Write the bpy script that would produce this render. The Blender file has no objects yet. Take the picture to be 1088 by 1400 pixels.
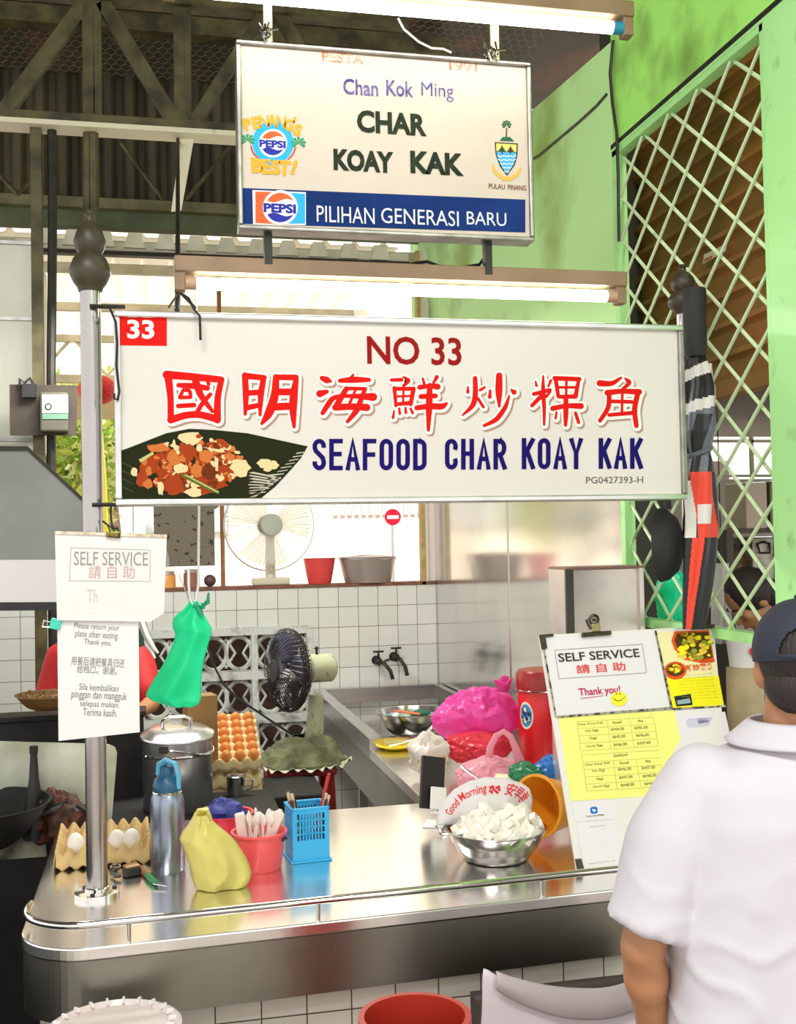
import bpy, math, random
from math import sin, cos, pi, radians, sqrt, atan2
from mathutils import Vector, Matrix, noise, Euler
S = bpy.context.scene
COL = S.collection
# ------------------------------------------------------------------ camera
FL, CX, CY = 1500.0, 544.0, 700.0          # focal length in pixels of the 1088x1400 frame
CAMH = 1.70
_y, _p, _r = radians(12.5), radians(1.63), radians(1.117)
CF = Vector((sin(_y)*cos(_p), cos(_y)*cos(_p), sin(_p)))
_rt = Vector((cos(_y), -sin(_y), 0)); _up = _rt.cross(CF)
CR = _rt*cos(_r) - _up*sin(_r)
CU = _rt*sin(_r) + _up*cos(_r)
CO = Vector((0, 0, CAMH))
cd = bpy.data.cameras.new('camera'); cam = bpy.data.objects.new('camera', cd); COL.objects.link(cam)
cam.matrix_world = Matrix(((CR.x, CU.x, -CF.x, CO.x), (CR.y, CU.y, -CF.y, CO.y), (CR.z, CU.z, -CF.z, CO.z), (0, 0, 0, 1)))
cd.sensor_fit = 'VERTICAL'; cd.sensor_height = 24; cd.lens = FL*24/1400; cd.clip_start = 0.05; cd.clip_end = 200
S.camera = cam
# ------------------------------------------------------------------ light
S.view_settings.view_transform = 'Standard'; S.view_settings.look = 'None'
S.view_settings.gamma = 1.0; S.view_settings.exposure = 0.25; S.view_settings.use_curve_mapping = False
w = bpy.data.worlds.new('sky'); S.world = w; w.use_nodes = True
w.node_tree.nodes['Background'].inputs[0].default_value = (1.0, 0.985, 0.96, 1)
w.node_tree.nodes['Background'].inputs[1].default_value = 1.25
def lamp(name, kind, loc, aim, power, size=1, sy=None, col=(1, 1, 1)):
    l = bpy.data.lights.new(name, kind); o = bpy.data.objects.new(name, l); COL.objects.link(o)
    o.location = loc; o.rotation_euler = (Vector(aim)-Vector(loc)).to_track_quat('-Z', 'Y').to_euler()
    l.energy = power; l.color = col
    if kind == 'AREA':
        l.size = size
        if sy: l.shape = 'RECTANGLE'; l.size_y = sy
    if kind == 'SUN': l.angle = radians(2)
    return o
lamp('sun', 'SUN', (0, 0, 10), (1.5, 6, 3), 5.0, col=(1, .95, .88))          # high sun from the street side; the hall roof keeps it off the stall
lamp('hall_fill', 'AREA', (-.6, .6, 4.2), (-.3, .9, 0), 70, 1.2, .5, (1, .98, .95))    # unseen fill light added overhead to brighten the stall front
lamp('hall_fill', 'AREA', (1.6, -1.2, 4.2), (1.5, 0, 0), 78, 1.2, .5, (1, .98, .95))  # second added fill, lifts the green wall and the customer
lamp('stall_fill', 'AREA', (.2, 4.5, 2.75), (.2, 4.7, 0), 45, 1.2, .25, (1, .98, .94))         # added fill hidden behind the sign, brightens the tiled back wall
lamp('next_stall_fill', 'AREA', (1.9, 2.7, 3.9), (2.3, 2.9, 2.6), 10, .9, .2, (1, .9, .7))            # added fill that brightens the brown shutter
# ------------------------------------------------------------------ pixel -> point on a real plane
def ray(px, py): return CF*FL + CR*(px-CX) - CU*(py-CY)
def Py(px, py, Y): d = ray(px, py); return CO + d*(Y/d.y)
def Px(px, py, X): d = ray(px, py); return CO + d*(X/d.x)
def Pz(px, py, Z): d = ray(px, py); return CO + d*((Z-CAMH)/d.z)
class Fr:                                   # a flat face with its own axes
    def __init__(s, O, u, v):
        s.O = Vector(O); s.u = Vector(u).normalized(); s.n = s.u.cross(Vector(v)).normalized(); s.v = s.n.cross(s.u)
    def hit(s, px, py):
        d = ray(px, py); t = (s.O-CO).dot(s.n)/d.dot(s.n); q = CO+d*t-s.O
        return q.dot(s.u), q.dot(s.v)
    def pt(s, a, b, e=0): return s.O + s.u*a + s.v*b + s.n*e
# ------------------------------------------------------------------ materials
MATS = {}
PRINT = ('print', 'logo', 'crest', 'food', 'plate_', 'faded', 'band', 'leaf', 'chive', 'ink', 'poster')
def mat(name, col, rough=.5, metal=0.0, var=0.0, vscale=8.0, col2=None, emit=0, trans=0, alpha=1, spec=.5, bump=0, bscale=60, coat=0, sss=0, stretch=None, ramp=(.35, .65), detail=4):
    if name in MATS: return MATS[name]
    m = bpy.data.materials.new(name); m.use_nodes = True; nt = m.node_tree; b = nt.nodes['Principled BSDF']
    c = (col[0], col[1], col[2], 1)
    b.inputs['Base Color'].default_value = c; b.inputs['Roughness'].default_value = rough; b.inputs['Metallic'].default_value = metal
    if name.startswith(PRINT): spec, rough = .08, .7; b.inputs['Roughness'].default_value = .7
    b.inputs['Specular IOR Level'].default_value = spec; b.inputs['Coat Weight'].default_value = coat
    if trans: b.inputs['Transmission Weight'].default_value = trans
    if alpha < 1: b.inputs['Alpha'].default_value = alpha
    if emit: b.inputs['Emission Color'].default_value = c; b.inputs['Emission Strength'].default_value = emit
    if sss: b.inputs['Subsurface Weight'].default_value = sss; b.inputs['Subsurface Radius'].default_value = (.02, .012, .008)
    if var or col2 or bump:
        tc = nt.nodes.new('ShaderNodeTexCoord'); src = tc.outputs['Object']
        if stretch:
            mp = nt.nodes.new('ShaderNodeMapping'); mp.inputs['Scale'].default_value = stretch; nt.links.new(src, mp.inputs[0]); src = mp.outputs[0]
    if var or col2:
        n = nt.nodes.new('ShaderNodeTexNoise'); n.inputs['Scale'].default_value = vscale; n.inputs['Detail'].default_value = detail
        nt.links.new(src, n.inputs['Vector'])
        r = nt.nodes.new('ShaderNodeValToRGB'); k = 1-var
        d = col2 or (col[0]*k, col[1]*k, col[2]*k)
        r.color_ramp.elements[0].position = ramp[0]; r.color_ramp.elements[1].position = ramp[1]
        r.color_ramp.elements[0].color = (d[0], d[1], d[2], 1); r.color_ramp.elements[1].color = c
        nt.links.new(n.outputs['Fac'], r.inputs[0]); nt.links.new(r.outputs[0], b.inputs['Base Color'])
    if bump:
        n2 = nt.nodes.new('ShaderNodeTexNoise'); n2.inputs['Scale'].default_value = bscale
        nt.links.new(src, n2.inputs['Vector'])
        bp = nt.nodes.new('ShaderNodeBump'); bp.inputs['Strength'].default_value = bump; bp.inputs['Distance'].default_value = .01
        nt.links.new(n2.outputs['Fac'], bp.inputs['Height']); nt.links.new(bp.outputs[0], b.inputs['Normal'])
    MATS[name] = m; return m
def tile_mat(name, size, col, grout, axes, rough=.18, off=(0, 0)):
    m = bpy.data.materials.new(name); m.use_nodes = True; nt = m.node_tree; b = nt.nodes['Principled BSDF']; L = nt.links.new
    tc = nt.nodes.new('ShaderNodeTexCoord'); sp = nt.nodes.new('ShaderNodeSeparateXYZ'); L(tc.outputs['Object'], sp.inputs[0])
    cb = nt.nodes.new('ShaderNodeCombineXYZ')
    for i, a in enumerate(axes):
        ad = nt.nodes.new('ShaderNodeMath'); ad.inputs[1].default_value = off[i]+40*size; L(sp.outputs[a], ad.inputs[0]); L(ad.outputs[0], cb.inputs[i])
    br = nt.nodes.new('ShaderNodeTexBrick'); br.offset = 0; br.squash = 1
    br.inputs['Scale'].default_value = 1; br.inputs['Brick Width'].default_value = size; br.inputs['Row Height'].default_value = size
    br.inputs['Mortar Size'].default_value = .0018; br.inputs['Mortar Smooth'].default_value = .1
    br.inputs['Color1'].default_value = (*col, 1); br.inputs['Color2'].default_value = (col[0]*.9, col[1]*.92, col[2]*.9, 1); br.inputs['Mortar'].default_value = (*grout, 1)
    L(cb.outputs[0], br.inputs['Vector']); L(br.outputs['Color'], b.inputs['Base Color'])
    b.inputs['Roughness'].default_value = rough
    bp = nt.nodes.new('ShaderNodeBump'); bp.inputs['Strength'].default_value = .4; bp.inputs['Distance'].default_value = .002; bp.invert = True
    L(br.outputs['Fac'], bp.inputs['Height']); L(bp.outputs[0], b.inputs['Normal'])
    MATS[name] = m; return m
# ------------------------------------------------------------------ mesh collecting
class B:
    def __init__(s): s.v = []; s.f = []; s.m = []; s.k = 0
    def add(s, vs, fs):
        o = len(s.v); s.v += [Vector(v) for v in vs]; s.f += [[i+o for i in f] for f in fs]; s.m += [s.k]*len(fs); return s
    def box(s, c, d, R=None):
        h = [x/2 for x in d]; c = Vector(c); vs = []
        for x in (-1, 1):
            for y in (-1, 1):
                for z in (-1, 1):
                    p = Vector((x*h[0], y*h[1], z*h[2])); vs.append(c+(R @ p if R else p))
        return s.add(vs, [(0, 1, 3, 2), (4, 6, 7, 5), (0, 4, 5, 1), (2, 3, 7, 6), (0, 2, 6, 4), (1, 5, 7, 3)])
    def span(s, a, b): return s.box([(a[i]+b[i])/2 for i in range(3)], [abs(b[i]-a[i]) for i in range(3)])
    def cyl(s, p0, p1, r0, r1=None, n=16): return s.tube([p0, p1], [r0, r0 if r1 is None else r1], n)
    def tube(s, pts, r, n=8, closed=False, flat=None):
        pts = [Vector(p) for p in pts]; N = len(pts); rs = r if isinstance(r, (list, tuple)) else [r]*N
        vs = []; a = None
        for i, p in enumerate(pts):
            if closed: t = pts[(i+1) % N]-pts[i-1]
            else: t = pts[min(i+1, N-1)]-pts[max(i-1, 0)]
            t.normalize()
            if a is None: a = t.cross(Vector((0, 0, 1)) if abs(t.z) < .9 else Vector((0, 1, 0)))
            a = a-t*a.dot(t); a.normalize(); b = t.cross(a)
            for j in range(n):
                q = 2*pi*j/n; vs.append(p+(a*cos(q)+b*sin(q)*(flat or 1))*rs[i])
        fs = []
        for i in range(N if closed else N-1):
            for j in range(n):
                k = (i+1) % N; fs.append((i*n+j, i*n+(j+1) % n, k*n+(j+1) % n, k*n+j))
        if not closed: fs += [tuple(range(n))[::-1], tuple(range((N-1)*n, N*n))]
        return s.add(vs, fs)
    def lathe(s, c, prof, n=32, R=None, sx=1, sy=1):
        c = Vector(c); vs = []; fs = []
        for r, z in prof:
            for j in range(n):
                q = 2*pi*j/n; p = Vector((r*cos(q)*sx, r*sin(q)*sy, z)); vs.append(c+(R @ p if R else p))
        for i in range(len(prof)-1):
            for j in range(n): fs.append((i*n+j, i*n+(j+1) % n, (i+1)*n+(j+1) % n, (i+1)*n+j))
        if prof[0][0] > 1e-6: fs.append(tuple(range(n))[::-1])
        if prof[-1][0] > 1e-6: fs.append(tuple(range((len(prof)-1)*n, len(prof)*n)))
        return s.add(vs, fs)
    def vessel(s, c, prof, n=32, R=None, sx=1, sy=1):        # open profile that returns on itself: no caps needed when both ends at r=0
        return s.lathe(c, prof, n, R, sx, sy)
    def prism(s, pts, ext):
        pts = [Vector(p) for p in pts]; n = len(pts); e = Vector(ext)
        return s.add(pts+[p+e for p in pts], [tuple(range(n))[::-1], tuple(range(n, 2*n))]+[(i, (i+1) % n, n+(i+1) % n, n+i) for i in range(n)])
    def ngon(s, pts): return s.add(pts, [tuple(range(len(pts)))])
    def sheet(s, fn, nu, nv, wrap=False):
        vs = [fn(i/nu, j/nv) for i in range(nu+1) for j in range(nv+1)]; w_ = nv+1
        return s.add(vs, [(i*w_+j, (i+1)*w_+j, (i+1)*w_+j+1, i*w_+j+1) for i in range(nu) for j in range(nv)])
    def ball(s, c, r, n=16, R=None, fn=None):
        c = Vector(c); r = r if isinstance(r, (list, tuple, Vector)) else (r, r, r); m = n//2+2; vs = []; fs = []
        for i in range(m+1):
            t = pi*i/m
            for j in range(n):
                q = 2*pi*j/n; d = Vector((sin(t)*cos(q), sin(t)*sin(q), cos(t))); k = fn(d) if fn else 1
                p = Vector((d.x*r[0]*k, d.y*r[1]*k, d.z*r[2]*k)); vs.append(c+(R @ p if R else p))
        for i in range(m):
            for j in range(n): fs.append((i*n+j, (i+1)*n+j, (i+1)*n+(j+1) % n, i*n+(j+1) % n))
        return s.add(vs, fs)
    def crumple(s, c, r, seed=0, amp=.25, fq=2.5, n=48, ridge=True):
        o = Vector((seed*7.3, seed*3.1, seed*1.7))
        def fn(d):
            a = noise.noise(d*fq*.6+o)*amp
            k = 1-abs(noise.noise(d*fq*1.8+o*2))*2 if ridge else noise.noise(d*fq*2+o)
            return 1+a+k*amp*.45+(1-abs(noise.noise(d*fq*4+o))*2)*amp*.15
        return s.ball(c, r, n, None, fn)
WM = {}
def put(o, parent):
    COL.objects.link(o)
    if parent is not None: o.parent = parent
def mk(name, b, m, parent=None, smooth=True, angle=40, bevel=0, solid=0, local=False, subd=0):
    me = bpy.data.meshes.new(name)
    vs = b.v
    if parent is not None and not local and parent.name in WM:
        I = WM[parent.name].inverted(); vs = [I @ v for v in vs]
    me.from_pydata([tuple(v) for v in vs], [], b.f)
    ms = m if isinstance(m, (list, tuple)) else [m]
    for x in ms: me.materials.append(x)
    if len(ms) > 1: me.polygons.foreach_set('material_index', b.m)
    me.update()
    if smooth:
        me.polygons.foreach_set('use_smooth', [True]*len(me.polygons)); me.set_sharp_from_angle(angle=radians(angle))
    o = bpy.data.objects.new(name, me); put(o, parent)
    if parent is not None and parent.name in WM: WM[o.name] = WM[parent.name]
    if solid: x = o.modifiers.new('solid', 'SOLIDIFY'); x.thickness = solid; x.offset = 0
    if subd: x = o.modifiers.new('sub', 'SUBSURF'); x.levels = subd; x.render_levels = subd
    if bevel: x = o.modifiers.new('bevel', 'BEVEL'); x.width = bevel; x.segments = 2; x.limit_method = 'ANGLE'
    return o
def thing(name, label, cat, loc=(0, 0, 0), group=None, rz=0, R=None):
    o = bpy.data.objects.new(name, None); COL.objects.link(o); o.empty_display_size = .05
    Mx = Matrix.Translation(Vector(loc)) @ (R.to_4x4() if R else Matrix.Rotation(rz, 4, 'Z'))
    o.location = loc; o.rotation_euler = Mx.to_euler(); WM[o.name] = Mx
    o['label'] = label; o['category'] = cat
    if group: o['group'] = group
    return o
def tag(o, label, cat, group=None):
    o['label'] = label; o['category'] = cat
    if group: o['group'] = group
    # a thing that is one mesh gets its origin at its base
    me = o.data
    if o.parent is None and o.location.length == 0 and len(me.vertices):
        xs = [v.co for v in me.vertices]; c = Vector((sum(v.x for v in xs)/len(xs), sum(v.y for v in xs)/len(xs), min(v.z for v in xs)))
        me.transform(Matrix.Translation(-c)); o.location = c; WM[o.name] = Matrix.Translation(c)
    return o
def struct(name, b, m, parent=None, **k):
    o = mk(name, b, m, parent, **k); o['kind'] = 'structure'; return o
def dup(o, loc=None, rz=None, label=None, parent=None):
    c = o.copy(); COL.objects.link(c)
    if parent is not None: c.parent = parent
    if loc is not None: c.location = loc
    if rz is not None: c.rotation_euler = (0, 0, rz)
    if label: c['label'] = label
    for ch in o.children: dup(ch, parent=c)
    return c
# ------------------------------------------------------------------ lettering
TX = {}
def text_geo(s, bold=0.0):
    if (s, bold) in TX: return TX[(s, bold)]
    cu = bpy.data.curves.new('t', 'FONT'); cu.body = s; cu.resolution_u = 3; cu.offset = bold; cu.fill_mode = 'FRONT'
    o = bpy.data.objects.new('t', cu); COL.objects.link(o)
    me = bpy.data.meshes.new_from_object(o.evaluated_get(bpy.context.evaluated_depsgraph_get()))
    vs = [v.co.copy() for v in me.vertices]; fs = [tuple(p.vertices) for p in me.polygons]
    bpy.data.objects.remove(o); bpy.data.meshes.remove(me); bpy.data.curves.remove(cu)
    x0 = min(v.x for v in vs); x1 = max(v.x for v in vs); y0 = min(v.y for v in vs); y1 = max(v.y for v in vs)
    TX[(s, bold)] = ([((v.x-x0)/(x1-x0), (v.y-y0)/(y1-y0)) for v in vs], fs, (x1-x0)/(y1-y0)); return TX[(s, bold)]
def text(b, s, fr, x0, y0, x1, y1, bold=0.02, e=.0006, warp=None, shear=0):   # x0,y0..y1: left end in the frame, x1: right end
    vs, fs, asp = text_geo(s, bold)
    a0, b0 = fr.hit(x0, y1); _, b1 = fr.hit(x0, y0); a1, _ = fr.hit(x1, y1)
    out = []
    for x, y in vs:
        if warp: X, Y = warp(x, y)
        else: X, Y = x, y
        out.append(fr.pt(a0+(X+shear*Y)*(a1-a0), b0+Y*(b1-b0), e))
    return b.add(out, fs)
def textu(b, s, fr, a0, b0, h, wid=None, bold=.02, e=.0006, align='l', ang=0):      # in the face's own metres
    vs, fs, asp = text_geo(s, bold); wd = wid or h*asp
    if align == 'c': a0 -= wd/2*cos(ang); b0 -= wd/2*sin(ang)
    return b.add([fr.pt(a0+x*wd*cos(ang)-y*h*sin(ang), b0+x*wd*sin(ang)+y*h*cos(ang), e) for x, y in vs], fs)
def shape(b, fr, pts, e): return b.ngon([fr.pt(*fr.hit(*p), e) for p in pts])
def disc(b, fr, cx, cy, rx, ry, e, n=32, a0=0, a1=2*pi):
    return shape(b, fr, [(cx+rx*cos(a0+(a1-a0)*i/n), cy-ry*sin(a0+(a1-a0)*i/n)) for i in range(n+(0 if abs(a1-a0-2*pi) < .01 else 1))], e)
def stroke(b, fr, pts, e, grow=0, dx=0, dy=0):                      # a brush stroke: (x, y, width) points in frame pixels
    P = []
    for i in range(len(pts)-1):                                    # smooth by inserting points
        x0, y0, w0 = pts[i]; x1, y1, w1 = pts[i+1]
        for k in range(4): t = k/4; P.append((x0+(x1-x0)*t, y0+(y1-y0)*t, w0+(w1-w0)*t))
    P.append(pts[-1])
    if len(pts) > 2:
        Q = P[:]
        for _ in range(2): Q = [Q[0]]+[tuple((Q[i-1][c]+2*Q[i][c]+Q[i+1][c])/4 for c in range(3)) for i in range(1, len(Q)-1)]+[Q[-1]]
        P = Q
    L = []; Rr = []; N = len(P)
    for i, (x, y, w_) in enumerate(P):
        x += dx; y += dy
        a, c = P[max(i-1, 0)], P[min(i+1, N-1)]; tx, ty = c[0]-a[0], c[1]-a[1]; l = sqrt(tx*tx+ty*ty) or 1; tx /= l; ty /= l
        h = w_/2+grow; L.append((x-ty*h, y+tx*h)); Rr.append((x+ty*h, y-tx*h))
        if i == 0: cap0 = [(x+h*(-tx*sin(q)+ty*cos(q)), y+h*(-ty*sin(q)-tx*cos(q))) for q in (pi*k/6 for k in range(1, 6))]
        if i == N-1: cap1 = [(x+h*(tx*sin(q)-ty*cos(q)), y+h*(ty*sin(q)+tx*cos(q))) for q in (pi*k/6 for k in range(1, 6))]
    SK[0] = (SK[0]+1) % 40
    shape(b, fr, L+cap1+Rr[::-1]+cap0, e+SK[0]*1.2e-5)
SK = [0]
# ------------------------------------------------------------------ palette
steel = mat('brushed_steel', (.62, .61, .59), .22, 1.0, var=.12, vscale=3, bump=.03, bscale=40, stretch=(1, 8, 8))
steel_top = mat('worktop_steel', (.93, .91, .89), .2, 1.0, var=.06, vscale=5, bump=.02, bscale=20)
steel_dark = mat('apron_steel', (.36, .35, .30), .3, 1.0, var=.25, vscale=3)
steel_wall = mat('sheet_steel_wall', (.80, .77, .74), .13, .85, var=.12, vscale=2.2, bump=.10, bscale=3)
chrome = mat('chrome', (.75, .74, .72), .1, 1.0)
alu = mat('aluminium', (.72, .71, .70), .3, 1.0, var=.15, vscale=12)
alu_old_shade = mat('old_shaded_aluminium', (.42, .41, .38), .38, 1.0, var=.4, vscale=14)
iron = mat('dark_iron', (.035, .032, .024), .5, .3, var=.4, vscale=20)
black = mat('black_plastic', (.012, .012, .013), .4)
rubber = mat('matte_black', (.02, .019, .018), .75)
white_p = mat('white_plastic', (.82, .81, .79), .4)
truss_m = mat('truss_paint', (.12, .10, .035), .6, 0, col2=(.035, .028, .01), vscale=9)
flange_m = mat('truss_flange', (.78, .72, .55), .6, 0, col2=(.4, .33, .2), vscale=9, ramp=(.25, .4))
green_w = mat('green_wall', (.56, .93, .38), .6, 0, col2=(.33, .50, .12), vscale=1.7, ramp=(.32, .50), bump=.05)
green_hi = mat('green_wall_bright', (.42, .92, .18), .6, 0, col2=(.17, .34, .05), vscale=2.6, ramp=(.34, .52), bump=.05)
green_p = mat('green_paint', (.42, .85, .32), .45, 0, col2=(.25, .55, .18), vscale=12, ramp=(.25, .4))
lattice_m = mat('lattice_paint', (.62, .80, .48), .5, 0, col2=(.22, .34, .12), vscale=6, ramp=(.28, .42))
shut_m = mat('shutter_brown', (.42, .17, .05), .5, .1, col2=(.26, .14, .03), vscale=4, ramp=(.35, .65))
tile_b = tile_mat('tiles_back', .1213, (.74, .74, .68), (.16, .14, .11), (0, 2), off=(.022, .01))
tile_f = tile_mat('tiles_front', .1100, (.72, .66, .58), (.10, .075, .05), (0, 2), off=(.01, -Py(480, 1376, 2.70).z % .11))
conc = mat('floor_concrete', (.32, .28, .24), .6, 0, var=.4, vscale=3)
corr_m = mat('corrugated_grey', (.105, .088, .045), .6, 0, col2=(.035, .028, .015), vscale=3, stretch=(1, 1, .3))
insul = mat('foil_insulation', (.24, .11, .07), .6, .1, col2=(.085, .07, .048), vscale=2.2, ramp=(.52, .72))
mesh_m = mat('chicken_wire', (.30, .27, .17), .5, .3)
fascia_m = mat('fascia_green', (.11, .14, .07), .6, 0, var=.3, vscale=6)
canopy_m = mat('canopy_sheet', (.92, .88, .76), .5, 0, var=.10, vscale=4, stretch=(6, .6, 1))
_nt = canopy_m.node_tree; _tr = _nt.nodes.new('ShaderNodeBsdfTranslucent'); _tr.inputs[0].default_value = (1.0, .96, .84, 1); _mx = _nt.nodes.new('ShaderNodeMixShader'); _mx.inputs[0].default_value = .68
_nt.links.new(_nt.nodes['Principled BSDF'].outputs[0], _mx.inputs[1]); _nt.links.new(_tr.outputs[0], _mx.inputs[2]); _nt.links.new(_mx.outputs[0], _nt.nodes['Material Output'].inputs[0])
XW, YB = 1.68, 6.53
# ------------------------------------------------------------------ setting
b = B(); b.span((-7, -5, -.1), (7, 9, 0)); struct('floor', b, conc, smooth=False)
b = B(); b.span((-9, 9, -.12), (14, 30, -.02)); struct('road', b, mat('road_pale', (.62, .58, .56), .8, var=.2, vscale=1), smooth=False)
# back wall with a hole for the vent blocks (pixel corners of the hole on the wall)
vA = Py(192, 868, YB); vB = Py(426, 1055, YB); vx0, vx1, vz1, vz0 = vA.x, vB.x, vA.z, .42
zt = Py(500, 801, YB).z; b = B()
x0, x1 = -2.3, XW
for a, c in (((x0, 0), (vx0, zt)), ((vx1, 0), (x1, zt)), ((vx0, 0), (vx1, vz0)), ((vx0, vz1), (vx1, zt))):
    b.span((a[0], YB, a[1]), (c[0], YB+.12, c[1]))
struct('wall_back', b, tile_b, smooth=False)
b = B(); b.span((x0, YB-.01, zt), (XW-.01, YB+.16, zt+.018)); struct('trim_1', b, mat('sill_wood', (.25, .09, .05), .6, var=.4, vscale=15), smooth=False)
# pierced vent blocks
vent = mat('vent_block_paint', (.62, .64, .59), .6, 0, col2=(.14, .14, .12), vscale=10, ramp=(.30, .48), bump=.2)
b = B(); W_, H_ = vx1-vx0, vz1-vz0
nx, nz = 3, 4; cw = W_/nx; chh = (vz1-Py(300, 925, YB).z)
for i in range(nx+1): b.span((vx0+i*cw-.018, YB-.015, vz0), (vx0+i*cw+.018, YB+.09, vz1))
for j in range(12):
    z = vz1-j*chh
    if z > vz0: b.span((vx0, YB-.014, z-.024), (vx1, YB+.09, z+.024))
for i in range(nx):
    for j in range(11):
        zc_ = vz1-(j+.5)*chh
        if zc_ < vz0+.03: continue
        for h in (0, 1):
            c = Vector((vx0+(i+.27+.46*h)*cw, YB+.03, zc_)); rx, rz = cw*.235, chh*.37
            b.tube([c+Vector((rx*cos(q), 0, rz*sin(q))) for q in [2*pi*k/24 for k in range(24)]], .0135, 5, closed=True)
            b.tube([c+Vector((-rx, 0, -rz*.9)), c+Vector((-rx*.3, 0, 0)), c+Vector((-rx, 0, rz*.9))], .008, 4); b.tube([c+Vector((rx, 0, -rz*.9)), c+Vector((rx*.3, 0, 0)), c+Vector((rx, 0, rz*.9))], .008, 4)
struct('wall_vent', b, vent)
# room beyond the vents: dark brick pinkish
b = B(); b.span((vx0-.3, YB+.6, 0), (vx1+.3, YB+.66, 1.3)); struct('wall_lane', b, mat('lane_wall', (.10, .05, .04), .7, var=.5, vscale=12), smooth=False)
# right wall: steel sheet below, green plaster above
zs = Py(600, 445, YB).z
gy = Px(849, 440, XW).y                                  # where the plaster ends and the grille begins
ztop = Px(740, 150, XW).z
b = B(); b.span((XW, gy, 0), (XW+.02, YB+.1, 2.30)); struct('wall_right', b, steel_wall, smooth=False)
b = B(); b.span((XW-.004, (gy+YB)/2-.02, .8), (XW+.002, (gy+YB)/2-.012, 2.3)); struct('trim_2', b, steel, smooth=False)
w0, w1 = Px(838, 58, XW), Px(722, 158, XW); k_ = (w1.z-w0.z)/(w1.y-w0.y)
b = B(); b.prism([(XW-.01, gy-.02, 2.25), (XW-.01, 7.0, 2.25), (XW-.01, 7.0, w0.z+k_*(7-w0.y)), (XW-.01, gy-.02, w0.z+k_*(gy-.02-w0.y))], (.03, 0, 0)); struct('wall_green', b, green_w, smooth=False)
zg = Px(848, 205, XW).z; yg0 = Px(1062, 300, XW).y
b = B(); b.span((XW-.018, -2, zg+.026), (XW+.02, gy-.01, 4.6)); struct('wall_green_front', b, green_hi, smooth=False)
b = B(); b.span((XW-.022, -2, zg), (XW+.02, gy, zg+.010)); struct('trim_3', b, green_p, smooth=False)
# crack line and cable on the plaster
b = B(); b.tube([Px(x, y, XW-.014) for x, y in ((725, 219), (735, 214), (760, 193), (790, 168), (815, 145), (829, 129))], .006, 5)
tag(mk('cable', b, iron), 'thin black cable running diagonally up the green plaster wall', 'cable')
b = B(); b.tube([Px(x, y, XW-.03) for x, y in ((838, 55), (834, 100), (837, 140), (843, 180), (845, 240), (846, 330))], .006, 5)
tag(mk('drip_pipe', b, iron), 'black pipe down the edge of the green wall beside the grille', 'pipe')
# green wall's right post beyond the grille
b = B(); b.span((XW-.03, yg0-.30, 0), (XW+.02, yg0, zg)); struct('column_right', b, green_p, smooth=False, bevel=.004)
# security grille
g = thing('security_grille', 'pale green diamond lattice security grille beside the stall sign', 'security grille', (XW, (gy+yg0)/2, 1.0))
zb = Px(985, 872, XW).z
b = B(); b.span((XW-.02, gy-.035, zb), (XW+.02, gy, zg)); b.span((XW-.02, yg0, zb), (XW+.02, yg0+.03, zg)); b.span((XW-.02, yg0, zb), (XW+.02, gy, zb+.03)); b.span((XW-.02, yg0, zg-.02), (XW+.02, gy, zg))
mk('frame', b, green_p, g, smooth=False)
Wg = gy-yg0-.05; pitch = Wg/4.95; slope = .80
y0_, y1_, z0_, z1_ = yg0+.025, gy-.03, zb+.02, zg-.02
for sgn in (1, -1):
    k = -8
    for k in range(-16, 18):
        # line z = zc + sgn*slope*(y-y0)
        zc = z1_-k*pitch*slope
        P = []
        ya, yb_ = y0_, y1_
        f = lambda y: zc+sgn*slope*(y-(y1_))
        pts = [(y, f(y)) for y in (ya, yb_)]
        lo, hi = pts
        # clip in z
        def clip(p, q):
            t0, t1 = 0., 1.; dz = q[1]-p[1]
            for lim, s_ in ((z0_, 1), (z1_, -1)):
                a = s_*(p[1]-lim); c_ = s_*(q[1]-lim)
                if a < 0 and c_ < 0: return None
                if a < 0: t0 = max(t0, a/(a-c_))
                elif c_ < 0: t1 = min(t1, a/(a-c_))
            if t1-t0 < .01: return None
            return [(p[0]+(q[0]-p[0])*t, p[1]+dz*t) for t in (t0, t1)]
        c_ = clip(lo, hi)
        if not c_: continue
        bb = B(); xo = XW+.006*sgn
        bb.tube([(xo, c_[0][0], c_[0][1]), (xo, c_[1][0], c_[1][1])], .0058, 6); mk('bar', bb, lattice_m, g)
# roller shutter of the next unit, beyond the grille
XS = 2.17; zsb = Px(1000, 520, XS).z
ya, yb_ = 1.9, Px(873, 300, XS).y
sh = thing('roller_shutter', 'rusty brown half-lowered roller shutter behind the green lattice', 'roller shutter', (XS, (ya+yb_)/2, zsb))
n = 15; Hs = 1.75; b = B(); vs = []; 
prof = []
for i in range(n):
    z = zsb+i*Hs/n; h = Hs/n
    prof += [(0, z), (-.006, z+h*.10), (-.006, z+h*.62), (.004, z+h*.70), (.024, z+h*.78), (.024, z+h*.92), (0, z+h*.99)]
b.sheet(lambda u, v: (XS-prof[min(int(round(v*(len(prof)-1))), len(prof)-1)][0], ya+(yb_-ya)*u, prof[min(int(round(v*(len(prof)-1))), len(prof)-1)][1]), 1, len(prof)-1)
mk('slat_curtain', b, shut_m, sh, smooth=False, solid=.004)
b = B(); b.span((XS-.03, ya, zsb-.06), (XS+.03, yb_, zsb)); mk('bottom_rail', b, shut_m, sh, smooth=False)
b = B(); fs_ = Fr((XS-.03, 0, 0), (0, -1, 0), (0, 0, 1))
shape(b, fs_, [(963, 348), (994, 333), (993, 343), (961, 361)], .002); mk('sticker', b, mat('sticker_pale', (.75, .7, .6), .5), sh, smooth=False)
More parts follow.
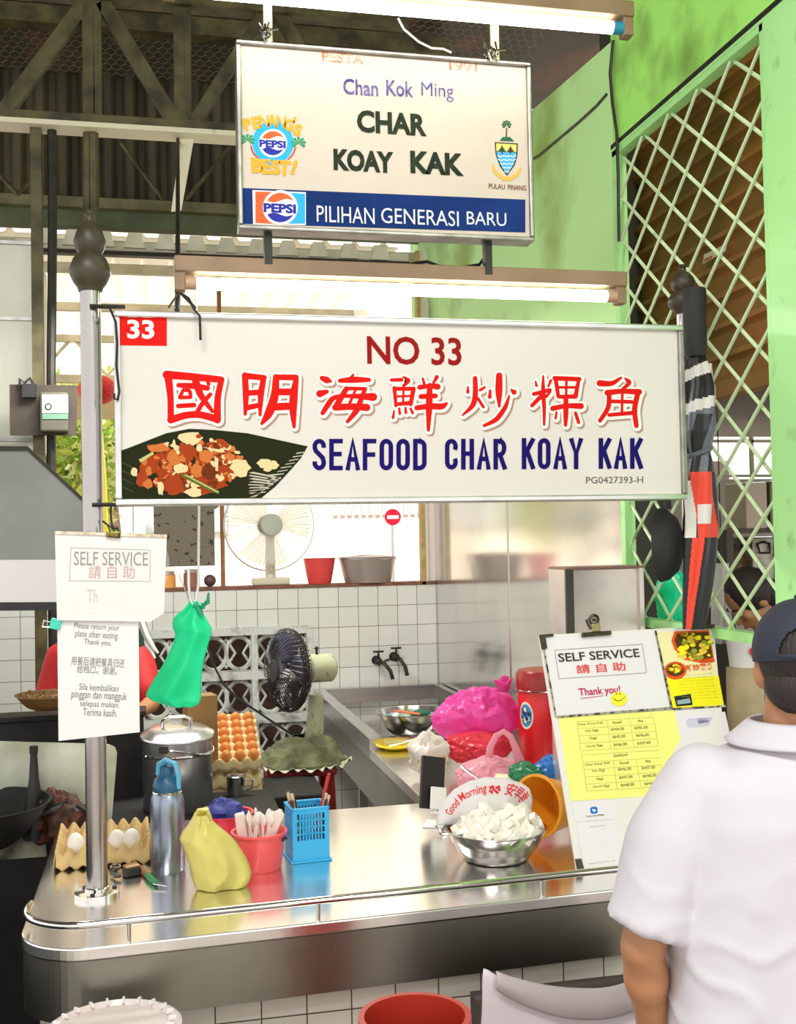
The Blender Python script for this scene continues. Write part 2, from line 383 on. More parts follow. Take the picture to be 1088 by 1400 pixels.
b = B(); shape(b, fs_, [(964, 354), (975, 349), (974, 353), (962, 359)], .003); mk('lettering', b, mat('sticker_red', (.6, .12, .06), .5), sh, smooth=False)
b = B(); b.span((XS-.1, yb_, 1.0), (XS+.1, yb_+.16, 4.2)); struct('column_shutter', b, mat('dark_post', (.045, .045, .03), .6), smooth=False)
b = B(); b.span((XS+.05, 1.2, zsb+.1), (6, 7.0, zsb+.14)); struct('ceiling_next', b, mat('next_ceiling', (.12, .1, .06), .7), smooth=False)
# roof of the hall
zr = Py(150, 104, 6.76).z
roof = B(); roof.prism([(-8, 6.81, zr), (XW+6, 6.81, zr), (XW+6, -5, zr+11.8*.15), (-8, -5, zr+11.8*.15)], (0, 0, .06)); struct('roof', roof, insul, smooth=False)
# chicken wire under the insulation, near the frame top
b = B(); hx = .05
def rz_(y): return zr+(6.81-y)*.15-.02
for i in range(-44, 42):
    for j in range(26):
        x = i*hx*.9*1.2+(j % 2)*hx*.54; y = 5.45+j*hx
        p = Vector((x, y, rz_(y)))
        b.tube([p, p+Vector((hx*.54, hx*.5, -.075*hx))], 0.0014, 3); b.tube([p, p+Vector((-hx*.54, hx*.5, -.075*hx))], .0022, 3); b.tube([p, p+Vector((0, -hx*.5, .075*hx))], .0014, 3)
o = struct('ceiling_mesh', b, mesh_m, smooth=False)
for k, y in enumerate((6.1,)):
    b = B(); b.span((-4, y-.05, rz_(y)-.12), (XW, y+.05, rz_(y)-.02)); struct('beam', b, truss_m, smooth=False)
# corrugated cladding that closes the gable behind the truss
zc0 = Py(200, 292, 6.76).z
b = B(); N = 150; xa, xb = -3.2, XW-.01
b.sheet(lambda u, v: (xa+(xb-xa)*u, 6.76+.025*max(-1, min(1, 1.6*sin(u*N*.5*pi))), zc0+(zr-zc0+.1)*v), 600, 1); struct('wall_gable', b, corr_m, smooth=False, solid=.003)
b = B(); b.span((xa, 6.65, zc0-.01), (xb, 6.75, zc0+.05)); struct('beam', b, mat('purlin', (.20, .18, .09), .6, var=.4, vscale=10), smooth=False)
zf = Py(200, 316, 6.76).z
b = B(); b.span((xa, 6.71, zf), (xb, 6.81, zc0)); struct('trim_4', b, fascia_m, smooth=False)
# translucent canopy beyond the back wall
zk = zf-.02; zq = zk+.16
b = B(); N = 25
def cor(u):
    t = (u*N*3) % 3; return .045*max(0, 1-abs(t-1.5)/.45)
b.sheet(lambda u, v: (-3.2+(4.75)*u, 6.83+3.6*v, zk+cor(u)*1.0+.10*v), 25*16, 2); struct('canopy', b, canopy_m, smooth=False, solid=.004)
b = B(); YE = 6.64
for px in range(58, 560, 42):
    q = Py(px, 327+px*.05-8, YE)
    b.prism([(q.x-.062, YE, q.z-.045), (q.x+.062, YE, q.z-.045), (q.x+.036, YE, q.z+.045), (q.x-.036, YE, q.z+.045)][::-1], (0, .10, 0))
q0, q1 = Py(20, 327, YE), Py(560, 349, YE); b.span((q0.x, YE+.03, q0.z-.03), (q1.x, YE+.06, q0.z+.015))
struct('trim_5', b, mat('cap_white', (.86, .80, .66), .5, var=.2), smooth=False)
b = B(); b.span((q0.x, YE, q0.z-.07), (q1.x, YE+.06, q0.z-.045)); struct('trim_9', b, iron, smooth=False)
fr_m = mat('canopy_frame', (.62, .56, .42), .5, var=.3, vscale=6)
b = B()
for y in (6.85, 7.4, 8.6, 9.9): b.span((-3.2, y-.03, zk-.09), (XW, y+.03, zk-.03))
for i in range(9):
    x = -3+i*.58
    b.tube([(x, 9.9, zk-.05), (x+.29, 9.9, zk-.38), (x+.58, 9.9, zk-.05)], .018, 5)
b.span((-3.2, 9.87, zk-.45), (XW, 9.93, zk-.38)); struct('canopy_frame', b, fr_m, smooth=False)
b = B(); b.span((-3.4, 9.95, zk-.75), (2.2, 10.05, zk-.47)); struct('trim_6', b, mat('fascia_tan', (.55, .42, .24), .6, var=.3, vscale=20, stretch=(.3, 1, 6)), smooth=False)
# window post and rail above the back wall
b = B(); P = Py(581, 745, YB); b.span((P.x-.025, YB-.01, zt), (P.x+.0, YB+.05, 3.5)); struct('window_1', b, mat('post_ochre', (.55, .38, .12), .5, var=.3, vscale=20), smooth=False)
b = B(); b.span((P.x+.0, YB-.0, zt), (P.x+.02, YB+.05, 3.5)); struct('window_2', b, mat('post_pale', (.75, .68, .55), .5), smooth=False)
# pale panel between that post and the wall corner
b = B(); b.span((P.x+.02, YB+.02, zt+.02), (XW, YB+.05, 3.5)); struct('wall_panel', b, mat('panel_pink', (.86, .76, .68), .35, var=.1, vscale=2), smooth=False)
# beyond: street wall, shop fronts
YO = 15.0
b = B(); b.span((-12, YO, 0), (14, YO+.2, 6)); struct('wall_street', b, mat('street_wall', (.88, .80, .66), .8, var=.08, vscale=.6), smooth=False)
b = B(); c0 = Py(455, 760, YO-.05); c1 = Py(572, 705, YO-.05); b.span((c0.x, YO-.06, 0), (c1.x+.4, YO-.02, c1.z-.02)); struct('wall_shopfront', b, mat('shop_pink', (.86, .66, .66), .7), smooth=False)
b = B()
for i in range(14): b.span((c0.x+.1*i, YO-.1, c1.z+.02), (c0.x+.1*i+.06, YO-.06, c1.z+.22))
struct('trim_7', b, mat('lattice_grey', (.5, .48, .46), .6), smooth=False)
b = B(); 
for i in range(6): b.span((-2.6+i*.62, YO-.08, 1.9), (-2.15+i*.62, YO-.02, 2.6))
struct('window_3', b, mat('street_glass', (.45, .5, .52), .2), smooth=False)

b = B(); b.span((XW-.024, -2, zg+.010), (XW-.012, gy, zg+.026)); struct('shadow_line', b, iron, smooth=False)  # dark strip standing in for the shadow line above the grille
# ------------------------------------------------------------------ truss in front of the gable
YT = 5.05
def T(px, py): return Py(px, py, YT)
tr = thing('roof_truss', 'brown painted steel roof truss spanning the top left above the stall', 'roof truss', T(128, 175))
def bar(b, p, q, wd, dp=.05):
    p = Vector(p); q = Vector(q); d = (q-p); L = d.length; d.normalize(); a = Vector((0, 1, 0)); c = d.cross(a)
    R = Matrix((d, a, c)).transposed(); b.box((p+q)/2, (L, dp, wd), R)
pl, pr_ = T(-60, 164), T(560, 205)
b = B(); b.span((pl.x, YT-.05, pl.z), (pr_.x, YT+.05, pl.z+.045)); mk('bottom_chord', b, truss_m, tr, smooth=False)
b = B(); b.span((pl.x, YT-.075, pl.z-.022), (pr_.x, YT+.05, pl.z)); mk('flange', b, flange_m, tr, smooth=False)
zt2 = T(128, 2).z
b = B(); b.span((pl.x, YT-.05, zt2), (pr_.x, YT+.05, zt2+.07)); mk('top_chord', b, truss_m, tr, smooth=False)
for p, q, wd in (((-2, 164), (116, 6), .065), ((140, 4), (246, 180), .065), ((258, 180), (372, 2), .055), ((120, 0), (122, 165), .05), ((133, 0), (134, 165), .035), ((244, 0), (246, 178), .05), ((256, 0), (257, 178), .03), ((-60, 80), (-2, 164), .06), ((372, 2), (480, 195), .06)):
    b = B(); bar(b, T(*p), T(*q), wd, .04); mk('web_member', b, truss_m, tr, smooth=False)
b = B(); b.prism([Py(x, y, YT-.06) for x, y in ((247, 190), (265, 190), (248, 287), (234, 289))], (0, .012, 0)); mk('gusset_plate', b, flange_m, tr, smooth=False)
# slim secondary frame behind
t = thing('brace_frame', 'slim brown cross bracing behind the truss, in front of the dark corrugated cladding', 'bracing', Py(150, 270, 6.3))
for p, q in (((0, 240), (24, 266)), ((24, 266), (60, 230)), ((165, 195), (222, 272)), ((315, 200), (255, 272))): b = B(); b.tube([Py(*p, 6.3), Py(*q, 6.3)], .012, 5); mk('brace_rod', b, truss_m, t)
# posts below the truss
hz = T(57, 174).z
t = thing('truss_post', 'brown painted angle post under the truss at the far left', 'post', (T(55, 600).x, YT, .0))
b = B(); x = T(52, 400).x; b.span((x-.025, YT-.03, 0), (x+.022, YT+.03, pl.z-.022)); mk('angle', b, truss_m, t, smooth=False)
t = thing('conduit_post', 'blackened pipe running down beside the truss post to the meter board', 'pipe', (T(72, 600).x, YT, .0))
b = B(); b.tube([T(71, 176), T(72, 260), T(71, 420), T(70, 500), T(70, 640), (T(70, 640).x, YT, 0)], .02, 8); mk('pipe', b, iron, t)
b = B(); b.tube([T(127, 176), T(128, 332)], .024, 6); b.tube([T(119, 176), T(119, 332)], .018, 6); tag(mk('hanger_post', b, truss_m), 'short brown hanger post under the truss above the left finial', 'post')
b = B(); b.tube([T(243, 190), Py(243, 404, 3.15), Py(242, 424, 2.998)], .008, 6); tag(mk('hanger_rod', b, iron), 'thin black rod from the white gusset down to the sign', 'rod')
# meter board
b = B(); t = thing('meter_board', 'dark board with an electricity meter fixed to the post at left', 'meter board', Py(58, 595, YT-.06))
f = Fr((0, YT-.05, 0), (1, 0, 0), (0, 0, 1))
p0, p1 = Py(14, 595, YT-.06), Py(104, 527, YT-.06); b.span((p0.x, YT-.07, p0.z), (p1.x, YT-.045, p1.z)); mk('board', b, mat('board_brown', (.06, .045, .03), .7, var=.4, vscale=14), t, smooth=False)
b = B(); p0, p1 = Py(57, 592, YT-.06), Py(94, 539, YT-.06); b.span((p0.x, YT-.13, p0.z), (p1.x, YT-.07, p1.z)); mk('meter', b, mat('meter_dark', (.09, .085, .06), .4), t, smooth=False, bevel=.008)
b = B(); p0, p1 = Py(58, 565, YT-.13), Py(93, 540, YT-.13); b.span((p0.x, YT-.136, p0.z), (p1.x, YT-.129, p1.z)); mk('faceplate', b, mat('meter_face', (.6, .58, .48), .4), t, smooth=False)
b = B(); f = Fr((0, YT-.137, 0), (1, 0, 0), (0, 0, 1)); disc(b, f, 66, 556, 5, 5, .0005); mk('dial', b, iron, t, smooth=False)
b = B(); disc(b, f, 66, 556, 3, 3, .001); b.ngon([f.pt(*f.hit(x, y), .001) for x, y in ((62, 544), (84, 543), (84, 548), (62, 549))]); mk('window', b, mat('meter_win', (.45, .43, .36), .3), t, smooth=False)
b = B(); p0, p1 = Py(58, 573, YT-.13), Py(93, 566, YT-.13); b.span((p0.x, YT-.134, p0.z), (p1.x, YT-.129, p1.z)); mk('terminal_cover', b, mat('meter_green', (.12, .25, .17), .4), t, smooth=False)
b = B(); p0, p1 = Py(32, 545, YT-.06), Py(50, 527, YT-.06); b.span((p0.x, YT-.11, p0.z), (p1.x, YT-.07, p1.z)); mk('fuse_box', b, black, t, smooth=False)
b = B(); b.tube([Py(x, y, YT-.09) for x, y in ((27, 528), (27, 518), (33, 524), (41, 517), (46, 527))], .007, 6); mk('wire', b, black, t)
# ------------------------------------------------------------------ main stall sign
YS = 2.93
fs = Fr((0, YS, 0), (1, 0, 0), (0, 0, 1))
A0, A1 = Py(157, 425, YS), Py(163, 692, YS); A2 = Py(934, 443, YS)
sx0, sx1, sz0, sz1 = A0.x-.004, A2.x-.004, A1.z, A0.z
sg = thing('stall_sign', 'wide white stall signboard reading NO 33 SEAFOOD CHAR KOAY KAK between two poles', 'sign', ((sx0+sx1)/2, YS, sz0))
face = mat('sign_face', (.72, .675, .63), .35, var=.05, vscale=1.5)
b = B(); b.span((sx0+.01, YS, sz0+.01), (sx1-.01, YS+.05, sz1-.01)); mk('face_panel', b, face, sg, smooth=False)
def frame(name, x0, x1, z0, z1, y, wd, dp, m, parent, mr=None):
    for a, c, mm in (((x0, y-.012, z1-wd), (x1, y+dp, z1), m), ((x0, y-.012, z0), (x1, y+dp, z0+wd), m), ((x0, y-.012, z0+wd), (x0+wd, y+dp, z1-wd), m), ((x1-wd, y-.012, z0+wd), (x1, y+dp, z1-wd), mr or m)):
        bb = B(); bb.span(a, c); mk('frame_bar', bb, mm, parent, smooth=False, bevel=.004)
frame('f', sx0, sx1, sz0, sz1, YS, .017, .06, alu, sg, alu_old_shade)  # right bar takes the darker aluminium: its shade is put into the colour
red_p = mat('print_red', (.70, .010, .008), .4); dred = mat('print_dark_red', (.30, .010, .010), .4); navy = mat('print_navy', (.012, .006, .13), .4)
wht = mat('print_white', (.86, .83, .79), .4); shd = mat('print_brown', (.42, .27, .20), .5); gry = mat('print_grey', (.12, .11, .11), .5)
b = B(); shape(b, fs, [(157, 429), (228, 432), (228, 473), (158, 472)], .0012); mk('number_plate', b, mat('plate_red', (.88, .012, .01), .4), sg, smooth=False)
b = B(); text(b, '33', fs, 174, 437, 211, 463, .03, .002); mk('plate_lettering', b, wht, sg, smooth=False)
b = B(); text(b, 'NO 33', fs, 502, 459, 631, 498, .02, .001); mk('lettering', b, dred, sg, smooth=False)
def ribbon(b, fr, pts, t, e, closed=False):         # a constant-width stroke with square ends
    n = len(pts); L = []; Rr = []
    for i, p in enumerate(pts):
        a = pts[i-1] if (i > 0 or closed) else None; c = pts[(i+1) % n] if (i < n-1 or closed) else None
        d = []
        for q0, q1 in ((a, p), (p, c)):
            if q0 is not None and q1 is not None: dx, dy = q1[0]-q0[0], q1[1]-q0[1]; l = sqrt(dx*dx+dy*dy) or 1; d.append((dx/l, dy/l))
        tx = sum(x[0] for x in d); ty = sum(x[1] for x in d); l = sqrt(tx*tx+ty*ty) or 1; tx /= l; ty /= l
        k = t/2/max(.5, abs(tx*d[0][0]+ty*d[0][1])); L.append((p[0]-ty*k, p[1]+tx*k)); Rr.append((p[0]+ty*k, p[1]-tx*k))
    SK[0] = (SK[0]+1) % 40
    for i in range(n if closed else n-1): k = (i+1) % n; shape(b, fr, [L[i], L[k], Rr[k], Rr[i]], e+SK[0]*8e-6)
def arcp(cx, cy, rx, ry, a0, a1, n=10): return [(cx+rx*cos(radians(a0+(a1-a0)*i/n)), cy-ry*sin(radians(a0+(a1-a0)*i/n))) for i in range(n+1)]
def glyph(ch):
    U, D = .20, .80
    O = arcp(.5, U, .5, U, 0, 180)+arcp(.5, D, .5, U, 180, 360)
    return {'S': [(arcp(.5, U, .5, U, -14, 190)+[(.12, .36), (.88, .62)]+arcp(.5, D, .5, U, 10, -194), 0)], 'E': [([(0, 0), (0, 1)], 0), ([(0, 0), (1, 0)], 0), ([(0, .48), (.88, .48)], 0), ([(0, 1), (1, 1)], 0)],
     'F': [([(0, 0), (0, 1)], 0), ([(0, 0), (1, 0)], 0), ([(0, .5), (.88, .5)], 0)], 'O': [(O, 1)], 'C': [(arcp(.5, U, .5, U, -40, 180)+arcp(.5, D, .5, U, 180, 400), 0)],
     'D': [([(0, 0), (.45, 0)]+arcp(.45, U, .55, U, 90, 0)+arcp(.45, D, .55, U, 0, -90)+[(0, 1)], 1)], 'H': [([(0, 0), (0, 1)], 0), ([(1, 0), (1, 1)], 0), ([(0, .48), (1, .48)], 0)],
     'A': [([(-.04, 1), (.5, 0), (1.04, 1)], 0), ([(.2, .68), (.8, .68)], 0)], 'R': [([(0, 0), (0, 1)], 0), ([(0, 0), (.5, 0)]+arcp(.5, .26, .5, .26, 90, -90)+[(0, .52)], 0), ([(.5, .52), (1.04, 1)], 0)],
     'K': [([(0, 0), (0, 1)], 0), ([(1.02, 0), (.05, .58)], 0), ([(.38, .40), (1.05, 1)], 0)], 'Y': [([(-.04, 0), (.5, .52), (1.04, 0)], 0), ([(.5, .5), (.5, 1)], 0)]}[ch]
def din(b, word, fr, x0, y0, x1, y1, t, gap, e):
    n = len(word); w_ = (x1-x0-gap*(n-1))/n
    for i, ch in enumerate(word):
        X0 = x0+i*(w_+gap)+t/2; ww = w_-t; yy = y0+(i*(w_+gap))*-.004
        ext = lambda y: y0+t/2+y*(y1-y0-t)
        for pts, cl in glyph(ch):
            P = [(X0+x*ww, ext(y)) for x, y in pts]
            if not cl:                                          # square ends run out to the box edge on straight stems
                for q0, q1 in ((0, 1), (-1, -2)):
                    dx, dy = P[q0][0]-P[q1][0], P[q0][1]-P[q1][1]; l = sqrt(dx*dx+dy*dy)
                    if len(P) < 4: P[q0] = (P[q0][0]+dx/l*t/2, P[q0][1]+dy/l*t/2)
            ribbon(b, fr, P, t, e, bool(cl))
b = B()
for wd_, x0, y0, x1, y1 in (('SEAFOOD', 427, 600, 583, 643), ('CHAR', 608, 600, 692, 642), ('KOAY', 713, 599, 796, 641.5), ('KAK', 818, 599, 878, 641)):
    b = B(); din(b, wd_, fs, x0, y0, x1, y1, 6.2, 4.4, .0012); mk('lettering', b, navy, sg, smooth=False)
b = B(); text(b, 'PG0427393-H', fs, 801, 652, 879, 661, 0, .0012); mk('lettering', b, gry, sg, smooth=False)
G1 = [  # strokes (x, y, width), read off in three enlargements of the sign
 [(65,90,50),(250,105,45),(450,125,40)], [(75,90,50),(95,250,38),(95,410,40)], [(455,125,35),(425,250,40),(425,410,45)], [(95,410,45),(200,375,42),(300,370,42),(425,405,45)],
 [(150,165,28),(260,170,38),(355,185,32)], [(265,110,45),(300,230,42),(390,350,22)], [(375,230,25),(320,290,28),(285,350,28)], [(350,130,16),(364,155,25)],
 [(185,195,18),(160,250,25)], [(180,200,18),(230,200,25),(237,245,20)], [(160,252,22),(235,250,22)], [(148,312,28),(260,305,28)],
 [(620,95,38),(628,240,40),(622,370,20)], [(620,98,38),(755,112,34)], [(752,112,34),(732,230,40),(727,375,18)], [(640,220,34),(720,215,34)], [(630,325,35),(725,305,30)],
 [(840,108,38),(835,230,50),(795,360,58),(740,436,20)], [(840,108,34),(980,110,36)], [(985,108,28),(965,230,52),(960,350,46),(968,460,20)], [(850,212,42),(950,212,42)], [(840,318,45),(950,312,45)]]
G2 = [
 [(78,115,30),(115,130,45),(138,137,18)], [(62,225,45),(112,210,25)], [(82,362,28),(115,310,34),(150,258,34),(200,240,22),(300,242,26),(440,248,50)],
 [(205,133,26),(300,125,42),(410,127,26)], [(300,88,12),(280,120,28)], [(245,198,28),(265,187,22),(385,190,22)], [(250,190,32),(205,265,36),(175,320,38)], [(172,322,40),(290,315,40),(395,322,44)],
 [(382,192,24),(355,260,30),(328,340,38),(258,422,22)], [(318,190,16),(270,300,18)],
 [(568,128,20),(640,126,24)], [(655,108,14),(700,130,24),(655,168,18)], [(590,185,25),(600,310,20)], [(590,190,25),(725,190,25)], [(725,190,28),(705,300,25)], [(600,300,22),(705,290,28)], [(600,245,14),(710,240,14)], [(655,190,14),(650,300,14)],
 [(588,345,10),(580,394,18)], [(624,330,14),(628,366,17)], [(668,325,14),(672,360,17)], [(704,330,14),(718,360,18)],
 [(790,117,14),(800,150,18)], [(890,107,25),(865,150,14)], [(768,180,30),(840,168,26),(895,175,38)], [(778,245,30),(880,240,30)], [(748,325,30),(840,312,36),(930,318,40),(958,294,18)], [(840,165,30),(836,300,44),(830,482,20)]]
G3 = [
 [(58,137,8),(57,165,17)], [(97,90,22),(100,180,26),(88,240,26),(28,294,9)], [(150,140,12),(125,155,14)], [(112,200,14),(143,248,14)],
 [(180,157,11),(178,193,18)], [(230,75,30),(228,160,36),(230,245,12)], [(294,152,8),(311,166,26)], [(285,187,10),(265,250,22),(215,320,24),(146,351,14)],
 [(430,107,8),(435,130,14)], [(472,77,9),(471,160,22),(478,250,18),(477,345,12)], [(514,103,14),(500,135,10)], [(420,177,18),(508,155,20)], [(460,190,22),(410,240,18)], [(488,190,16),(512,165,10)],
 [(540,88,20),(555,190,18)], [(535,90,22),(670,95,22)], [(668,95,16),(650,190,22)], [(550,140,13),(655,140,13)], [(560,192,18),(650,190,22)], [(600,90,12),(598,190,12)], [(524,256,24),(600,240,22),(680,243,28)], [(597,190,22),(597,280,26),(595,348,16)], [(545,277,10),(540,310,12)], [(650,282,16),(667,333,16)],
 [(783,117,30),(850,122,24),(900,87,12)], [(905,153,14),(955,112,22),(922,90,8)], [(825,170,28),(900,160,22),(1000,165,28)], [(835,165,22),(835,250,24),(785,323,20)], [(995,165,25),(972,260,26),(985,352,22)], [(850,217,18),(960,220,18)], [(908,165,13),(905,290,13)], [(835,292,18),(970,280,20)]]
for G, ox, oy, k, cuts in ((G1, 215, 495, 5.181, (12, 22)), (G2, 425, 495, 5.181, (10, 28)), (G3, 625, 495, 4.03, (8, 24, 32))):
    lo = 0
    for hi in cuts:                                                # one part per character: brown shading, white outline, red brushwork
        b = B()
        for kk, e, gr, d in ((0, .0008, 3.6, 3.0), (1, .0014, 3.4, .8), (2, .0020, 0, 0)):
            b.k = kk
            for s_ in G[lo:hi]: stroke(b, fs, [(ox+x/k, oy+y/k, w_/k*1.17) for x, y, w_ in s_], e, gr, d, d)
        mk('character', b, [shd, wht, red_p], sg, smooth=False); lo = hi
# the printed dish photograph
random.seed(5); b = B(); pic = []
def P4(x, y): return (155+x/4.03, 580+y/4.03)
def polyg(pts, k, e): b.k = k; shape(b, fs, [P4(*p) for p in pts], e)
leaf = [(32, 150), (150, 105), (290, 50), (420, 25), (560, 32), (740, 50), (900, 85), (1070, 122), (1030, 190), (960, 270), (890, 345), (810, 410), (32, 412)]
polyg(leaf, 0, .001)
for i in range(12):
    y = 150+i*20; polyg([(1000-i*22+random.uniform(-20, 20), y+8), (1062-i*20, y), (1058-i*20, y+5), (1010-i*22, y+14)], 1, .0014)
for i in range(9): polyg([(740+random.uniform(0, 60), 262+i*17), (925-i*14, 315+i*10-20), (920-i*14, 320+i*10-18), (745, 268+i*17)], 1, .0014)
for i in range(4): polyg([(36, 200+i*45), (110, 238+i*44), (108, 243+i*44), (36, 206+i*45)], 2, .0013)
def blob(x, y, rx, ry, k, e, n=10, rot=0):
    P = []
    for i in range(n):
        q = 2*pi*i/n; r = random.uniform(.72, 1.1); u, v = rx*r*cos(q), ry*r*sin(q); P.append((x+u*cos(rot)-v*sin(rot), y+u*sin(rot)+v*cos(rot)))
    polyg(P, k, e)
lvl = .0016
for i in range(34):                                  # brown-orange bed
    q = random.uniform(0, 2*pi); r = sqrt(random.random()); blob(430+280*r*cos(q), 235+130*r*sin(q)-abs(cos(q))*r*20, 58, 46, random.choice((3, 3, 6, 5)), lvl+i*1e-6)
lvl = .0018
for i in range(170):
    q = random.uniform(0, 2*pi); r = sqrt(random.random()); x, y = 440+285*r*cos(q), 225+140*r*sin(q)
    k = random.choice((3, 4, 4, 5, 6, 7, 7)) if y > 120 else random.choice((7, 7, 4, 5))
    blob(x, y, random.uniform(9, 28), random.uniform(7, 20), k, lvl+i*2e-6, 9, random.uniform(0, 3))
for x, y, rx, ry, k in ((430, 75, 75, 35, 7), (470, 68, 18, 14, 5), (700, 240, 60, 50, 7), (240, 130, 60, 25, 4), (330, 190, 36, 50, 4), (420, 155, 45, 45, 5), (510, 180, 42, 38, 4), (330, 330, 55, 60, 5), (160, 300, 40, 45, 5), (190, 330, 30, 30, 4), (455, 255, 38, 45, 4), (530, 265, 45, 50, 6), (375, 245, 45, 30, 7), (260, 355, 20, 40, 7), (440, 375, 50, 30, 7), (830, 215, 42, 30, 7), (880, 225, 35, 25, 7), (850, 245, 30, 20, 7), (115, 265, 22, 25, 7), (640, 180, 30, 26, 4)):
    lvl += 1e-5; blob(x, y, rx, ry, k, .0021+lvl-.0018, 12)
polyg([(368, 272), (400, 275), (585, 370), (580, 386), (545, 375), (380, 292)], 8, .0026); polyg([(385, 278), (405, 280), (580, 372), (575, 378)], 9, .0028)
polyg([(490, 125), (590, 140), (620, 155), (580, 155)], 7, .0026); polyg([(555, 175), (578, 190), (575, 260), (562, 255)], 7, .0026); polyg([(140, 195), (220, 150), (222, 165), (150, 212)], 9, .0026)
b.v = b.v
FP = [mat('leaf_dark', (.018, .022, .008), .5), mat('leaf_shine', (.55, .5, .4), .5), mat('leaf_vein', (.06, .075, .02), .5), mat('food_rust', (.36, .045, .01), .5), mat('food_orange', (.58, .17, .04), .5), mat('food_red', (.36, .05, .012), .5), mat('food_brown', (.16, .03, .008), .5), mat('food_cream', (.80, .60, .33), .5), mat('chive', (.12, .14, .02), .5), mat('chive_pale', (.5, .5, .2), .5)]
mk('dish_picture', b, FP, sg, smooth=False)
b = B(); b.tube([Py(x, y, YS-.03) for x, y in ((135, 419), (150, 421), (158, 440), (160, 470), (159, 500), (163, 535), (161, 547), (156, 545), (156, 538))], .0035, 5); tag(mk('dangling_wire', b, black), 'black wire with a hooked end hanging down the left edge of the stall sign', 'wire')
b = B(); b.tube([Py(x, y, YS-.03) for x, y in ((246, 400), (258, 408), (266, 424), (273, 432), (274, 465))], .0035, 5); b.tube([Py(x, y, YS) for x, y in ((248, 402), (268, 422))], .004, 5); b.tube([Py(x, y, YS) for x, y in ((243, 402), (230, 421))], .003, 5)
tag(mk('tie_wire', b, black), 'black tie wire knotted over the top edge of the stall sign', 'wire')
# ------------------------------------------------------------------ hanging sign above
YP = 3.02
fp = Fr((0, YP, 0), (1, 0, 0), (0, 0, 1))
q0, q1, q2 = Py(322, 55, YP), Py(325, 314, YP), Py(724, 82, YP)
px0, px1, pz0, pz1 = q0.x, q2.x, q1.z, q0.z
ps = thing('hanging_sign', 'old hanging sign reading CHAR KOAY KAK with a blue soft drink band', 'sign', ((px0+px1)/2, YP, pz0))
pface = mat('old_sign_face', (.64, .545, .46), .4, var=.10, vscale=2.5)
b = B(); b.span((px0+.006, YP, pz0+.006), (px1-.006, YP+.05, pz1-.006)); mk('face_panel', b, pface, ps, smooth=False)
frame('f', px0, px1, pz0, pz1, YP, .013, .055, alu_old_shade, ps)
pblue = mat('band_blue', (.012, .04, .19), .35, var=.3, vscale=5); porange = mat('logo_orange', (.85, .13, .045), .4); psky = mat('logo_sky', (.04, .42, .85), .4); pnavy = mat('logo_navy', (.035, .04, .36), .4)
b = B(); shape(b, fp, [(331, 257), (718, 273), (718, 318), (331, 306)], .0008); mk('blue_band', b, pblue, ps, smooth=False)
dgreen = mat('print_dark_green', (.035, .05, .03), .5, var=.5, vscale=60)
fr_ = mat('faded_red', (.50, .18, .10), .5, col2=(.72, .5, .38), vscale=40); fv_ = mat('faded_violet', (.06, .05, .22), .5, col2=(.2, .17, .35), vscale=40); bw_ = mat('band_white', (.75, .78, .82), .5); pr_2 = mat('print_rust', (.16, .06, .03), .5)
for w_, x0, y0, x1, y1, bo_, m_ in (('PESTA', 440, 70, 497, 84, .02, fr_), ('1991', 614, 83, 652, 96, .01, fr_), ('Chan', 469, 107, 517, 129, .02, fv_), ('Kok', 528, 109, 565, 131, .02, fv_), ('Ming', 576, 112, 620, 137, 0, fv_),
    ('CHAR', 488, 150, 583, 181, .04, dgreen), ('KOAY', 456, 203, 538, 233, .05, dgreen), ('KAK', 561, 206, 634, 237, .045, dgreen), ('PILIHAN', 433, 281, 512, 303, 0, bw_), ('GENERASI', 521, 284, 627, 305, 0, bw_), ('BARU', 638, 289, 692, 307, 0, bw_), ('PULAU', 668, 251, 690, 258, .01, pr_2), ('PINANG', 694, 252.5, 719, 259.5, .01, pr_2)):
    b = B(); text(b, w_, fp, x0, y0, x1, y1, bo_, .0014); mk('lettering', b, m_, ps, smooth=False)
LM = [wht, porange, psky, pnavy, mat('logo_yellow', (.80, .40, .04), .4), mat('logo_black', (.03, .02, .02), .5), mat('logo_green', (.03, .32, .14), .5), mat('logo_trunk', (.5, .08, .05), .5)]
def globe(b, cx, cy, r, e, ring=True):
    b.k = 0; disc(b, fp, cx, cy, r, r, e)
    ri = r*.84; b.k = 1
    up = [(cx+ri*cos(a), cy-ri*sin(a)) for a in [radians(28+124*i/16) for i in range(17)]]
    xr, xl = up[0][0], up[-1][0]; yr = up[0][1]
    up += [(xl+(xr-xl)*i/10, yr+r*.10*sin(2*pi*i/10)) for i in range(1, 10)]
    shape(b, fp, up, e+.0002); b.k = 3
    dn = [(cx+ri*cos(a), cy-ri*sin(a)) for a in [radians(208+124*i/16) for i in range(17)]]
    xl, xr = dn[0][0], dn[-1][0]; yl = dn[0][1]
    dn += [(xr+(xl-xr)*i/10, yl+r*.10*sin(2*pi*i/10)) for i in range(1, 10)]
    shape(b, fp, dn, e+.0002); b.k = 3
    text(b, 'PEPSI', fp, cx-r*.95, cy-r*.27, cx+r*.9, cy+r*.27, .05, e+.0004); b.k = 0
b = B(); b.k = 0; shape(b, fp, [(345, 260), (418, 263), (418, 308), (346, 307)], .0011); b.k = 1; shape(b, fp, [(349, 262), (383, 263), (383, 307), (349, 305)], .0013); b.k = 2; shape(b, fp, [(383, 263), (417, 265), (417, 306), (383, 306)], .0013)
globe(b, 383, 284, 24, .0015); mk('emblem', b, LM, ps, smooth=False)
b = B(); b.k = 2; disc(b, fp, 373, 195, 28, 30, .0008)
globe(b, 373, 196, 19.5, .0010)
b.k = 6
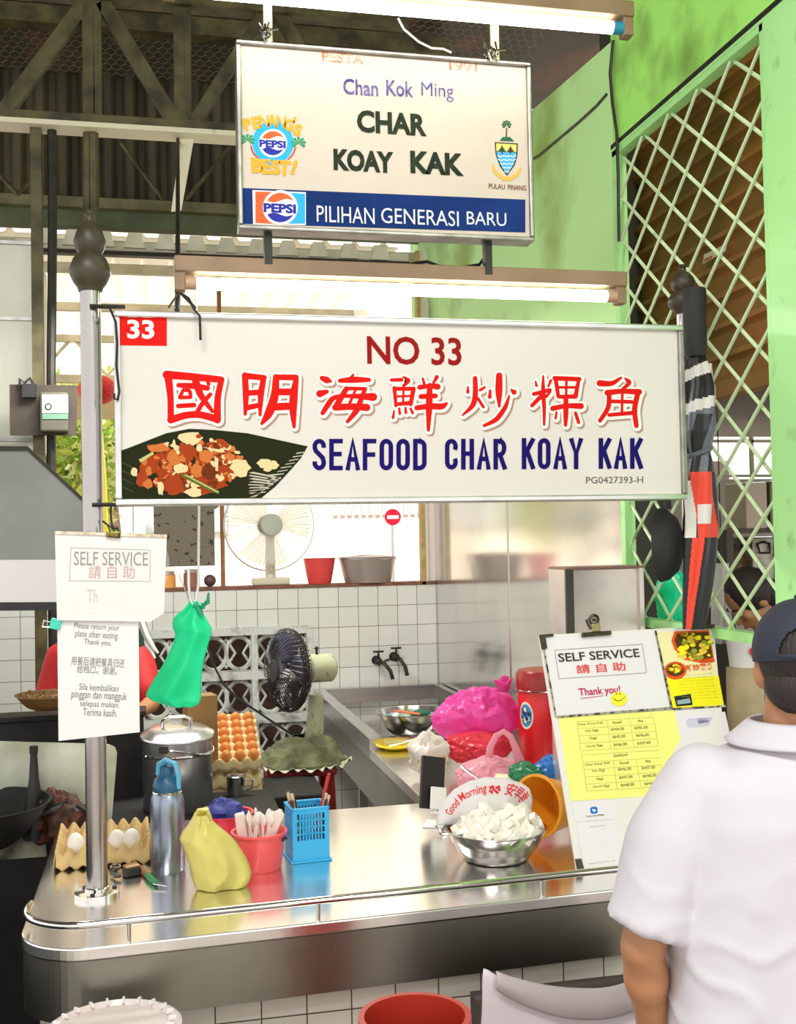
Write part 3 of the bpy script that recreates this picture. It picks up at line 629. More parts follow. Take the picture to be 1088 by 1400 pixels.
for cx, cy, s_ in ((338, 192, 1), (408, 196, -1)):
    for k in range(7):
        a = radians(-30+k*40); shape(b, fp, [(cx, cy), (cx+9*cos(a-.25), cy-8*sin(a-.25)), (cx+11*cos(a), cy-9*sin(a)), (cx+9*cos(a+.25), cy-8*sin(a+.25))], .0012+k*2e-5)
b.k = 7; stroke(b, fp, [(343, 200, 2), (346, 210, 2), (353, 216, 2)], .0011); stroke(b, fp, [(404, 202, 2), (400, 212, 2), (394, 218, 2)], .0011)
def arc_word(b, word, pts, h, k0, sh):
    H0 = h
    for i, ch in enumerate(word):
        (x, y, ang) = pts[i]; h = H0*(.5 if ch == "'" else 1)
        for kk, dx, e in ((5, .9, .0014), (k0, 0, .0017)):
            b.k = kk; vs, fs_2, asp = text_geo(ch, .02 if ch in "N'" else .05); wd = min(h*asp, h*.78); a = radians(ang)
            A, Bv = fp.hit(x+dx, y+dx); sc = (fp.hit(x+1, y)[0]-A)
            out = []
            for u, v in vs:
                X = (u-.5)*wd*sc*(1.06 if kk == 5 else 1); Y = (v-.5)*h*sc*(1.06 if kk == 5 else 1); out.append(fp.pt(A+X*cos(a)-Y*sin(a), Bv+X*sin(a)+Y*cos(a), e))
            b.add(out, fs_2)
arc_word(b, "PENANG'S", [(338, 170, 20), (350, 168, 12), (361, 166, 5), (372, 165, 0), (384, 167, -5), (395, 171, -12), (402.5, 164, -15), (407, 178, -18)], 17, 4, 0)
arc_word(b, 'BEST!', [(351, 226, 5), (364, 228, 2), (377, 229, 0), (389, 230, -4), (402, 229, -18)], 21, 4, 0)
mk('emblem', b, LM, ps, smooth=False)
b = B(); CM = [mat('crest_outline', (.03, .04, .04), .5), mat('crest_yellow', (.85, .62, .16), .5), mat('crest_blue', (.10, .42, .72), .5), mat('crest_pale', (.70, .85, .88), .5), mat('crest_green', (.03, .13, .06), .5), mat('crest_trunk', (.12, .06, .03), .5), mat('crest_gold', (.75, .45, .10), .5)]
def C7(x, y): return (640+x/7, 140+y/7)
def cs(k, pts, e): b.k = k; shape(b, fp, [C7(*p) for p in pts], e)
cs(0, [(252, 380), (475, 394), (470, 510), (445, 600), (370, 705), (300, 610), (262, 500)], .0008)
cs(1, [(266, 392), (462, 405), (459, 480), (268, 470)], .001); cs(2, [(268, 470), (459, 480), (456, 520), (435, 595), (370, 688), (310, 600), (275, 505)], .001)
for i in range(5):
    y = 515+i*37; h = (700-y)*.56
    b.k = 3; stroke(b, fp, [(*C7(368-min(88, h)+j*min(88, h)/3, y+(8 if j % 2 else -6)), 1.1) for j in range(7)], .0012+i*1e-5)
cs(0, [(266, 466), (460, 476), (460, 482), (266, 472)], .0013); cs(0, [(318, 410), (328, 410), (328, 500), (318, 500)], .0014); cs(0, [(398, 418), (408, 418), (408, 500), (398, 500)], .0014); cs(4, [(322, 415), (360, 472), (285, 468)], .0012); cs(5, [(402, 424), (440, 474), (370, 472)], .0012)
cs(4, [(298, 368), (330, 332), (400, 332), (440, 376)], .001); cs(5, [(360, 245), (372, 245), (370, 332), (358, 332)], .001)
for k in range(7): a = radians(-40+k*43); cs(4, [(366, 215), (366+42*cos(a-.3), 215-40*sin(a-.3)), (366+48*cos(a), 215-45*sin(a)), (366+42*cos(a+.3), 215-40*sin(a+.3))], .0011+k*1e-5)
b.k = 6; stroke(b, fp, [(*C7(232, 605), 3), (*C7(262, 680), 5), (*C7(372, 745), 6), (*C7(470, 695), 5), (*C7(500, 632), 3)], .0012)
mk('crest', b, CM, ps, smooth=False)
# what it hangs from and stands on
for n_, (a, c) in enumerate((((366, 10), (366, 50)), ((676, 34), (676, 78)))):
    st = thing('sign_strap', ('pale strap with knotted wire above the left end of the hanging sign', 'pale strap with knotted wire above the right end of the hanging sign')[n_], 'strap', Py(c[0], c[1]+6, YP))
    b = B(); b.box((Py(*a, YP+.02)+Py(*c, YP+.02))/2+Vector((0, 0, .05)), (.024, .01, .22)); mk('strap', b, mat('strap_pale', (.82, .76, .55), .5), st, smooth=False)
    b = B(); random.seed(n_)
    for k in range(5):
        p = Py(c[0]-4, c[1]-6, YP-.005); b.tube([p+Vector((random.uniform(-.025, .02), random.uniform(-.02, .01), random.uniform(-.03, .03))) for _ in range(5)]+[Py(c[0]-4, c[1]+6, YP-.02)], .0032, 5)
    b.tube([Py(c[0]-4, c[1]-8, YP-.02), Py(c[0]+14, c[1]-10, YP-.01)], .004, 5); mk('tie_wire', b, chrome, st)
b = B(); b.tube([Py(x, y, YP+.03) for x, y in ((544, 25), (552, 40), (572, 57), (590, 66), (606, 67), (617, 72))], .0035, 5); tag(mk('lamp_wire', b, white_p), 'thin white wire sagging from the upper tube light to the hanging sign', 'wire')
for i, (a, c) in enumerate((((366, 314), (366, 362)), ((666, 327), (666, 376)))):
    b = B(); P, Q = Py(*a, YP+.03), Py(*c, YP+.03); b.span((P.x-.011, YP+.02, Q.z), (P.x+.011, YP+.045, P.z+.01)); tag(mk('support_bar', b, iron, smooth=False), 'black bar under the %s end of the hanging sign, holding the lower tube light' % ('left', 'right')[i], 'bar')
b = B(); b.tube([Py(x, y, YP+.06) for x, y in ((550, 366), (566, 360), (584, 358), (600, 364), (630, 366), (655, 362), (664, 350))], .005, 5); tag(mk('lamp_cable', b, black), 'black cable looping along the top of the lower tube light', 'cable')
# ------------------------------------------------------------------ tube lights
tube_m = mat('lit_tube', (1, .97, .88), .4, emit=11); house = mat('batten_brown', (.30, .19, .11), .5, var=.3, vscale=6); house2 = mat('batten_white', (.8, .78, .72), .4)
def tube_light(name, label, pL, pR, Y, hz_, ends):
    a, c = Py(*pL, Y), Py(*pR, Y); z = (a.z+c.z)/2
    t = thing(name, label, 'tube light', ((a.x+c.x)/2, Y, z-.03))
    b = B(); b.span((a.x, Y-.028, z+.006), (c.x, Y+.028, z+.05)); mk('batten', b, house, t, smooth=False, bevel=.004)
    b = B(); b.cyl((a.x+.055, Y-.005, z-.022), (c.x-.055, Y-.005, z-.022), .0175, n=16); mk('tube', b, tube_m, t)
    for x, s_ in ((a.x, 1), (c.x, -1)):
        b = B(); b.span((x, Y-.02, z-.045), (x+s_*.03, Y+.02, z+.01)); mk('end_holder', b, house, t, smooth=False, bevel=.003)
        b = B(); b.cyl((x+s_*.03, Y-.005, z-.022), (x+s_*.06, Y-.005, z-.022), .018, n=16); mk('tube_cap', b, ends, t)
    return t
tube_light('tube_light', 'lit tube light between the two signs on a brown batten', (238, 368), (853, 404), 3.07, 0, mat('cap_tan', (.5, .3, .2), .4))
tube_light('tube_light', 'lit tube light at the top edge above the hanging sign', (222, -17), (862, 22), 2.86, 0, mat('cap_blue', (.02, .25, .4), .4))
# ------------------------------------------------------------------ sign poles with gourd finials
ZC = .80
bp = Pz(133, 1224, ZC)
pole_m = mat('pole_steel', (.46, .43, .42), .2, 1.0, var=.1, vscale=4)
gourd = [(0.0, .0), (.030, .0), (.034, .012), (.042, .022), (.053, .045), (.053, .062), (.043, .088), (.030, .100), (.037, .112), (.042, .135), (.034, .160), (.020, .178), (.011, .188), (.010, .200), (.014, .206), (.010, .216), (0, .218)]
fin_m = mat('finial_dark', (.055, .042, .022), .45, var=.3, vscale=10)
zp = Py(118, 397, bp.y).z
t = thing('sign_pole', 'stainless steel pole with gourd finial standing on the counter at the sign\'s left end', 'pole', bp)
b = B(); b.cyl(bp, (bp.x, bp.y, zp), .027, n=28); mk('tube', b, pole_m, t)
b = B(); b.lathe(bp, [(.031, .0), (.058, .0), (.058, .012), (.031, .014)], 28); mk('flange', b, chrome, t)
b = B(); b.lathe(bp, [(.0275, .012), (.031, .012), (.031, .022), (.0275, .024)], 24); mk('collar', b, chrome, t)
for a in (.3, 2.4, 4.5):
    b = B(); b.cyl((bp.x+.045*cos(a), bp.y+.045*sin(a), bp.z+.012), (bp.x+.045*cos(a), bp.y+.045*sin(a), bp.z+.017), .006, n=10); mk('bolt', b, iron, t)
b = B(); b.lathe((bp.x, bp.y, zp-.004), gourd, 28); mk('finial', b, fin_m, t)
YRP = 3.12
rp = Py(936, 500, YRP)
t = thing('sign_pole', 'pole with dark gourd finial at the sign\'s right end beside the umbrella', 'pole', (rp.x, rp.y, ZC))
zq_ = Py(936, 428, YRP).z
b = B(); b.cyl((rp.x, rp.y, ZC), (rp.x, rp.y, zq_), .021, n=24); mk('tube', b, pole_m, t)
b = B(); b.lathe((rp.x, rp.y, ZC), [(.022, .0), (.05, .0), (.05, .012), (.022, .014)], 24); mk('flange', b, chrome, t)
b = B(); b.lathe((rp.x+.002, rp.y, zq_-.004), [(r*.92, z*.72) for r, z in gourd], 28); mk('finial', b, fin_m, t)
for i, (y0, y1, x) in enumerate(((419, 421, 140), (690, 691, 140))):
    b = B(); p = Py(x, y0, YS+.02); b.tube([(bp.x, YS+.02, p.z), (sx0+.03, YS+.02, p.z)], .006, 6); tag(mk('sign_bracket', b, iron), 'thin black bracket from the left pole to the %s corner of the stall sign' % ('upper', 'lower')[i], 'bracket')
# ------------------------------------------------------------------ serving counter
CF_Y, CB_Y, CX0, CX1 = 2.60, 3.72, -.32, 1.47
def rounded(off=0, n=16, y_back=CB_Y):
    r = .16-off; cx, cy = CX0+.16, CF_Y+.16
    return [(CX0+off, y_back)]+[(cx-r*cos(pi/2*i/n), cy-r*sin(pi/2*i/n)) for i in range(n+1)]+[(CX1, CF_Y+off+.075)]
ct = thing('serving_counter', 'stainless steel serving counter with rounded front corner and guard rail', 'counter', ((CX0+CX1)/2, (CF_Y+CB_Y)/2, 0))
pts = rounded()+[(CX1, CB_Y)]
b = B(); b.prism([(x, y, ZC-.03) for x, y in pts][::-1], (0, 0, .03)); mk('worktop', b, steel_top, ct, smooth=False, bevel=.004)
b = B(); P = rounded(.006)
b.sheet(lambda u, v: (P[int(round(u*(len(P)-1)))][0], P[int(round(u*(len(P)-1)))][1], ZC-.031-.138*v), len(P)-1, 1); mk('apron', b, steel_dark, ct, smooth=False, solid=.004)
b = B(); P = rounded(.012); rail = [(x, y, ZC+.048) for x, y in P[1:]]; b.tube([(P[0][0]+.0, P[1][1]+.07, ZC+.04)]+rail, .0095, 10); mk('guard_rail', b, chrome, ct)
for px in (176, 437, 751):
    p = Pz(px, 1240, ZC+.03); x = {176: Py(176, 1270, CF_Y+.014).x, 437: Py(437, 1245, CF_Y+.014).x, 751: Py(751, 1220, CF_Y+.014).x}[px]
    yq = CF_Y+.013+.075*(x-CX0-.16)/(CX1-CX0-.16); b = B(); b.cyl((x, yq, ZC), (x, yq, ZC+.048), .0055, n=10); mk('rail_post', b, chrome, ct)
b = B(); b.span((-.17, CF_Y+.085, 0), (1.40, CF_Y+.185, ZC-.034)); mk('tiled_front', b, tile_f, ct, smooth=False)
b = B(); b.span((CX0+.03, CF_Y+.25, .0), (CX0+.07, CF_Y+.29, ZC-.034)); mk('leg', b, steel, ct, smooth=False)
b = B(); b.span((CX0+.03, CB_Y-.06, .0), (CX0+.07, CB_Y-.02, ZC-.034)); mk('leg', b, steel, ct, smooth=False)
# rear steel table with sink along the right wall
RX0 = .905; e0, e1 = CB_Y+.004, YB-.03
rt_ = thing('sink_table', 'long steel prep table with a sunken sink running back along the steel wall', 'table', ((RX0+XW)/2, (e0+e1)/2, 0))
b = B(); b.span((RX0, e0, ZC-.04), (XW-.012, 4.75, ZC)); mk('worktop', b, steel_top, rt_, smooth=False, bevel=.003)
b = B()
b.span((RX0, 4.752, ZC-.04), (RX0+.06, e1, ZC+.045)); b.span((RX0+.061, 4.752, ZC-.04), (XW-.012, 4.80, ZC+.045)); b.span((RX0+.061, e1-.06, ZC-.04), (XW-.012, e1, ZC+.045)); b.span((XW-.05, 4.801, ZC-.04), (XW-.012, e1-.061, ZC+.045))
mk('sink_rim', b, steel, rt_, smooth=False)
b = B(); b.span((RX0+.05, 4.79, ZC-.16), (XW-.04, e1-.05, ZC-.15)); mk('sink_floor', b, steel_top, rt_, smooth=False)
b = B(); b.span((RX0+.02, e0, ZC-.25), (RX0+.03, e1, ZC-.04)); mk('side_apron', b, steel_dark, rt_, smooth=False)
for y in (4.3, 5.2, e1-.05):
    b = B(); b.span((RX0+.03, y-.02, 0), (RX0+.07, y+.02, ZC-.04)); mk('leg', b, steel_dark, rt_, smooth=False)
# low dark stove bench behind the counter
ST = thing('stove_bench', 'black soot covered stove bench behind the left of the counter', 'stove', (-.5, 4.3, 0))
soot = mat('soot', (.012, .010, .008), .7, 0, var=.5, vscale=20)
b = B(); b.span((-2.2, 3.80, 0), (.42, 4.25, .77)); mk('body', b, soot, ST, smooth=False, bevel=.01)
ZS = .77
b = B(); zq0 = Py(100, 983, 4.26).z; b.span((-2.2, 4.252, 0), (Py(196, 990, 4.26).x, 4.37, zq0)); b.span((-2.2, 4.24, zq0), (Py(196, 990, 4.26).x+.01, 4.38, zq0+.02)); tag(mk('added_backsplash', b, soot, smooth=False, bevel=.004), 'added soot black backsplash darkening the area in front of the red shirted cook', 'backsplash')  # black ledge added to turn the bright tiles behind the stove dark
b = B(); b.span((-2.2, 3.78, .70), (-.36, 3.80, .765)); mk('front_strip', b, mat('stove_strip', (.45, .42, .30), .5, 0, col2=(.06, .05, .03), vscale=9), ST, smooth=False)
b = B(); b.span((-1.6, 2.2, 0), (-.62, 3.7, .60)); tag(mk('side_cabinet', b, soot, smooth=False, bevel=.01), 'black cabinet in the shadow left of the steel counter', 'cabinet')
# splash panel of the stove
YW = 3.86
t = thing('splash_panel', 'pale enamel splash panel with soot stains standing behind the left pole', 'splash panel', (Py(40, 1080, YW).x, YW, ZS))
b = B(); b.prism([Py(x, y, YW) for x, y in ((-70, 1012), (148, 1018), (157, 1022), (160, 1030), (152, 1130), (-70, 1150))], (0, .012, 0)); mk('panel', b, mat('panel_enamel', (.72, .74, .62), .35, .3, col2=(.40, .42, .30), vscale=5), t, smooth=False)
t = thing('sauce_bottle', 'blackened sauce bottle in front of the pale splash panel', 'bottle', Py(47, 1115, YW-.12)); p = Py(47, 1115, YW-.12); h = Py(47, 1021, YW-.12).z-p.z
b = B(); b.lathe((p.x, p.y, ZS), [(.0, 0), (.036, 0), (.036, .07), (.034, .085), (.016, p.z-ZS+h*.52), (.011, p.z-ZS+h*.9), (.012, p.z-ZS+h)], 20); mk('glass', b, black, t)
b = B(); b.lathe((p.x, p.y, ZS+p.z-ZS+h*.9), [(.0125, 0), (.0135, .004), (.0135, .025), (0, .026)], 16); mk('cap', b, rubber, t)
def bowl_prof(r, h, rb, t=.003, lip=.006, k=.55):
    o = [(0, 0), (rb, 0)]+[(rb+(r-rb)*(i/8)**k, h*i/8) for i in range(1, 9)]+[(r+lip, h), (r+lip, h+.003), (r-t, h+.002)]
    return o+[(rb-t+(r-rb)*(i/8)**k, max(h*i/8, t)) for i in range(7, -1, -1)]+[(0, t)]
p = Py(-10, 1140, YW-.22); t = thing('wok', 'black round bottomed wok on the stove at the far left edge', 'wok', (p.x, p.y, ZS))
b = B(); b.lathe((p.x-.06, p.y, ZS), bowl_prof(.235, .145, .06, .004, .004, .5), 40); mk('bowl', b, soot, t)
b = B(); b.tube([(p.x+.13, p.y-.02, ZS+.10), (p.x+.2, p.y-.01, ZS+.12), (p.x+.215, p.y+.02, ZS+.125), (p.x+.15, p.y+.03, ZS+.115)], .007, 6); mk('handle', b, iron, t)
p = Py(72, 1108, YW-.1); b = B(); b.crumple((p.x+.01, p.y, ZS+.06), (.085, .06, .075), 3, .35, 5, 40); o = tag(mk('chilli_paste', b, mat('chilli', (.16, .04, .015), .6, 0, col2=(.02, .009, .006), vscale=30), subd=0), 'rust coloured heap of chilli paste beside the black sauce bottle', 'chilli paste')
p = Py(100, 1090, YW-.13); b = B(); b.tube([Py(76, 1086, YW-.05), Py(90, 1093, YW-.1), Py(104, 1100, YW-.12), Py(122, 1112, YW-.15)], [.010, .012, .009, .012], 8); tag(mk('ladle_handle', b, iron), 'black ladle handle lying on the stove behind the left pole', 'ladle')
# ------------------------------------------------------------------ range hood and cook on the left
YH = 3.98
t = thing('range_hood', 'grey stainless range hood with sloping side at the far left', 'range hood', Py(30, 830, YH))
hood = mat('hood_steel', (.27, .28, .26), .35, .6, var=.25, vscale=3)
b = B(); b.prism([Py(x, y, YH) for x, y in ((-300, 612), (38, 614), (113, 684), (113, 768), (-300, 768))], (0, .48, 0)); mk('canopy', b, hood, t, smooth=False)
b = B(); b.prism([Py(x, y, YH-.01) for x, y in ((-300, 767), (112, 765), (112, 824), (-300, 826))], (0, .48, 0)); mk('skirt', b, mat('hood_skirt', (.62, .60, .58), .3, .8), t, smooth=False)
b = B(); b.prism([Py(x, y, YH-.015) for x, y in ((-300, 825), (112, 823), (112, 834), (-300, 838))], (0, .48, 0)); mk('rubber_edge', b, black, t, smooth=False)
b = B(); b.prism([Py(x, y, YH-.01) for x, y in ((-300, 608), (38, 610), (113, 680), (113, 686), (37, 616), (-300, 616))], (0, .02, 0)); mk('edge_trim', b, iron, t, smooth=False)
t = thing('hood_duct', 'pale steel duct box above the range hood', 'duct', Py(20, 606, 5.2))
b = B(); x1 = Py(48, 450, 5.2).x; b.span((-1.9, 5.2, Py(20, 609, 5.2).z), (x1, 5.8, Py(20, 332, 5.2).z)); mk('box', b, mat('duct_steel', (.60, .58, .55), .4, .3, col2=(.42, .44, .32), vscale=1.3), t, smooth=False, bevel=.004)
for y in (436, 332, 601):
    b = B(); z = Py(20, y, 5.2).z; b.span((-1.9, 5.19, z-.008), (x1+.005, 5.2, z+.008)); mk('seam', b, alu_old_shade, t, smooth=False)
t = None
# ------------------------------------------------------------------ objects on the counter
paper = mat('paper', (.84, .82, .81), .45); ink = mat('ink', (.05, .045, .05), .6); ink_grey = mat('ink_grey', (.22, .20, .20), .6)
# egg trays
def tray_b(w, d, nx, ny, h=.042):
    b = B()
    def fn(u, v):
        s_, t_ = cos(pi*u*nx)**2, cos(pi*v*ny)**2
        return ((u-.5)*w, (v-.5)*d, h*(.06+.54*(s_+t_-s_*t_)+.40*(s_*t_)**.8))
    b.sheet(fn, nx*8, ny*8)
    for sd in range(4):                                          # the skirt down to the table
        def sk(u, v):
            p = fn(u, sd) if sd < 2 else fn(sd-2, u); k = 1+.05*v; return (p[0]*(k if sd > 1 else 1), p[1]*(k if sd < 2 else 1), p[2]*(1-v)+.001*v+h*.10*v*cos(2*pi*u*(nx if sd < 2 else ny)))
        b.sheet(sk, nx*8, 3)
    return b
def local_egg(m, r=.021, L=.029):
    b = B(); b.ball((0, 0, L), (r, r, L), 18, None, lambda d: 1-.10*max(0, d.z)*(1-abs(d.z))); return b
trayc = mat('tray_pulp', (.72, .50, .22), .8, 0, var=.25, vscale=20, bump=.3)
a = Pz(140, 1186, ZC); c = Pz(77, 1150, ZC)
tc = Vector((a.x+.0, a.y+.145, ZC+.004))
tl = Pz(77, 1182, ZC).x; trx = Pz(203, 1180, ZC).x
t = thing('egg_tray', 'tan pulp egg tray on the counter behind the left pole', 'egg tray', ((tl+trx)/2, a.y+.155, ZC+.005), rz=.03)
TW = (trx-tl)*1.0
mk('tray', tray_b(TW, .30, 7, 6, .056), trayc, t, local=True, solid=.003)
em = mat('egg_white', (.86, .80, .74), .4, sss=.1)
TM = WM[t.name]
for i, (u, v, nm) in enumerate(((-2, -1.5, 'white egg in the tan tray just left of the pole'), (1, -1.5, 'white egg partly hidden by the pole in the tan tray'), (2, -1.5, 'white egg in the tan tray right of the pole'))):
    p = TM @ Vector(((u+.0)*TW/7, (v-.5)*.05, .014)); b = local_egg(em, .026, .035); o = mk('egg', b, em); o.location = p; o.rotation_euler = (radians(-8), radians(5*(i-1)), 0); o['label'] = nm; o['category'] = 'egg'; o['group'] = 'white eggs in the near tray'
# water bottle
p = Pz(230, 1190, ZC); t = thing('water_bottle', 'blue grey metal water bottle with loop lid beside the egg tray', 'bottle', p)
mb = mat('bottle_metal', (.33, .37, .46), .28, .85, var=.25, vscale=10)
H = Py(230, 1080, p.y).z-ZC
b = B(); b.lathe(p, [(0, 0), (.043, 0), (.047, .006), (.047, H*.82), (.044, H*.92), (.038, H*.97), (.036, H)], 36); mk('body', b, mb, t)
cb = mat('cap_teal', (.015, .10, .19), .35); cl_ = mat('loop_sky', (.12, .45, .66), .35)
b = B(); b.lathe((p.x, p.y, p.z+H), [(.037, -.004), (.040, 0), (.040, .014), (.034, .032), (.020, .045), (.019, .066), (0, .067)], 30); mk('cap', b, cb, t)
b = B(); b.tube([(p.x+.030, p.y-.02, p.z+H+.008), (p.x+.031, p.y-.024, p.z+H+.045), (p.x+.022, p.y-.018, p.z+H+.075), (p.x-.002, p.y-.0, p.z+H+.081), (p.x-.018, p.y+.015, p.z+H+.068), (p.x-.02, p.y+.018, p.z+H+.04)], .0075, 8, flat=1.6); mk('carry_loop', b, cl_, t)
b = B(); b.lathe((p.x, p.y, p.z+H*.965), [(.0395, 0), (.041, .003), (.0395, .006)], 30); mk('neck_ring', b, chrome, t)
# small things beside the pole
p = Pz(180, 1197, ZC); b = B(); R = Matrix.Rotation(.35, 3, 'Z'); b.box((p.x, p.y, ZC+.012), (.045, .035, .022), R)
t = thing('lighter_case', 'small brown and black case on the counter right of the pole foot', 'case', p); mk('body', b, black, t, smooth=False, bevel=.004)
b = B(); b.box((p.x, p.y-.002, ZC+.027), (.042, .028, .008), R); mk('band', b, mat('case_brown', (.32, .17, .09), .35, .4), t, smooth=False, bevel=.003)
t = thing('key_ring', 'bunch of dark keys on a ring behind the pole foot', 'keys', Pz(155, 1186, ZC))
for k, (x, y, a_) in enumerate(((150, 1184, .2), (160, 1186, 1.2), (156, 1200, 2.0))):
    q = Pz(x, y, ZC); b = B(); R = Matrix.Rotation(a_, 3, 'Z'); b.box((q.x, q.y, ZC+.004+.003*k), (.045, .008, .003), R); b.cyl((q.x-.024*cos(a_), q.y-.024*sin(a_), ZC+.002+.003*k), (q.x-.024*cos(a_), q.y-.024*sin(a_), ZC+.006+.003*k), .011, n=12); mk('key', b, iron, t, smooth=False)
b = B(); q = Pz(158, 1190, ZC); b.tube([(q.x+.014*cos(a_), q.y+.014*sin(a_), ZC+.012) for a_ in [2*pi*k/16 for k in range(16)]], .0018, 6, closed=True); mk('ring', b, chrome, t)
t = thing('knife', 'kitchen knife with a brown and green handle lying beside the blue bottle', 'knife', Pz(200, 1196, ZC))
q0, q1 = Pz(182, 1179, ZC+.008), Pz(202, 1198, ZC+.008); b = B(); b.tube([q0, (q0+q1)/2, q1], [.007, .009, .007], 8); mk('handle', b, mat('wood_brown', (.28, .11, .04), .5), t)
q2 = Pz(214, 1207, ZC+.008); b = B(); b.tube([q1+Vector((.0, .0, .002)), (q1+q2)/2, q2], [.009, .011, .006], 8); mk('grip', b, mat('grip_green', (.03, .25, .08), .4), t)
b = B(); q3 = Pz(228, 1211, ZC+.006); b.prism([q2, q3, q3+Vector((0, -.008, 0)), q2+Vector((-.01, -.012, 0))], (0, 0, .002)); mk('blade', b, chrome, t, smooth=False)
# yellow bag
def clothlike(name, col, rough=.35, alpha=1, tr=.35, sat=None):
    m = mat(name, col, rough); nt = m.node_tree; trn = nt.nodes.new('ShaderNodeBsdfTranslucent'); trn.inputs[0].default_value = (*(sat or col), 1)
    mx = nt.nodes.new('ShaderNodeMixShader'); mx.inputs[0].default_value = tr; L = nt.links.new
    L(nt.nodes['Principled BSDF'].outputs[0], mx.inputs[1]); L(trn.outputs[0], mx.inputs[2])
    out = mx
    if alpha < 1:
        tp = nt.nodes.new('ShaderNodeBsdfTransparent'); m2 = nt.nodes.new('ShaderNodeMixShader'); m2.inputs[0].default_value = alpha; L(tp.outputs[0], m2.inputs[1]); L(mx.outputs[0], m2.inputs[2]); out = m2
    L(out.outputs[0], nt.nodes['Material Output'].inputs[0]); return m
def silhouette(rows, Y, side, bulge, fold, zmin=None, sd=0):
    def f(u, v):
        k = v*(len(rows)-1); i = min(int(k), len(rows)-2); f_ = k-i; y, l, r_ = [rows[i][c]*(1-f_)+rows[i+1][c]*f_ for c in range(3)]
        w_ = fold*((1-abs(noise.noise(Vector((u*2.2+v*1.5+sd, v*2.6, side))))*2)+.5*noise.noise(Vector((u*6, v*7+sd, side))))
        q = Py(l+(r_-l)*u, y, Y)+Vector((0, -side*((bulge*(.25+sin(pi*min(1, .08+v*.95)))+w_)*sqrt(max(0, sin(pi*u)))), 0))
        if zmin is not None: q.z = max(q.z, zmin)
        return q
    return f
ybag = clothlike('bag_yellow', (.88, .80, .26), .3, .93)
def bag(name, p, prof, seed, m, t, n=40, amp=.16, sx=1, sy=1, lean=(0, 0), knots=4):
    o_ = Vector((seed*5.1, seed*2.7, seed*.9)); H = prof[-1][1]; b = B(); vs = []
    prof2 = []
    for i in range(len(prof)-1):
        for k in range(5): f = k/5; prof2.append((prof[i][0]*(1-f)+prof[i+1][0]*f, prof[i][1]*(1-f)+prof[i+1][1]*f))
    prof2.append(prof[-1]); vs = []; fs_ = []
    for r, z in prof2:
        for j in range(n):
            q = 2*pi*j/n; d = Vector((cos(q)*1.1, sin(q)*1.1, z/H*1.4))
            k = 1+amp*(noise.noise(d*1.6+o_)+.9*(abs(noise.noise(d*3.4+o_*2))-.25)*-1.4)+amp*.35*noise.noise(d*8+o_)
            vs.append(Vector(p)+Vector((r*k*cos(q)*sx+lean[0]*z, r*k*sin(q)*sy+lean[1]*z, z+amp*.05*noise.noise(d*4)*min(1, z/.03))))
    for i in range(len(prof2)-1):
        for j in range(n): fs_.append((i*n+j, i*n+(j+1) % n, (i+1)*n+(j+1) % n, (i+1)*n+j))
    fs_.append(tuple(range(n))[::-1]); b.add(vs, fs_); return mk(name, b, m, t, angle=28)
YY = Pz(300, 1214, ZC).y; p = Pz(303, 1214, ZC); t = thing('plastic_bag', 'translucent yellow plastic bag of scraps slumped in front of the pink pail', 'plastic bag', p)
rowsY = [(1112, 266, 284), (1120, 262, 288), (1130, 255, 300), (1138, 249, 310), (1147, 245, 319), (1156, 249, 326), (1168, 254, 334), (1182, 258, 341), (1194, 261, 344), (1205, 264, 341), (1215, 268, 333), (1223, 276, 320), (1229, 288, 308)]
for sd_ in (1, -1):
    b = B(); b.sheet(silhouette(rowsY, YY, sd_, .042, .016, ZC+.002, 3), 26, 34); mk('front_layer' if sd_ > 0 else 'back_layer', b, ybag, t, solid=.0012, angle=22)
b = B(); b.tube([Py(264, 1122, YY), Py(272, 1108, YY-.01), Py(282, 1106, YY), Py(288, 1120, YY)], [.010, .013, .014, .010], 8, flat=.5); mk('knot', b, ybag, t)
b = B(); b.crumple((p.x-.0, p.y-.005, ZC+.026), (.045, .03, .022), 6, .3, 4, 24); mk('contents', b, mat('scraps', (.42, .48, .03), .6, 0, col2=(.16, .2, .02), vscale=30), t)
# pails and basket
pk = mat('pail_pink', (.85, .10, .11), .3, sss=.1); pk2 = mat('bowl_pink', (.75, .03, .06), .3)
p = Pz(355, 1187, ZC); t = thing('pail', 'pink plastic pail packed with wrapped white spoons', 'pail', p); Hp = .105
b = B(); b.lathe(p, [(0, 0), (.056, 0), (.060, .004), (.073, Hp-.006), (.079, Hp-.006), (.079, Hp), (.073, Hp), (.070, Hp-.004), (.057, .006), (0, .005)], 40); mk('body', b, pk, t)
for s_ in (.35, .6):
    b = B(); b.ball((p.x+.0755*cos(-s_), p.y+.0755*sin(-s_), p.z+Hp-.02), .005, 10); mk('rivet_hole', b, black, t)
sp = mat('wrapped_white', (.84, .74, .70), .3); random.seed(12)
sproto = None
def spoon_b():
    b = B(); b.tube([(0, 0, 0), (0, 0, .06), (0, 0, .10)], [.006, .0065, .006], 8, flat=.45); b.ball((0, .001, .115), (.013, .004, .02), 10); return b
for k in range(13):
    o = dup(sproto) if sproto else mk('plastic_spoon', spoon_b(), sp)
    sproto = sproto or o
    q = 2*pi*k/13*2.4; r = .018+.032*((k*7) % 5)/5
    o.location = (p.x+r*cos(q), p.y+r*sin(q), p.z+.018+random.uniform(0, .012)); o.rotation_euler = (-sin(q)*.32*r/.05, cos(q)*.42*r/.05, q)
    o['label'] = 'wrapped white plastic spoon standing in the pink pail'; o['category'] = 'spoon'; o['group'] = 'wrapped spoons in the pink pail'
pw = mat('packet_pale', (.80, .64, .60), .35)
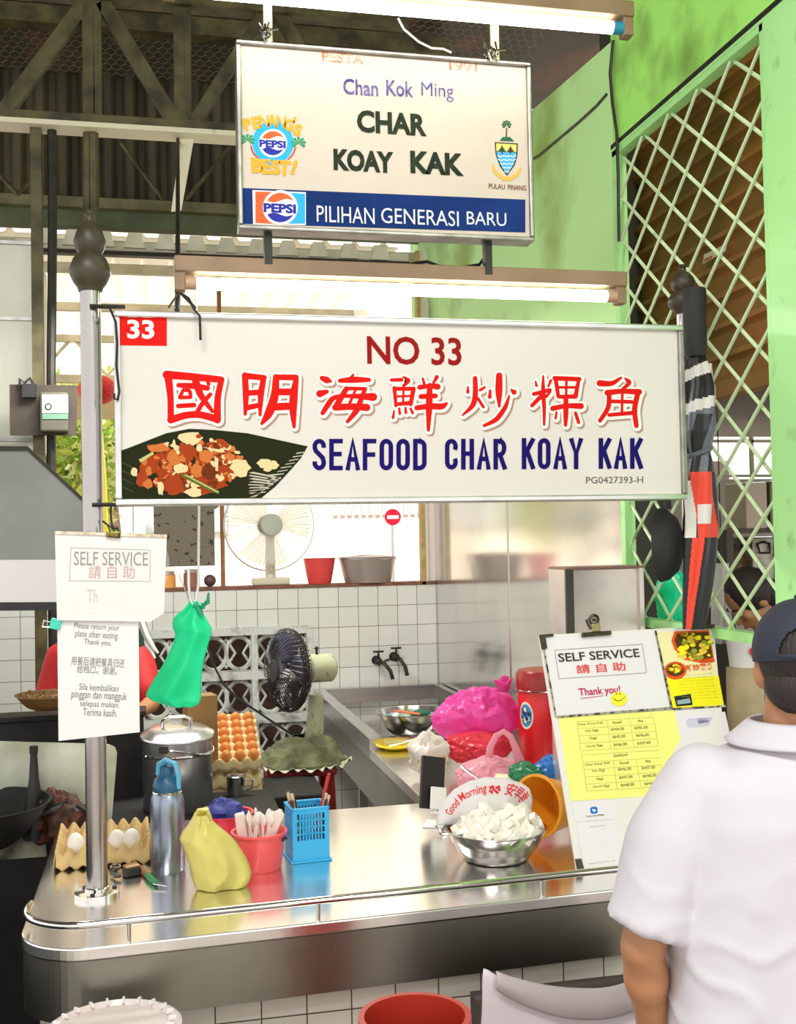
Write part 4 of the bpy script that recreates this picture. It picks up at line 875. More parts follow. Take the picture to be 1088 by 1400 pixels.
for i, (px, dx, rot, lab) in enumerate(((-.048, -.004, -.12, 'pale stack of wrapped straws leaning at the left rim of the pink pail'), (.034, .02, .42, 'pale wrapped packet leaning out of the right side of the pink pail'))):
    b = B(); R = Matrix.Rotation(rot, 3, 'Y'); b.box((p.x+px, p.y-.01, p.z+.10), (.028, .018, .12), R); tag(mk('wrapped_packet', b, pw, smooth=False, bevel=.005), lab, 'packet', 'wrapped packets in the pink pail')
p = Pz(308, 1150, ZC); t = thing('basin', 'red pink plastic basin behind the pink pail', 'basin', p)
b = B(); b.lathe(p, bowl_prof(.082, .085, .06, .003, .006, .8), 36); mk('body', b, pk2, t)
b = B(); b.crumple((p.x+.0, p.y, ZC+.075), (.058, .05, .045), 4, .4, 3, 28); tag(mk('cloth', b, mat('cloth_navy', (.02, .03, .22), .6)), 'dark blue folded cloth in the red pink basin', 'cloth')
# blue basket with chopsticks
p = Pz(420, 1172, ZC); bl = mat('basket_blue', (.03, .40, .75), .35)
t = thing('chopstick_basket', 'pierced sky blue plastic basket holding chopsticks', 'basket', p, rz=.10)
hw, hd, hh = .052, .050, .150
fb = B()
def wall_(b, ax, s):
    # one pierced side in local axes
    for i in range(6):
        k = -hw+.012+i*(2*hw-.024)/5.0
    n = 9; x0, x1 = -hw+.012, hw-.012; st_ = (x1-x0)/n
    def pbox(x0_, x1_, z0_, z1_):
        if ax == 0: b.box(((x0_+x1_)/2, s*hd, (z0_+z1_)/2), (x1_-x0_, .0035, z1_-z0_))
        else: b.box((s*hw, (x0_+x1_)/2*hd/hw, (z0_+z1_)/2), (.0035, (x1_-x0_)*hd/hw, z1_-z0_))
    pbox(-hw, hw, 0, .062); pbox(-hw, hw, .137, hh); pbox(-hw, x0, .062, .137); pbox(x1, hw, .062, .137)
    for i in range(1, n): pbox(x0+i*st_-.0022, x0+i*st_+.0022, .062, .137)
    for z in (.080, .099, .118): pbox(x0, x1, z-.0022, z+.0022)
for ax in (0, 1):
    for s_ in (-1, 1):
        b = B(); wall_(b, ax, s_); mk('side', b, bl, t, local=True, smooth=False)
b = B(); b.box((0, 0, .003), (2*hw+.016, 2*hd+.016, .006)); mk('base', b, bl, t, local=True, smooth=False, bevel=.003)
b = B()
for s_ in (-1, 1): b.box((0, s_*hd, hh), (2*hw+.008, .008, .008)); b.box((s_*hw, 0, hh), (.008, 2*hd+.008, .008))
mk('rim', b, bl, t, local=True, smooth=False, bevel=.002)
BM = WM[t.name]; rs = mat('stick_red', (.50, .025, .02), .35); ds = mat('stick_dark', (.10, .03, .015), .4); ps_ = mat('stick_painted', (.62, .50, .33), .4, 0, col2=(.10, .04, .02), vscale=45, ramp=(.42, .5))
for i, (x0, y0, x1, y1, h, m, lab) in enumerate(((.015, .02, .068, -.005, .235, rs, 'red chopstick leaning right in the blue basket, the tallest'), (.008, .0, .06, -.02, .228, rs, 'red chopstick leaning right in the blue basket, in front of the tallest'),
    (.02, .01, .052, -.03, .185, ps_, 'patterned chopstick in the blue basket in front of the red ones'), (.03, .02, .06, -.03, .178, ps_, 'patterned chopstick at the right rim of the blue basket'), (.035, -.01, .05, -.035, .168, ds, 'short dark chopstick at the right corner of the blue basket'),
    (-.02, .0, -.052, .01, .19, ps_, 'patterned chopstick leaning left in the blue basket, the tallest on that side'), (-.015, -.01, -.045, -.01, .188, ps_, 'patterned chopstick beside the tallest left leaning one in the blue basket'), (-.01, .0, -.05, -.02, .172, ds, 'dark chopstick leaning left at the front of the blue basket'), (.0, .02, -.035, .01, .178, ds, 'dark red chopstick leaning left behind the others in the blue basket'))):
    b = B(); b.tube([BM @ Vector((x0, y0, .009)), BM @ Vector((x1, y1, h))], [.0032, .0048], 8); tag(mk('chopstick', b, m), lab, 'chopstick', 'chopsticks in the blue basket')
# ------------------------------------------------------------------ notices hung on the left pole
YN = bp.y-.045
fn_ = Fr((0, YN, 0), (1, 0, -.10), (0, 0, 1)); film = mat('clear_film', (.84, .80, .77), .25, coat=.3)
t = thing('notice_board', 'tall white laminated notice asking to return plates, clipped to the left pole', 'notice', fn_.pt(*fn_.hit(135, 1008)))
b = B(); b.prism([fn_.pt(*fn_.hit(x, y)) for x, y in ((77, 735), (188, 738), (191, 1001), (80, 1013))], fn_.n*-.004); mk('sheet', b, paper, t, smooth=False)
b = B()
for s_, x0, x1, y0, y1 in (('Please return your', 101, 163, 851, 861), ('plate after eating.', 102, 162, 861, 873), ('Thank you.', 114, 152, 873, 883), ('Sila kembalikan', 108, 162, 934, 943), ('pinggan dan mangguk', 97, 173, 943, 957), ('selepas makan.', 109, 163, 957, 968), ('Terima kasih.', 113, 160, 968, 978)):
    text(b, s_, fn_, x0, y0, x1, y1, .0, .0008)
text(b, '用餐后请把餐具归还', fn_, 97, 897, 170, 909, .0, .0008); text(b, '给档口。谢谢。', fn_, 105, 909, 160, 920, .0, .0008)
mk('lettering', b, ink_grey, t, smooth=False)
b = B(); R = Matrix.Rotation(.25, 3, 'Y'); P = fn_.pt(*fn_.hit(76, 853), .004); b.box(P, (.026, .012, .028), R); mk('binder_clip', b, mat('clip_green', (.05, .62, .48), .4), t, smooth=False, bevel=.003)
b = B(); b.tube([P+Vector(v) for v in ((-.012, -.004, .006), (-.028, -.006, .01), (-.032, -.006, -.006), (-.012, -.004, -.008))], .0016, 5); mk('clip_wire', b, chrome, t)
fu = Fr((0, YN-.012, 0), (1, 0, -.03), (0, 0, 1))
t = thing('plastic_notice', 'white SELF SERVICE notice in a crumpled plastic sleeve on the left pole', 'notice', fu.pt(*fu.hit(150, 850)))
cn = [(75, 728), (228, 733), (224, 838), (206, 850), (78, 848)]
b = B(); b.prism([fu.pt(*fu.hit(x, y)) for x, y in cn], fu.n*-.004); mk('sheet', b, film, t, smooth=False)
b = B(); text(b, 'SELF SERVICE', fu, 101, 754, 202, 773, .0, .0008); mk('lettering', b, mat('ink_mid', (.24, .22, .23), .6), t, smooth=False)
b = B(); text(b, '請 自 助', fu, 121, 773, 184, 791, .0, .0008); mk('lettering', b, mat('ink_rose', (.60, .30, .28), .6), t, smooth=False)
b = B(); text(b, 'Th', fu, 119, 806, 133, 824, .0, .0008); mk('lettering', b, mat('ink_faint', (.58, .52, .50), .6), t, smooth=False)
b = B()
bx = [(97, 749), (205, 752), (205, 795), (95, 794)]
for i in range(4): stroke(b, fu, [(*bx[i], .6), (*bx[(i+1) % 4], .6)], .0006)
mk('border', b, ink_grey, t, smooth=False)
b = B(); random.seed(3)
b.sheet(lambda u, v: fu.pt(*fu.hit(96+128*u+8*sin(v*5), 742+96*v), .004+.006*abs(noise.noise(Vector((u*3.5, v*3.5, 1))))), 24, 24)
glz = mat('sleeve_glare', (.95, .93, .90), .12); _nt = glz.node_tree; tp = _nt.nodes.new('ShaderNodeBsdfTransparent'); mx = _nt.nodes.new('ShaderNodeMixShader'); mx.inputs[0].default_value = .16
_nt.links.new(tp.outputs[0], mx.inputs[1]); _nt.links.new(_nt.nodes['Principled BSDF'].outputs[0], mx.inputs[2]); _nt.links.new(mx.outputs[0], _nt.nodes['Material Output'].inputs[0])
mk('sleeve', b, glz, t)
b = B(); b.prism([fu.pt(*fu.hit(x, y), .001) for x, y in ((75, 726), (228, 731), (228, 735), (75, 730))], fu.n*.003); mk('top_strip', b, mat('strip_rust', (.55, .42, .25), .5, .4, col2=(.85, .8, .68), vscale=60), t, smooth=False)
b = B(); P = fu.pt(*fu.hit(155, 731), .006); b.box(P, (.036, .010, .016), Matrix.Rotation(.1, 3, 'Y')); mk('spring_clip', b, mat('clip_brass', (.35, .26, .06), .4, .8, col2=(.05, .04, .02), vscale=90), t, smooth=False, bevel=.003)
b = B()
for dx in (-.008, .004): b.tube([P+Vector((dx, -.004, .008)), P+Vector((dx-.006, -.006, .022)), P+Vector((dx+.006, -.006, .02)), P+Vector((dx+.01, -.004, .008))], .0018, 5)
mk('clip_wire', b, iron, t)
b = B(); b.tube([Py(x, y, YN+.02) for x, y in ((152, 690), (151, 700), (152, 712), (154, 724))], .003, 5); b.tube([Py(x, y, YN+.02) for x, y in ((140, 712), (150, 720), (162, 724))], .0025, 5); tag(mk('tie_wire', b, iron), 'thin wire tying the plastic SELF SERVICE notice under the stall sign', 'wire')
# ------------------------------------------------------------------ menu board on the counter
Q = lambda x, y: (700+x/3.4, 820+y/3.4)
BL = Pz(*Q(300, 1256), ZC+.002); TL = Py(*Q(128, 165), BL.y+.20); TR = Py(*Q(935, 120), BL.y+.25)
fm = Fr(BL, TR-TL, TL-BL)
def mp(x, y, e=0): return fm.pt(*fm.hit(*Q(x, y)), e)
bo = thing('menu_board', 'white clip menu board with yellow price list leaning on the counter behind the customer', 'menu board', BL)
b = B(); b.prism([mp(*q) for q in ((126, 165), (935, 120), (1040, 1203), (300, 1256))], fm.n*-.008); b.v = [Vector((v.x, v.y, max(v.z, ZC+.003))) for v in b.v]; mk('backing', b, mat('board_white', (.80, .77, .72), .4), bo, smooth=False)
def sheet_(name, pts, m, e, parent=bo): 
    b = B(); b.prism([mp(*q, e) for q in pts], fm.n*.0006); return mk(name, b, m, parent, smooth=False)
def fm_text(b, s_, x0, y0, x1, y1, bold=.01, e=.003): text(b, s_, fm, *Q(x0, y0), *Q(x1, y1), bold, e)
pap2 = mat('paper_cool', (.80, .77, .79), .45)
sA = sheet_('self_service_sheet', [(143, 178), (660, 147), (732, 500), (205, 545)], pap2, .0008)
b = B(); 
for s_ in (0,): text(b, 'SELF SERVICE', fm, *Q(216, 250), *Q(597, 291), .015, .003)
mk('lettering', b, ink, sA, smooth=False)
b = B(); text(b, '請 自 助', fm, *Q(300, 303), *Q(531, 346), .012, .003); mk('lettering', b, mat('ink_red', (.78, .07, .08), .6), sA, smooth=False)
b = B(); text(b, 'Thank you!', fm, *Q(312, 412), *Q(508, 458), .02, .003); stroke(b, fm, [(*Q(316, 460), .8), (*Q(420, 447), .8)], .003); mk('lettering', b, mat('ink_crimson', (.55, .03, .12), .6), sA, smooth=False)
b = B(); bx = [(196, 235), (603, 207), (623, 340), (217, 368)]
for i in range(4): stroke(b, fm, [(*Q(*bx[i]), .7), (*Q(*bx[(i+1) % 4]), .7)], .002)
mk('border', b, ink_grey, sA, smooth=False)
b = B(); b.k = 0; disc(b, fm, *Q(495, 462), 11.2, 10, .0034); b.k = 1
for dx in (-8, 8): disc(b, fm, *Q(490+dx, 438), .7, 1.6, .0038, 10)
stroke(b, fm, [(*Q(463, 455), .5), (*Q(480, 470), .9), (*Q(505, 470), .9), (*Q(522, 452), .5)], .0038)
mk('smiley', b, [mat('poster_smile', (.95, .82, .05), .5), ink], sA, smooth=False)
sB = sheet_('price_list', [(215, 546), (752, 514), (838, 900), (272, 936)], mat('paper_yellow', (.90, .88, .22), .5), .0008)
b = B(); g_ = B()
rows = [(('Char Koay Kak', 305, 425), ('Small', 466, 508), ('Big', 585, 608), 586), (('No Egg', 342, 400), ('RM4.00', 460, 520), ('RM5.00', 568, 630), 618), (('Egg', 362, 392), ('RM5.00', 467, 526), ('RM6.00', 576, 637), 653), (('Duck Egg', 345, 420), ('RM6.00', 472, 534), ('RM7.00', 582, 643), 690), (('Seafood', 470, 535), 739), (('Char Koay Kak', 338, 457), ('Small', 499, 542), ('Big', 620, 643), 776), (('No Egg', 372, 430), ('RM6.50', 492, 553), ('RM7.50', 603, 664), 806), (('Egg', 393, 422), ('RM7.00', 498, 560), ('RM8.00', 608, 670), 844), (('Duck Egg', 377, 452), ('RM8.00', 505, 567), ('RM9.00', 615, 676), 880)]
for r_ in rows:
    y = r_[-1]
    for s_, x0, x1 in r_[:-1]: fm_text(b, s_, x0, y-13-(x0-340)*.06, x1, y-(x0-340)*.06, .0, .003)
for y, xa, xb in ((568, 298, 655), (600, 300, 660), (634, 305, 668), (668, 312, 672), (702, 318, 678), (722, 322, 682), (756, 328, 690), (790, 333, 694), (824, 338, 700), (858, 342, 704), (890, 346, 708)): stroke(g_, fm, [(*Q(xa, y), .35), (*Q(xb, y-22), .35)], .0025)
for xa, ya, xb, yb in ((298, 568, 318, 702), (438, 560, 458, 692), (545, 553, 565, 686), (655, 546, 678, 680), (322, 722, 346, 890), (468, 750, 486, 880), (575, 744, 596, 872)): stroke(g_, fm, [(*Q(xa, ya), .35), (*Q(xb, yb), .35)], .0025)
mk('lettering', b, mat('ink_olive', (.16, .15, .03), .6), sB, smooth=False); mk('table_lines', g_, mat('ink_line', (.45, .45, .10), .6), sB, smooth=False)
sC = sheet_('dish_poster', [(668, 152), (912, 140), (985, 500), (742, 512)], mat('poster_cream', (.86, .80, .42), .4), .0012)
b = B(); random.seed(21)
def ps2(k, pts, e): b.k = k; b.ngon([mp(*q, e) for q in pts])
def el(k, cx, cy, rx, ry, e, n=28, a0=0, a1=2*pi): ps2(k, [(cx+rx*cos(a0+(a1-a0)*i/n), cy+ry*sin(a0+(a1-a0)*i/n)) for i in range(n)], e)
ps2(0, [(712, 368), (958, 355), (984, 498), (741, 510)], .0022)
ps2(1, [(752, 148), (912, 142), (940, 290), (880, 296), (800, 280), (752, 232), (738, 190)], .0024); ps2(2, [(765, 158), (908, 150), (930, 270), (880, 284), (810, 268), (764, 222), (752, 188)], .0026)
el(1, 757, 330, 52, 42, .0024); el(2, 757, 327, 42, 30, .0026)
for i in range(75):
    if i < 50: x, y = random.uniform(768, 918), random.uniform(158, 270); sc = 1
    else: q = random.uniform(0, 6.28); x, y = 757+32*cos(q)*random.random(), 327+22*sin(q)*random.random(); sc = .55
    r = random.uniform(8, 22)*sc; ps2(random.choice((0, 0, 3, 3, 4, 5)), [(x+r*cos(a)*random.uniform(.6, 1.1), y+r*.75*sin(a)*random.uniform(.6, 1.1)) for a in [2*pi*j/7 for j in range(7)]], .003+i*4e-6)
ps2(6, [(750, 450), (828, 438), (837, 490), (762, 497)], .0028); ps2(7, [(762, 470), (822, 458), (828, 480), (768, 488)], .003)
PM = [mat('poster_yellow', (.92, .84, .02), .4), mat('poster_red', (.78, .10, .02), .4), mat('poster_dark', (.10, .05, .01), .4), mat('poster_gold', (.90, .62, .06), .4), mat('poster_brown', (.40, .16, .02), .4), mat('poster_green', (.30, .35, .04), .4), mat('poster_black', (.02, .025, .03), .4), mat('poster_steel', (.30, .42, .45), .4)]
mk('picture', b, PM, sC, smooth=False)
b = B(); text(b, '海鮮炒粿角', fm, *Q(776, 305), *Q(934, 336), .025, .0036); text(b, '國明', fm, *Q(874, 276), *Q(930, 298), .025, .0036); mk('lettering', b, PM[1], sC, smooth=False)
b = B()
for k in range(9): y = 352+k*14; fm_text(b, 'seafood char koay kak no 33' if k % 2 else 'no 33 char koay kak egg', 762+k*3, y, 930+k*3, y+5, .0, .0034)
mk('lettering', b, mat('poster_ink', (.45, .36, .05), .5), sC, smooth=False)
sD = sheet_('payment_sheet', [(760, 541), (988, 521), (1026, 700), (792, 712)], pap2, .0012)
b = B(); 
b.ngon([mp(*q, .0022) for q in ((806, 562), (816, 553), (965, 543), (976, 548), (980, 578), (970, 586), (820, 596), (810, 590))]); mk('heading_band', b, mat('poster_lavender', (.62, .60, .72), .5), sD, smooth=False)
b = B(); text(b, 'QRPAY', fm, *Q(862, 562), *Q(916, 578), .03, .003); fm_text(b, 'DuitNow', 862, 553, 905, 560, 0, .003); mk('lettering', b, mat('ink_navy', (.05, .05, .18), .6), sD, smooth=False)
sE = sheet_('payment_label', [(276, 942), (470, 930), (487, 1018), (292, 1032)], pap2, .0012)
b = B(); b.k = 0; b.ngon([mp(*q, .0022) for q in ((361, 970), (368, 963), (388, 962), (395, 968), (396, 988), (390, 994), (370, 995), (363, 990))]); b.k = 1; b.ngon([mp(*q, .0026) for q in ((370, 972), (388, 976), (386, 985), (374, 985))])
mk('icon', b, [mat('poster_azure', (.02, .18, .60), .4), paper], sE, smooth=False)
b = B(); fm_text(b, "Touch 'n Go eWallet", 342, 1003, 428, 1012, .01, .003); mk('lettering', b, ink, sE, smooth=False)
sF = sheet_('payment_card', [(298, 1036), (485, 1020), (536, 1238), (330, 1253)], pap2, .0012)
b = B(); fm_text(b, 'Scan here to pay', 362, 1053, 428, 1060, 0, .003); fm_text(b, 'Scan with your Touch n Go', 355, 1224, 480, 1232, 0, .003); mk('lettering', b, ink_grey, sF, smooth=False)
rus = mat('rusty_steel', (.45, .40, .33), .4, .8, col2=(.06, .04, .03), vscale=70, ramp=(.42, .55))
for nm, pts in (('edge_strip', ((140, 172), (205, 545), (198, 545), (132, 172))), ('edge_strip', ((203, 541), (745, 498), (747, 510), (205, 551))), ('edge_strip', ((660, 145), (668, 145), (745, 508), (735, 510))), ('edge_strip', ((742, 504), (1000, 490), (1002, 498), (745, 514)))):
    sheet_(nm, pts, rus, .0032)
c = mp(385, 160); clip = mat('clip_bronze', (.10, .085, .06), .35, .9, var=.4, vscale=40)
cl = thing('bulldog_clip', 'dark metal bulldog clip gripping the top of the menu board', 'clip', c+Vector((0, -.012, 0)))
b = B(); b.prism([mp(x, y, .004) for x, y in ((316, 157), (452, 147), (455, 166), (318, 178))], fm.n*.010); mk('jaw', b, clip, cl, smooth=False, bevel=.003)
b = B(); b.prism([mp(x, y, .008) for x, y in ((358, 115), (398, 112), (404, 150), (362, 153))], fm.n*.006); mk('body', b, mat('clip_brass2', (.42, .33, .18), .35, .9), cl, smooth=False, bevel=.002)
b = B(); c2 = mp(372, 98, .012); b.tube([c2+Vector((.0135*cos(a), 0, .0135*sin(a))) for a in [2*pi*k/20 for k in range(20)]], .0045, 8, closed=True); b.cyl(c2+Vector((0, -.004, 0)), c2+Vector((0, .004, 0)), .006, n=12); mk('coil', b, clip, cl)
b = B(); b.tube([mp(340, 95, .01), mp(350, 120, .01), mp(362, 140, .01)], .006, 6); mk('lever', b, clip, cl)
for pts in (((122, 166), (185, 160), (188, 172), (150, 176), (158, 228), (134, 232)), ((865, 120), (933, 116), (936, 134), (869, 140)), ((289, 1206), (316, 1204), (330, 1256), (300, 1260))):
    b = B(); b.prism([mp(*q, .0036) for q in pts], fm.n*.005); mk('corner_clip', b, clip, bo, smooth=False)
# ------------------------------------------------------------------ bowl of rice cake pieces
p = Pz(686, 1181, ZC); p.y += .055; t = thing('mixing_bowl', 'stainless bowl heaped with white cut rice cake at the front of the counter', 'bowl', p)
bowl_m = mat('bowl_steel', (.66, .64, .62), .14, 1.0, var=.1, vscale=10); RB = .15; HB = .088
b = B(); b.lathe(p, [(0, 0), (.085, 0), (.092, .004), (.118, .035), (.128, .055), (.131, .058), (.137, .082), (.146, .086), (.147, .089), (.136, .087), (.126, .058), (.115, .036), (.088, .007), (0, .006)], 48); mk('bowl', b, bowl_m, t)
cake = mat('rice_cake', (.84, .80, .70), .5, sss=.15); random.seed(17); protos = []
def cake_b(sd):
    b = B(); random.seed(sd); a, c_, h = random.uniform(.024, .034), random.uniform(.012, .017), random.uniform(.010, .014)
    P = [(-a, -c_*.8), (a*.6, -c_), (a, c_*.3), (a*.2, c_), (-a*.8, c_*.7)]
    b.prism([(x, y, -h) for x, y in P], (random.uniform(-.004, .004), .002, 2*h)); return b
for k in range(3): o = mk('rice_cake_piece', cake_b(40+k), cake, bevel=.003); protos.append(o)
random.seed(9); n_ = 0
for lay, (cnt, R_, z) in enumerate(((24, .120, .082), (21, .102, .101), (16, .082, .118), (9, .05, .129))):
    for k in range(cnt):
        q = 2*pi*k/cnt+lay*.4+random.uniform(-.1, .1); r = R_*random.uniform(.86, 1.02)
        if sin(q) > .55 and lay < 3: r *= .8
        o = protos[n_ % 3] if n_ < 3 else dup(protos[n_ % 3]); n_ += 1
        o.location = (p.x+r*cos(q)+.012, p.y+r*sin(q), p.z+z+random.uniform(-.005, .007)); o.rotation_euler = (random.uniform(-1.1, 1.1), random.uniform(-.9, .9), random.uniform(0, 6.3))
        o['label'] = 'white rice cake piece heaped in the stainless bowl on the counter'; o['category'] = 'rice cake'; o['group'] = 'rice cake pieces in the steel bowl'
b = B(); b.ball((p.x, p.y, p.z+.075), (.110, .110, .058), 24); o = tag(mk('rice_cake_heap', b, cake), 'inside of the heap of white rice cake filling the stainless bowl', 'rice cake'); o['kind'] = 'stuff'
# printed towel bag draped over the back rim
YG = p.y+.06
wb = clothlike('bag_white', (.86, .83, .82), .3, 1, .25)
t = thing('printed_bag', 'white plastic bag printed Good Morning in red standing behind the rice cakes', 'plastic bag', (p.x, YG, ZC+.08))
arc = [(598, 1128), (600, 1112), (608, 1096), (622, 1080), (642, 1069), (665, 1063), (690, 1064), (712, 1070), (724, 1078), (728, 1092), (727, 1106)]
def ap(u):
    k = u*(len(arc)-1); i = min(int(k), len(arc)-2); f = k-i; return (arc[i][0]*(1-f)+arc[i+1][0]*f, arc[i][1]*(1-f)+arc[i+1][1]*f)
cb_ = (664, 1128)
def bagf(u, v):
    x, y = ap(u); X = x+(cb_[0]-x)*v*.75; Y = y+(cb_[1]-y)*v*.9
    bulge = .055*sin(pi*u)*v; return Py(X, Y, YG-.01-bulge+.006*noise.noise(Vector((u*8, v*4, 2))))
b = B(); b.sheet(bagf, 40, 14); mk('sheet', b, wb, t, solid=.002)
b = B(); b.sheet(lambda u, v: bagf(u, v)+Vector((0, .014+.05*v, -.002)), 30, 8); mk('back_layer', b, wb, t, solid=.002)
b = B(); b.k = 0
def on_arc(b, s_, u0, u1, h, v0=.42):
    vs, fs_, asp = text_geo(s_, .012); out = []
    for x, y in vs:
        q = bagf(u0+(u1-u0)*x, v0-h*y); out.append(q+Vector((0, -.003, 0)))
    b.add(out, fs_)
on_arc(b, 'Good Morning', .12, .50, .28, .40); on_arc(b, '安早君', .63, .86, .30, .36)
mk('lettering', b, mat('print_bag_red', (.72, .04, .05), .5), t, smooth=False)
b = B()
for u0 in (.535, .575):
    for k in range(5):
        q = bagf(u0+.012*cos(k*1.26), .27+.07*sin(k*1.26)); b.ball(q+Vector((0, -.002, 0)), .0045, 6)
mk('flower_print', b, mat('print_bag_red', (.72, .04, .05), .5), t)
# orange tub lying behind the bowl
p2 = Pz(752, 1160, ZC); axis = Vector((-.72, -.42, .10)).normalized(); R = axis.to_track_quat('Z', 'Y').to_matrix()
org = mat('tub_orange', (.85, .36, .02), .35); pc = Py(762, 1125, p.y+.13)
t = thing('tub', 'orange plastic tub tipped on its side between the rice cake bowl and menu board', 'tub', (pc.x, pc.y, ZC))
b = B(); b.lathe((pc.x+.06, pc.y+.05, ZC+.094), [(0, 0), (.058, 0), (.062, .005), (.088, .15), (.094, .15), (.094, .158), (.086, .158), (.058, .008), (0, .006)], 40, R); mk('body', b, org, t)
# phone on its stand
p = Pz(596, 1128, ZC); t = thing('phone_stand', 'white folding phone stand on the counter left of the rice cakes', 'stand', p)
b = B(); b.box((p.x+.0, p.y, ZC+.004), (.075, .085, .007), Matrix.Rotation(-.4, 3, 'Z')); mk('base', b, white_p, t, smooth=False, bevel=.003)
b = B(); b.cyl((p.x+.01, p.y+.01, ZC+.008), (p.x+.012, p.y+.012, ZC+.085), .006, n=12); mk('post', b, chrome, t)
RT = Matrix.Rotation(.25, 3, 'Z') @ Matrix.Rotation(.20, 3, 'Y') @ Matrix.Rotation(-.22, 3, 'X')
b = B(); b.box((p.x+.008, p.y-.004, ZC+.085), (.058, .006, .07), RT); mk('back_plate', b, white_p, t, smooth=False, bevel=.006)
b = B(); b.box(Vector((p.x+.002, p.y-.008, ZC+.045))+RT @ Vector((0, -.012, -.005)), (.05, .03, .006), RT); mk('ledge', b, white_p, t, smooth=False, bevel=.002)
t = thing('phone', 'black smartphone seen from behind on the white phone stand', 'phone', Vector((p.x, p.y+.0, ZC+.05)))
b = B(); b.box(Vector((p.x-.004, p.y+.022, ZC+.130)), (.088, .009, .165), RT); mk('body', b, black, t, smooth=False, bevel=.004)
b = B(); b.tube([Pz(605, 1128, ZC+.004), Pz(598, 1118, ZC+.03), Pz(608, 1112, ZC+.03), Pz(612, 1124, ZC+.005), Pz(602, 1136, ZC+.004), Pz(596, 1130, ZC+.012), Pz(606, 1140, ZC+.004), Pz(618, 1140, ZC+.004)], .003, 6); tag(mk('charging_cable', b, chrome), 'grey cable coiled at the foot of the phone stand', 'cable')
# ------------------------------------------------------------------ things on the prep table
p = Pz(748, 1046, ZC); rd = mat('tin_red', (.70, .012, .015), .3); dr = mat('tin_lid', (.30, .012, .010), .3)
Rt = .112; Ht = Py(748, 915, p.y).z-ZC
t = thing('round_tin', 'large round red tin with dark red lid standing behind the menu board', 'tin', p)
b = B(); b.lathe(p, [(0, 0), (Rt-.004, 0), (Rt, .005), (Rt, Ht*.83), (Rt-.002, Ht*.84), (0, Ht*.84)], 48); mk('body', b, rd, t)
b = B(); b.lathe(p+Vector((0, 0, Ht*.80)), [(Rt+.001, 0), (Rt+.006, .002), (Rt+.006, Ht*.16), (Rt-.004, Ht*.20), (Rt*.5, Ht*.21), (0, Ht*.212)], 48); mk('lid', b, dr, t)
b = B(); b.tube([p+Vector(((Rt+.007)*cos(a), (Rt+.007)*sin(a), Ht*.80)) for a in [2*pi*k/40 for k in range(40)]], .003, 6, closed=True); mk('rim_wire', b, chrome, t)
LMs = [mat('label_cream', (.75, .80, .68), .4), mat('label_blue', (.03, .28, .55), .4), mat('label_navy', (.02, .04, .10), .4), mat('label_green', (.05, .35, .12), .4)]
b = B()
def cylpt(a, z, e): return p+Vector(((Rt+e)*cos(a), (Rt+e)*sin(a), z))
ac = radians(205)
for k, r0, e in ((0, 1.0, .001), (1, .82, .0018)):
    b.k = k
    vs = [cylpt(ac, Ht*.55, e)]+[cylpt(ac+r0*.33*cos(q), Ht*.55+r0*.054*sin(q), e) for q in [2*pi*i/28 for i in range(28)]]
    b.add(vs, [(0, 1+i, 1+(i+1) % 28) for i in range(28)])
random.seed(4)
for i in range(16):
    b.k = random.choice((0, 2, 2, 3)); a_ = ac+random.uniform(-.17, .17); z_ = Ht*.55+random.uniform(-.03, .03); r = random.uniform(.005, .013)
    b.ngon([cylpt(a_+r*9*random.uniform(.6, 1.1)*cos(q), z_+r*random.uniform(.6, 1.2)*sin(q), .0024+i*3e-5) for q in [2*pi*j/7 for j in range(7)]])
mk('label', b, LMs, t, smooth=False)
pkb = clothlike('bag_pink', (.88, .12, .50), .25, 1, .4, (1, .2, .6)); redb = clothlike('bag_red', (.80, .05, .08), .3, 1, .3); lpk = clothlike('bag_pale_pink', (.90, .45, .55), .3, 1, .4, (1, .5, .6))
def crumple_bag(name, label, px, py, Y, r, seed, m, amp=.3, n=64, fq=2.4):
    c = Py(px, py, Y); t = thing(name, label, 'plastic bag', (c.x, c.y, max(ZC, c.z-r[2])))
    b = B(); b.crumple(c, r, seed, amp, fq, n)
    for v in b.v: v.z = max(v.z, ZC+.003+(.004*noise.noise(v*40)+.004))
    mk('bag', b, m, t, angle=38); return t, c
t, c = crumple_bag('plastic_bag', 'big crumpled bright pink plastic bag on the prep table left of the red tin', 652, 978, 4.30, (.138, .10, .105), 3.3, pkb, .36, 80, 1.5)
b = B(); q = Py(688, 945, 4.26); random.seed(31)
for k in range(4): b.tube([q, q+Vector((.015*cos(k*1.7), -.01, .03)), q+Vector((.04*cos(k*1.7), -.015*sin(k), .05+.012*(k % 2)))], [.022, .024, .008], 7, flat=.4)
mk('gathered_top', b, pkb, t)
t, c = crumple_bag('plastic_bag', 'red translucent plastic bag tucked under the big pink bag', 655, 1025, 4.14, (.12, .07, .058), 5.1, redb, .3, 64, 2)
t, c = crumple_bag('plastic_bag', 'clear plastic bag of white noodles beside the yellow plate', 586, 1030, 4.10, (.072, .06, .07), 7.7, clothlike('bag_clear', (.84, .78, .70), .25, 1, .3), .3, 48)
b = B(); c0 = c
for k in range(26):
    random.seed(k); a_ = random.uniform(0, 6.3); z_ = random.uniform(-.045, .0); r_ = .062
    b.tube([c0+Vector((r_*cos(a_+j*.22), -abs(r_*.85*sin(a_))*1.0*cos(j*.1)-.012, z_+.014*sin(j*.9+k))) for j in range(6)], .0022, 4)
mk('noodles', b, mat('noodle', (.82, .74, .45), .5), t)
t, c = crumple_bag('plastic_bag', 'pale pink plastic bag with upright handles in front of the red bag', 672, 1060, 3.78, (.115, .08, .062), 9.4, lpk, .25)
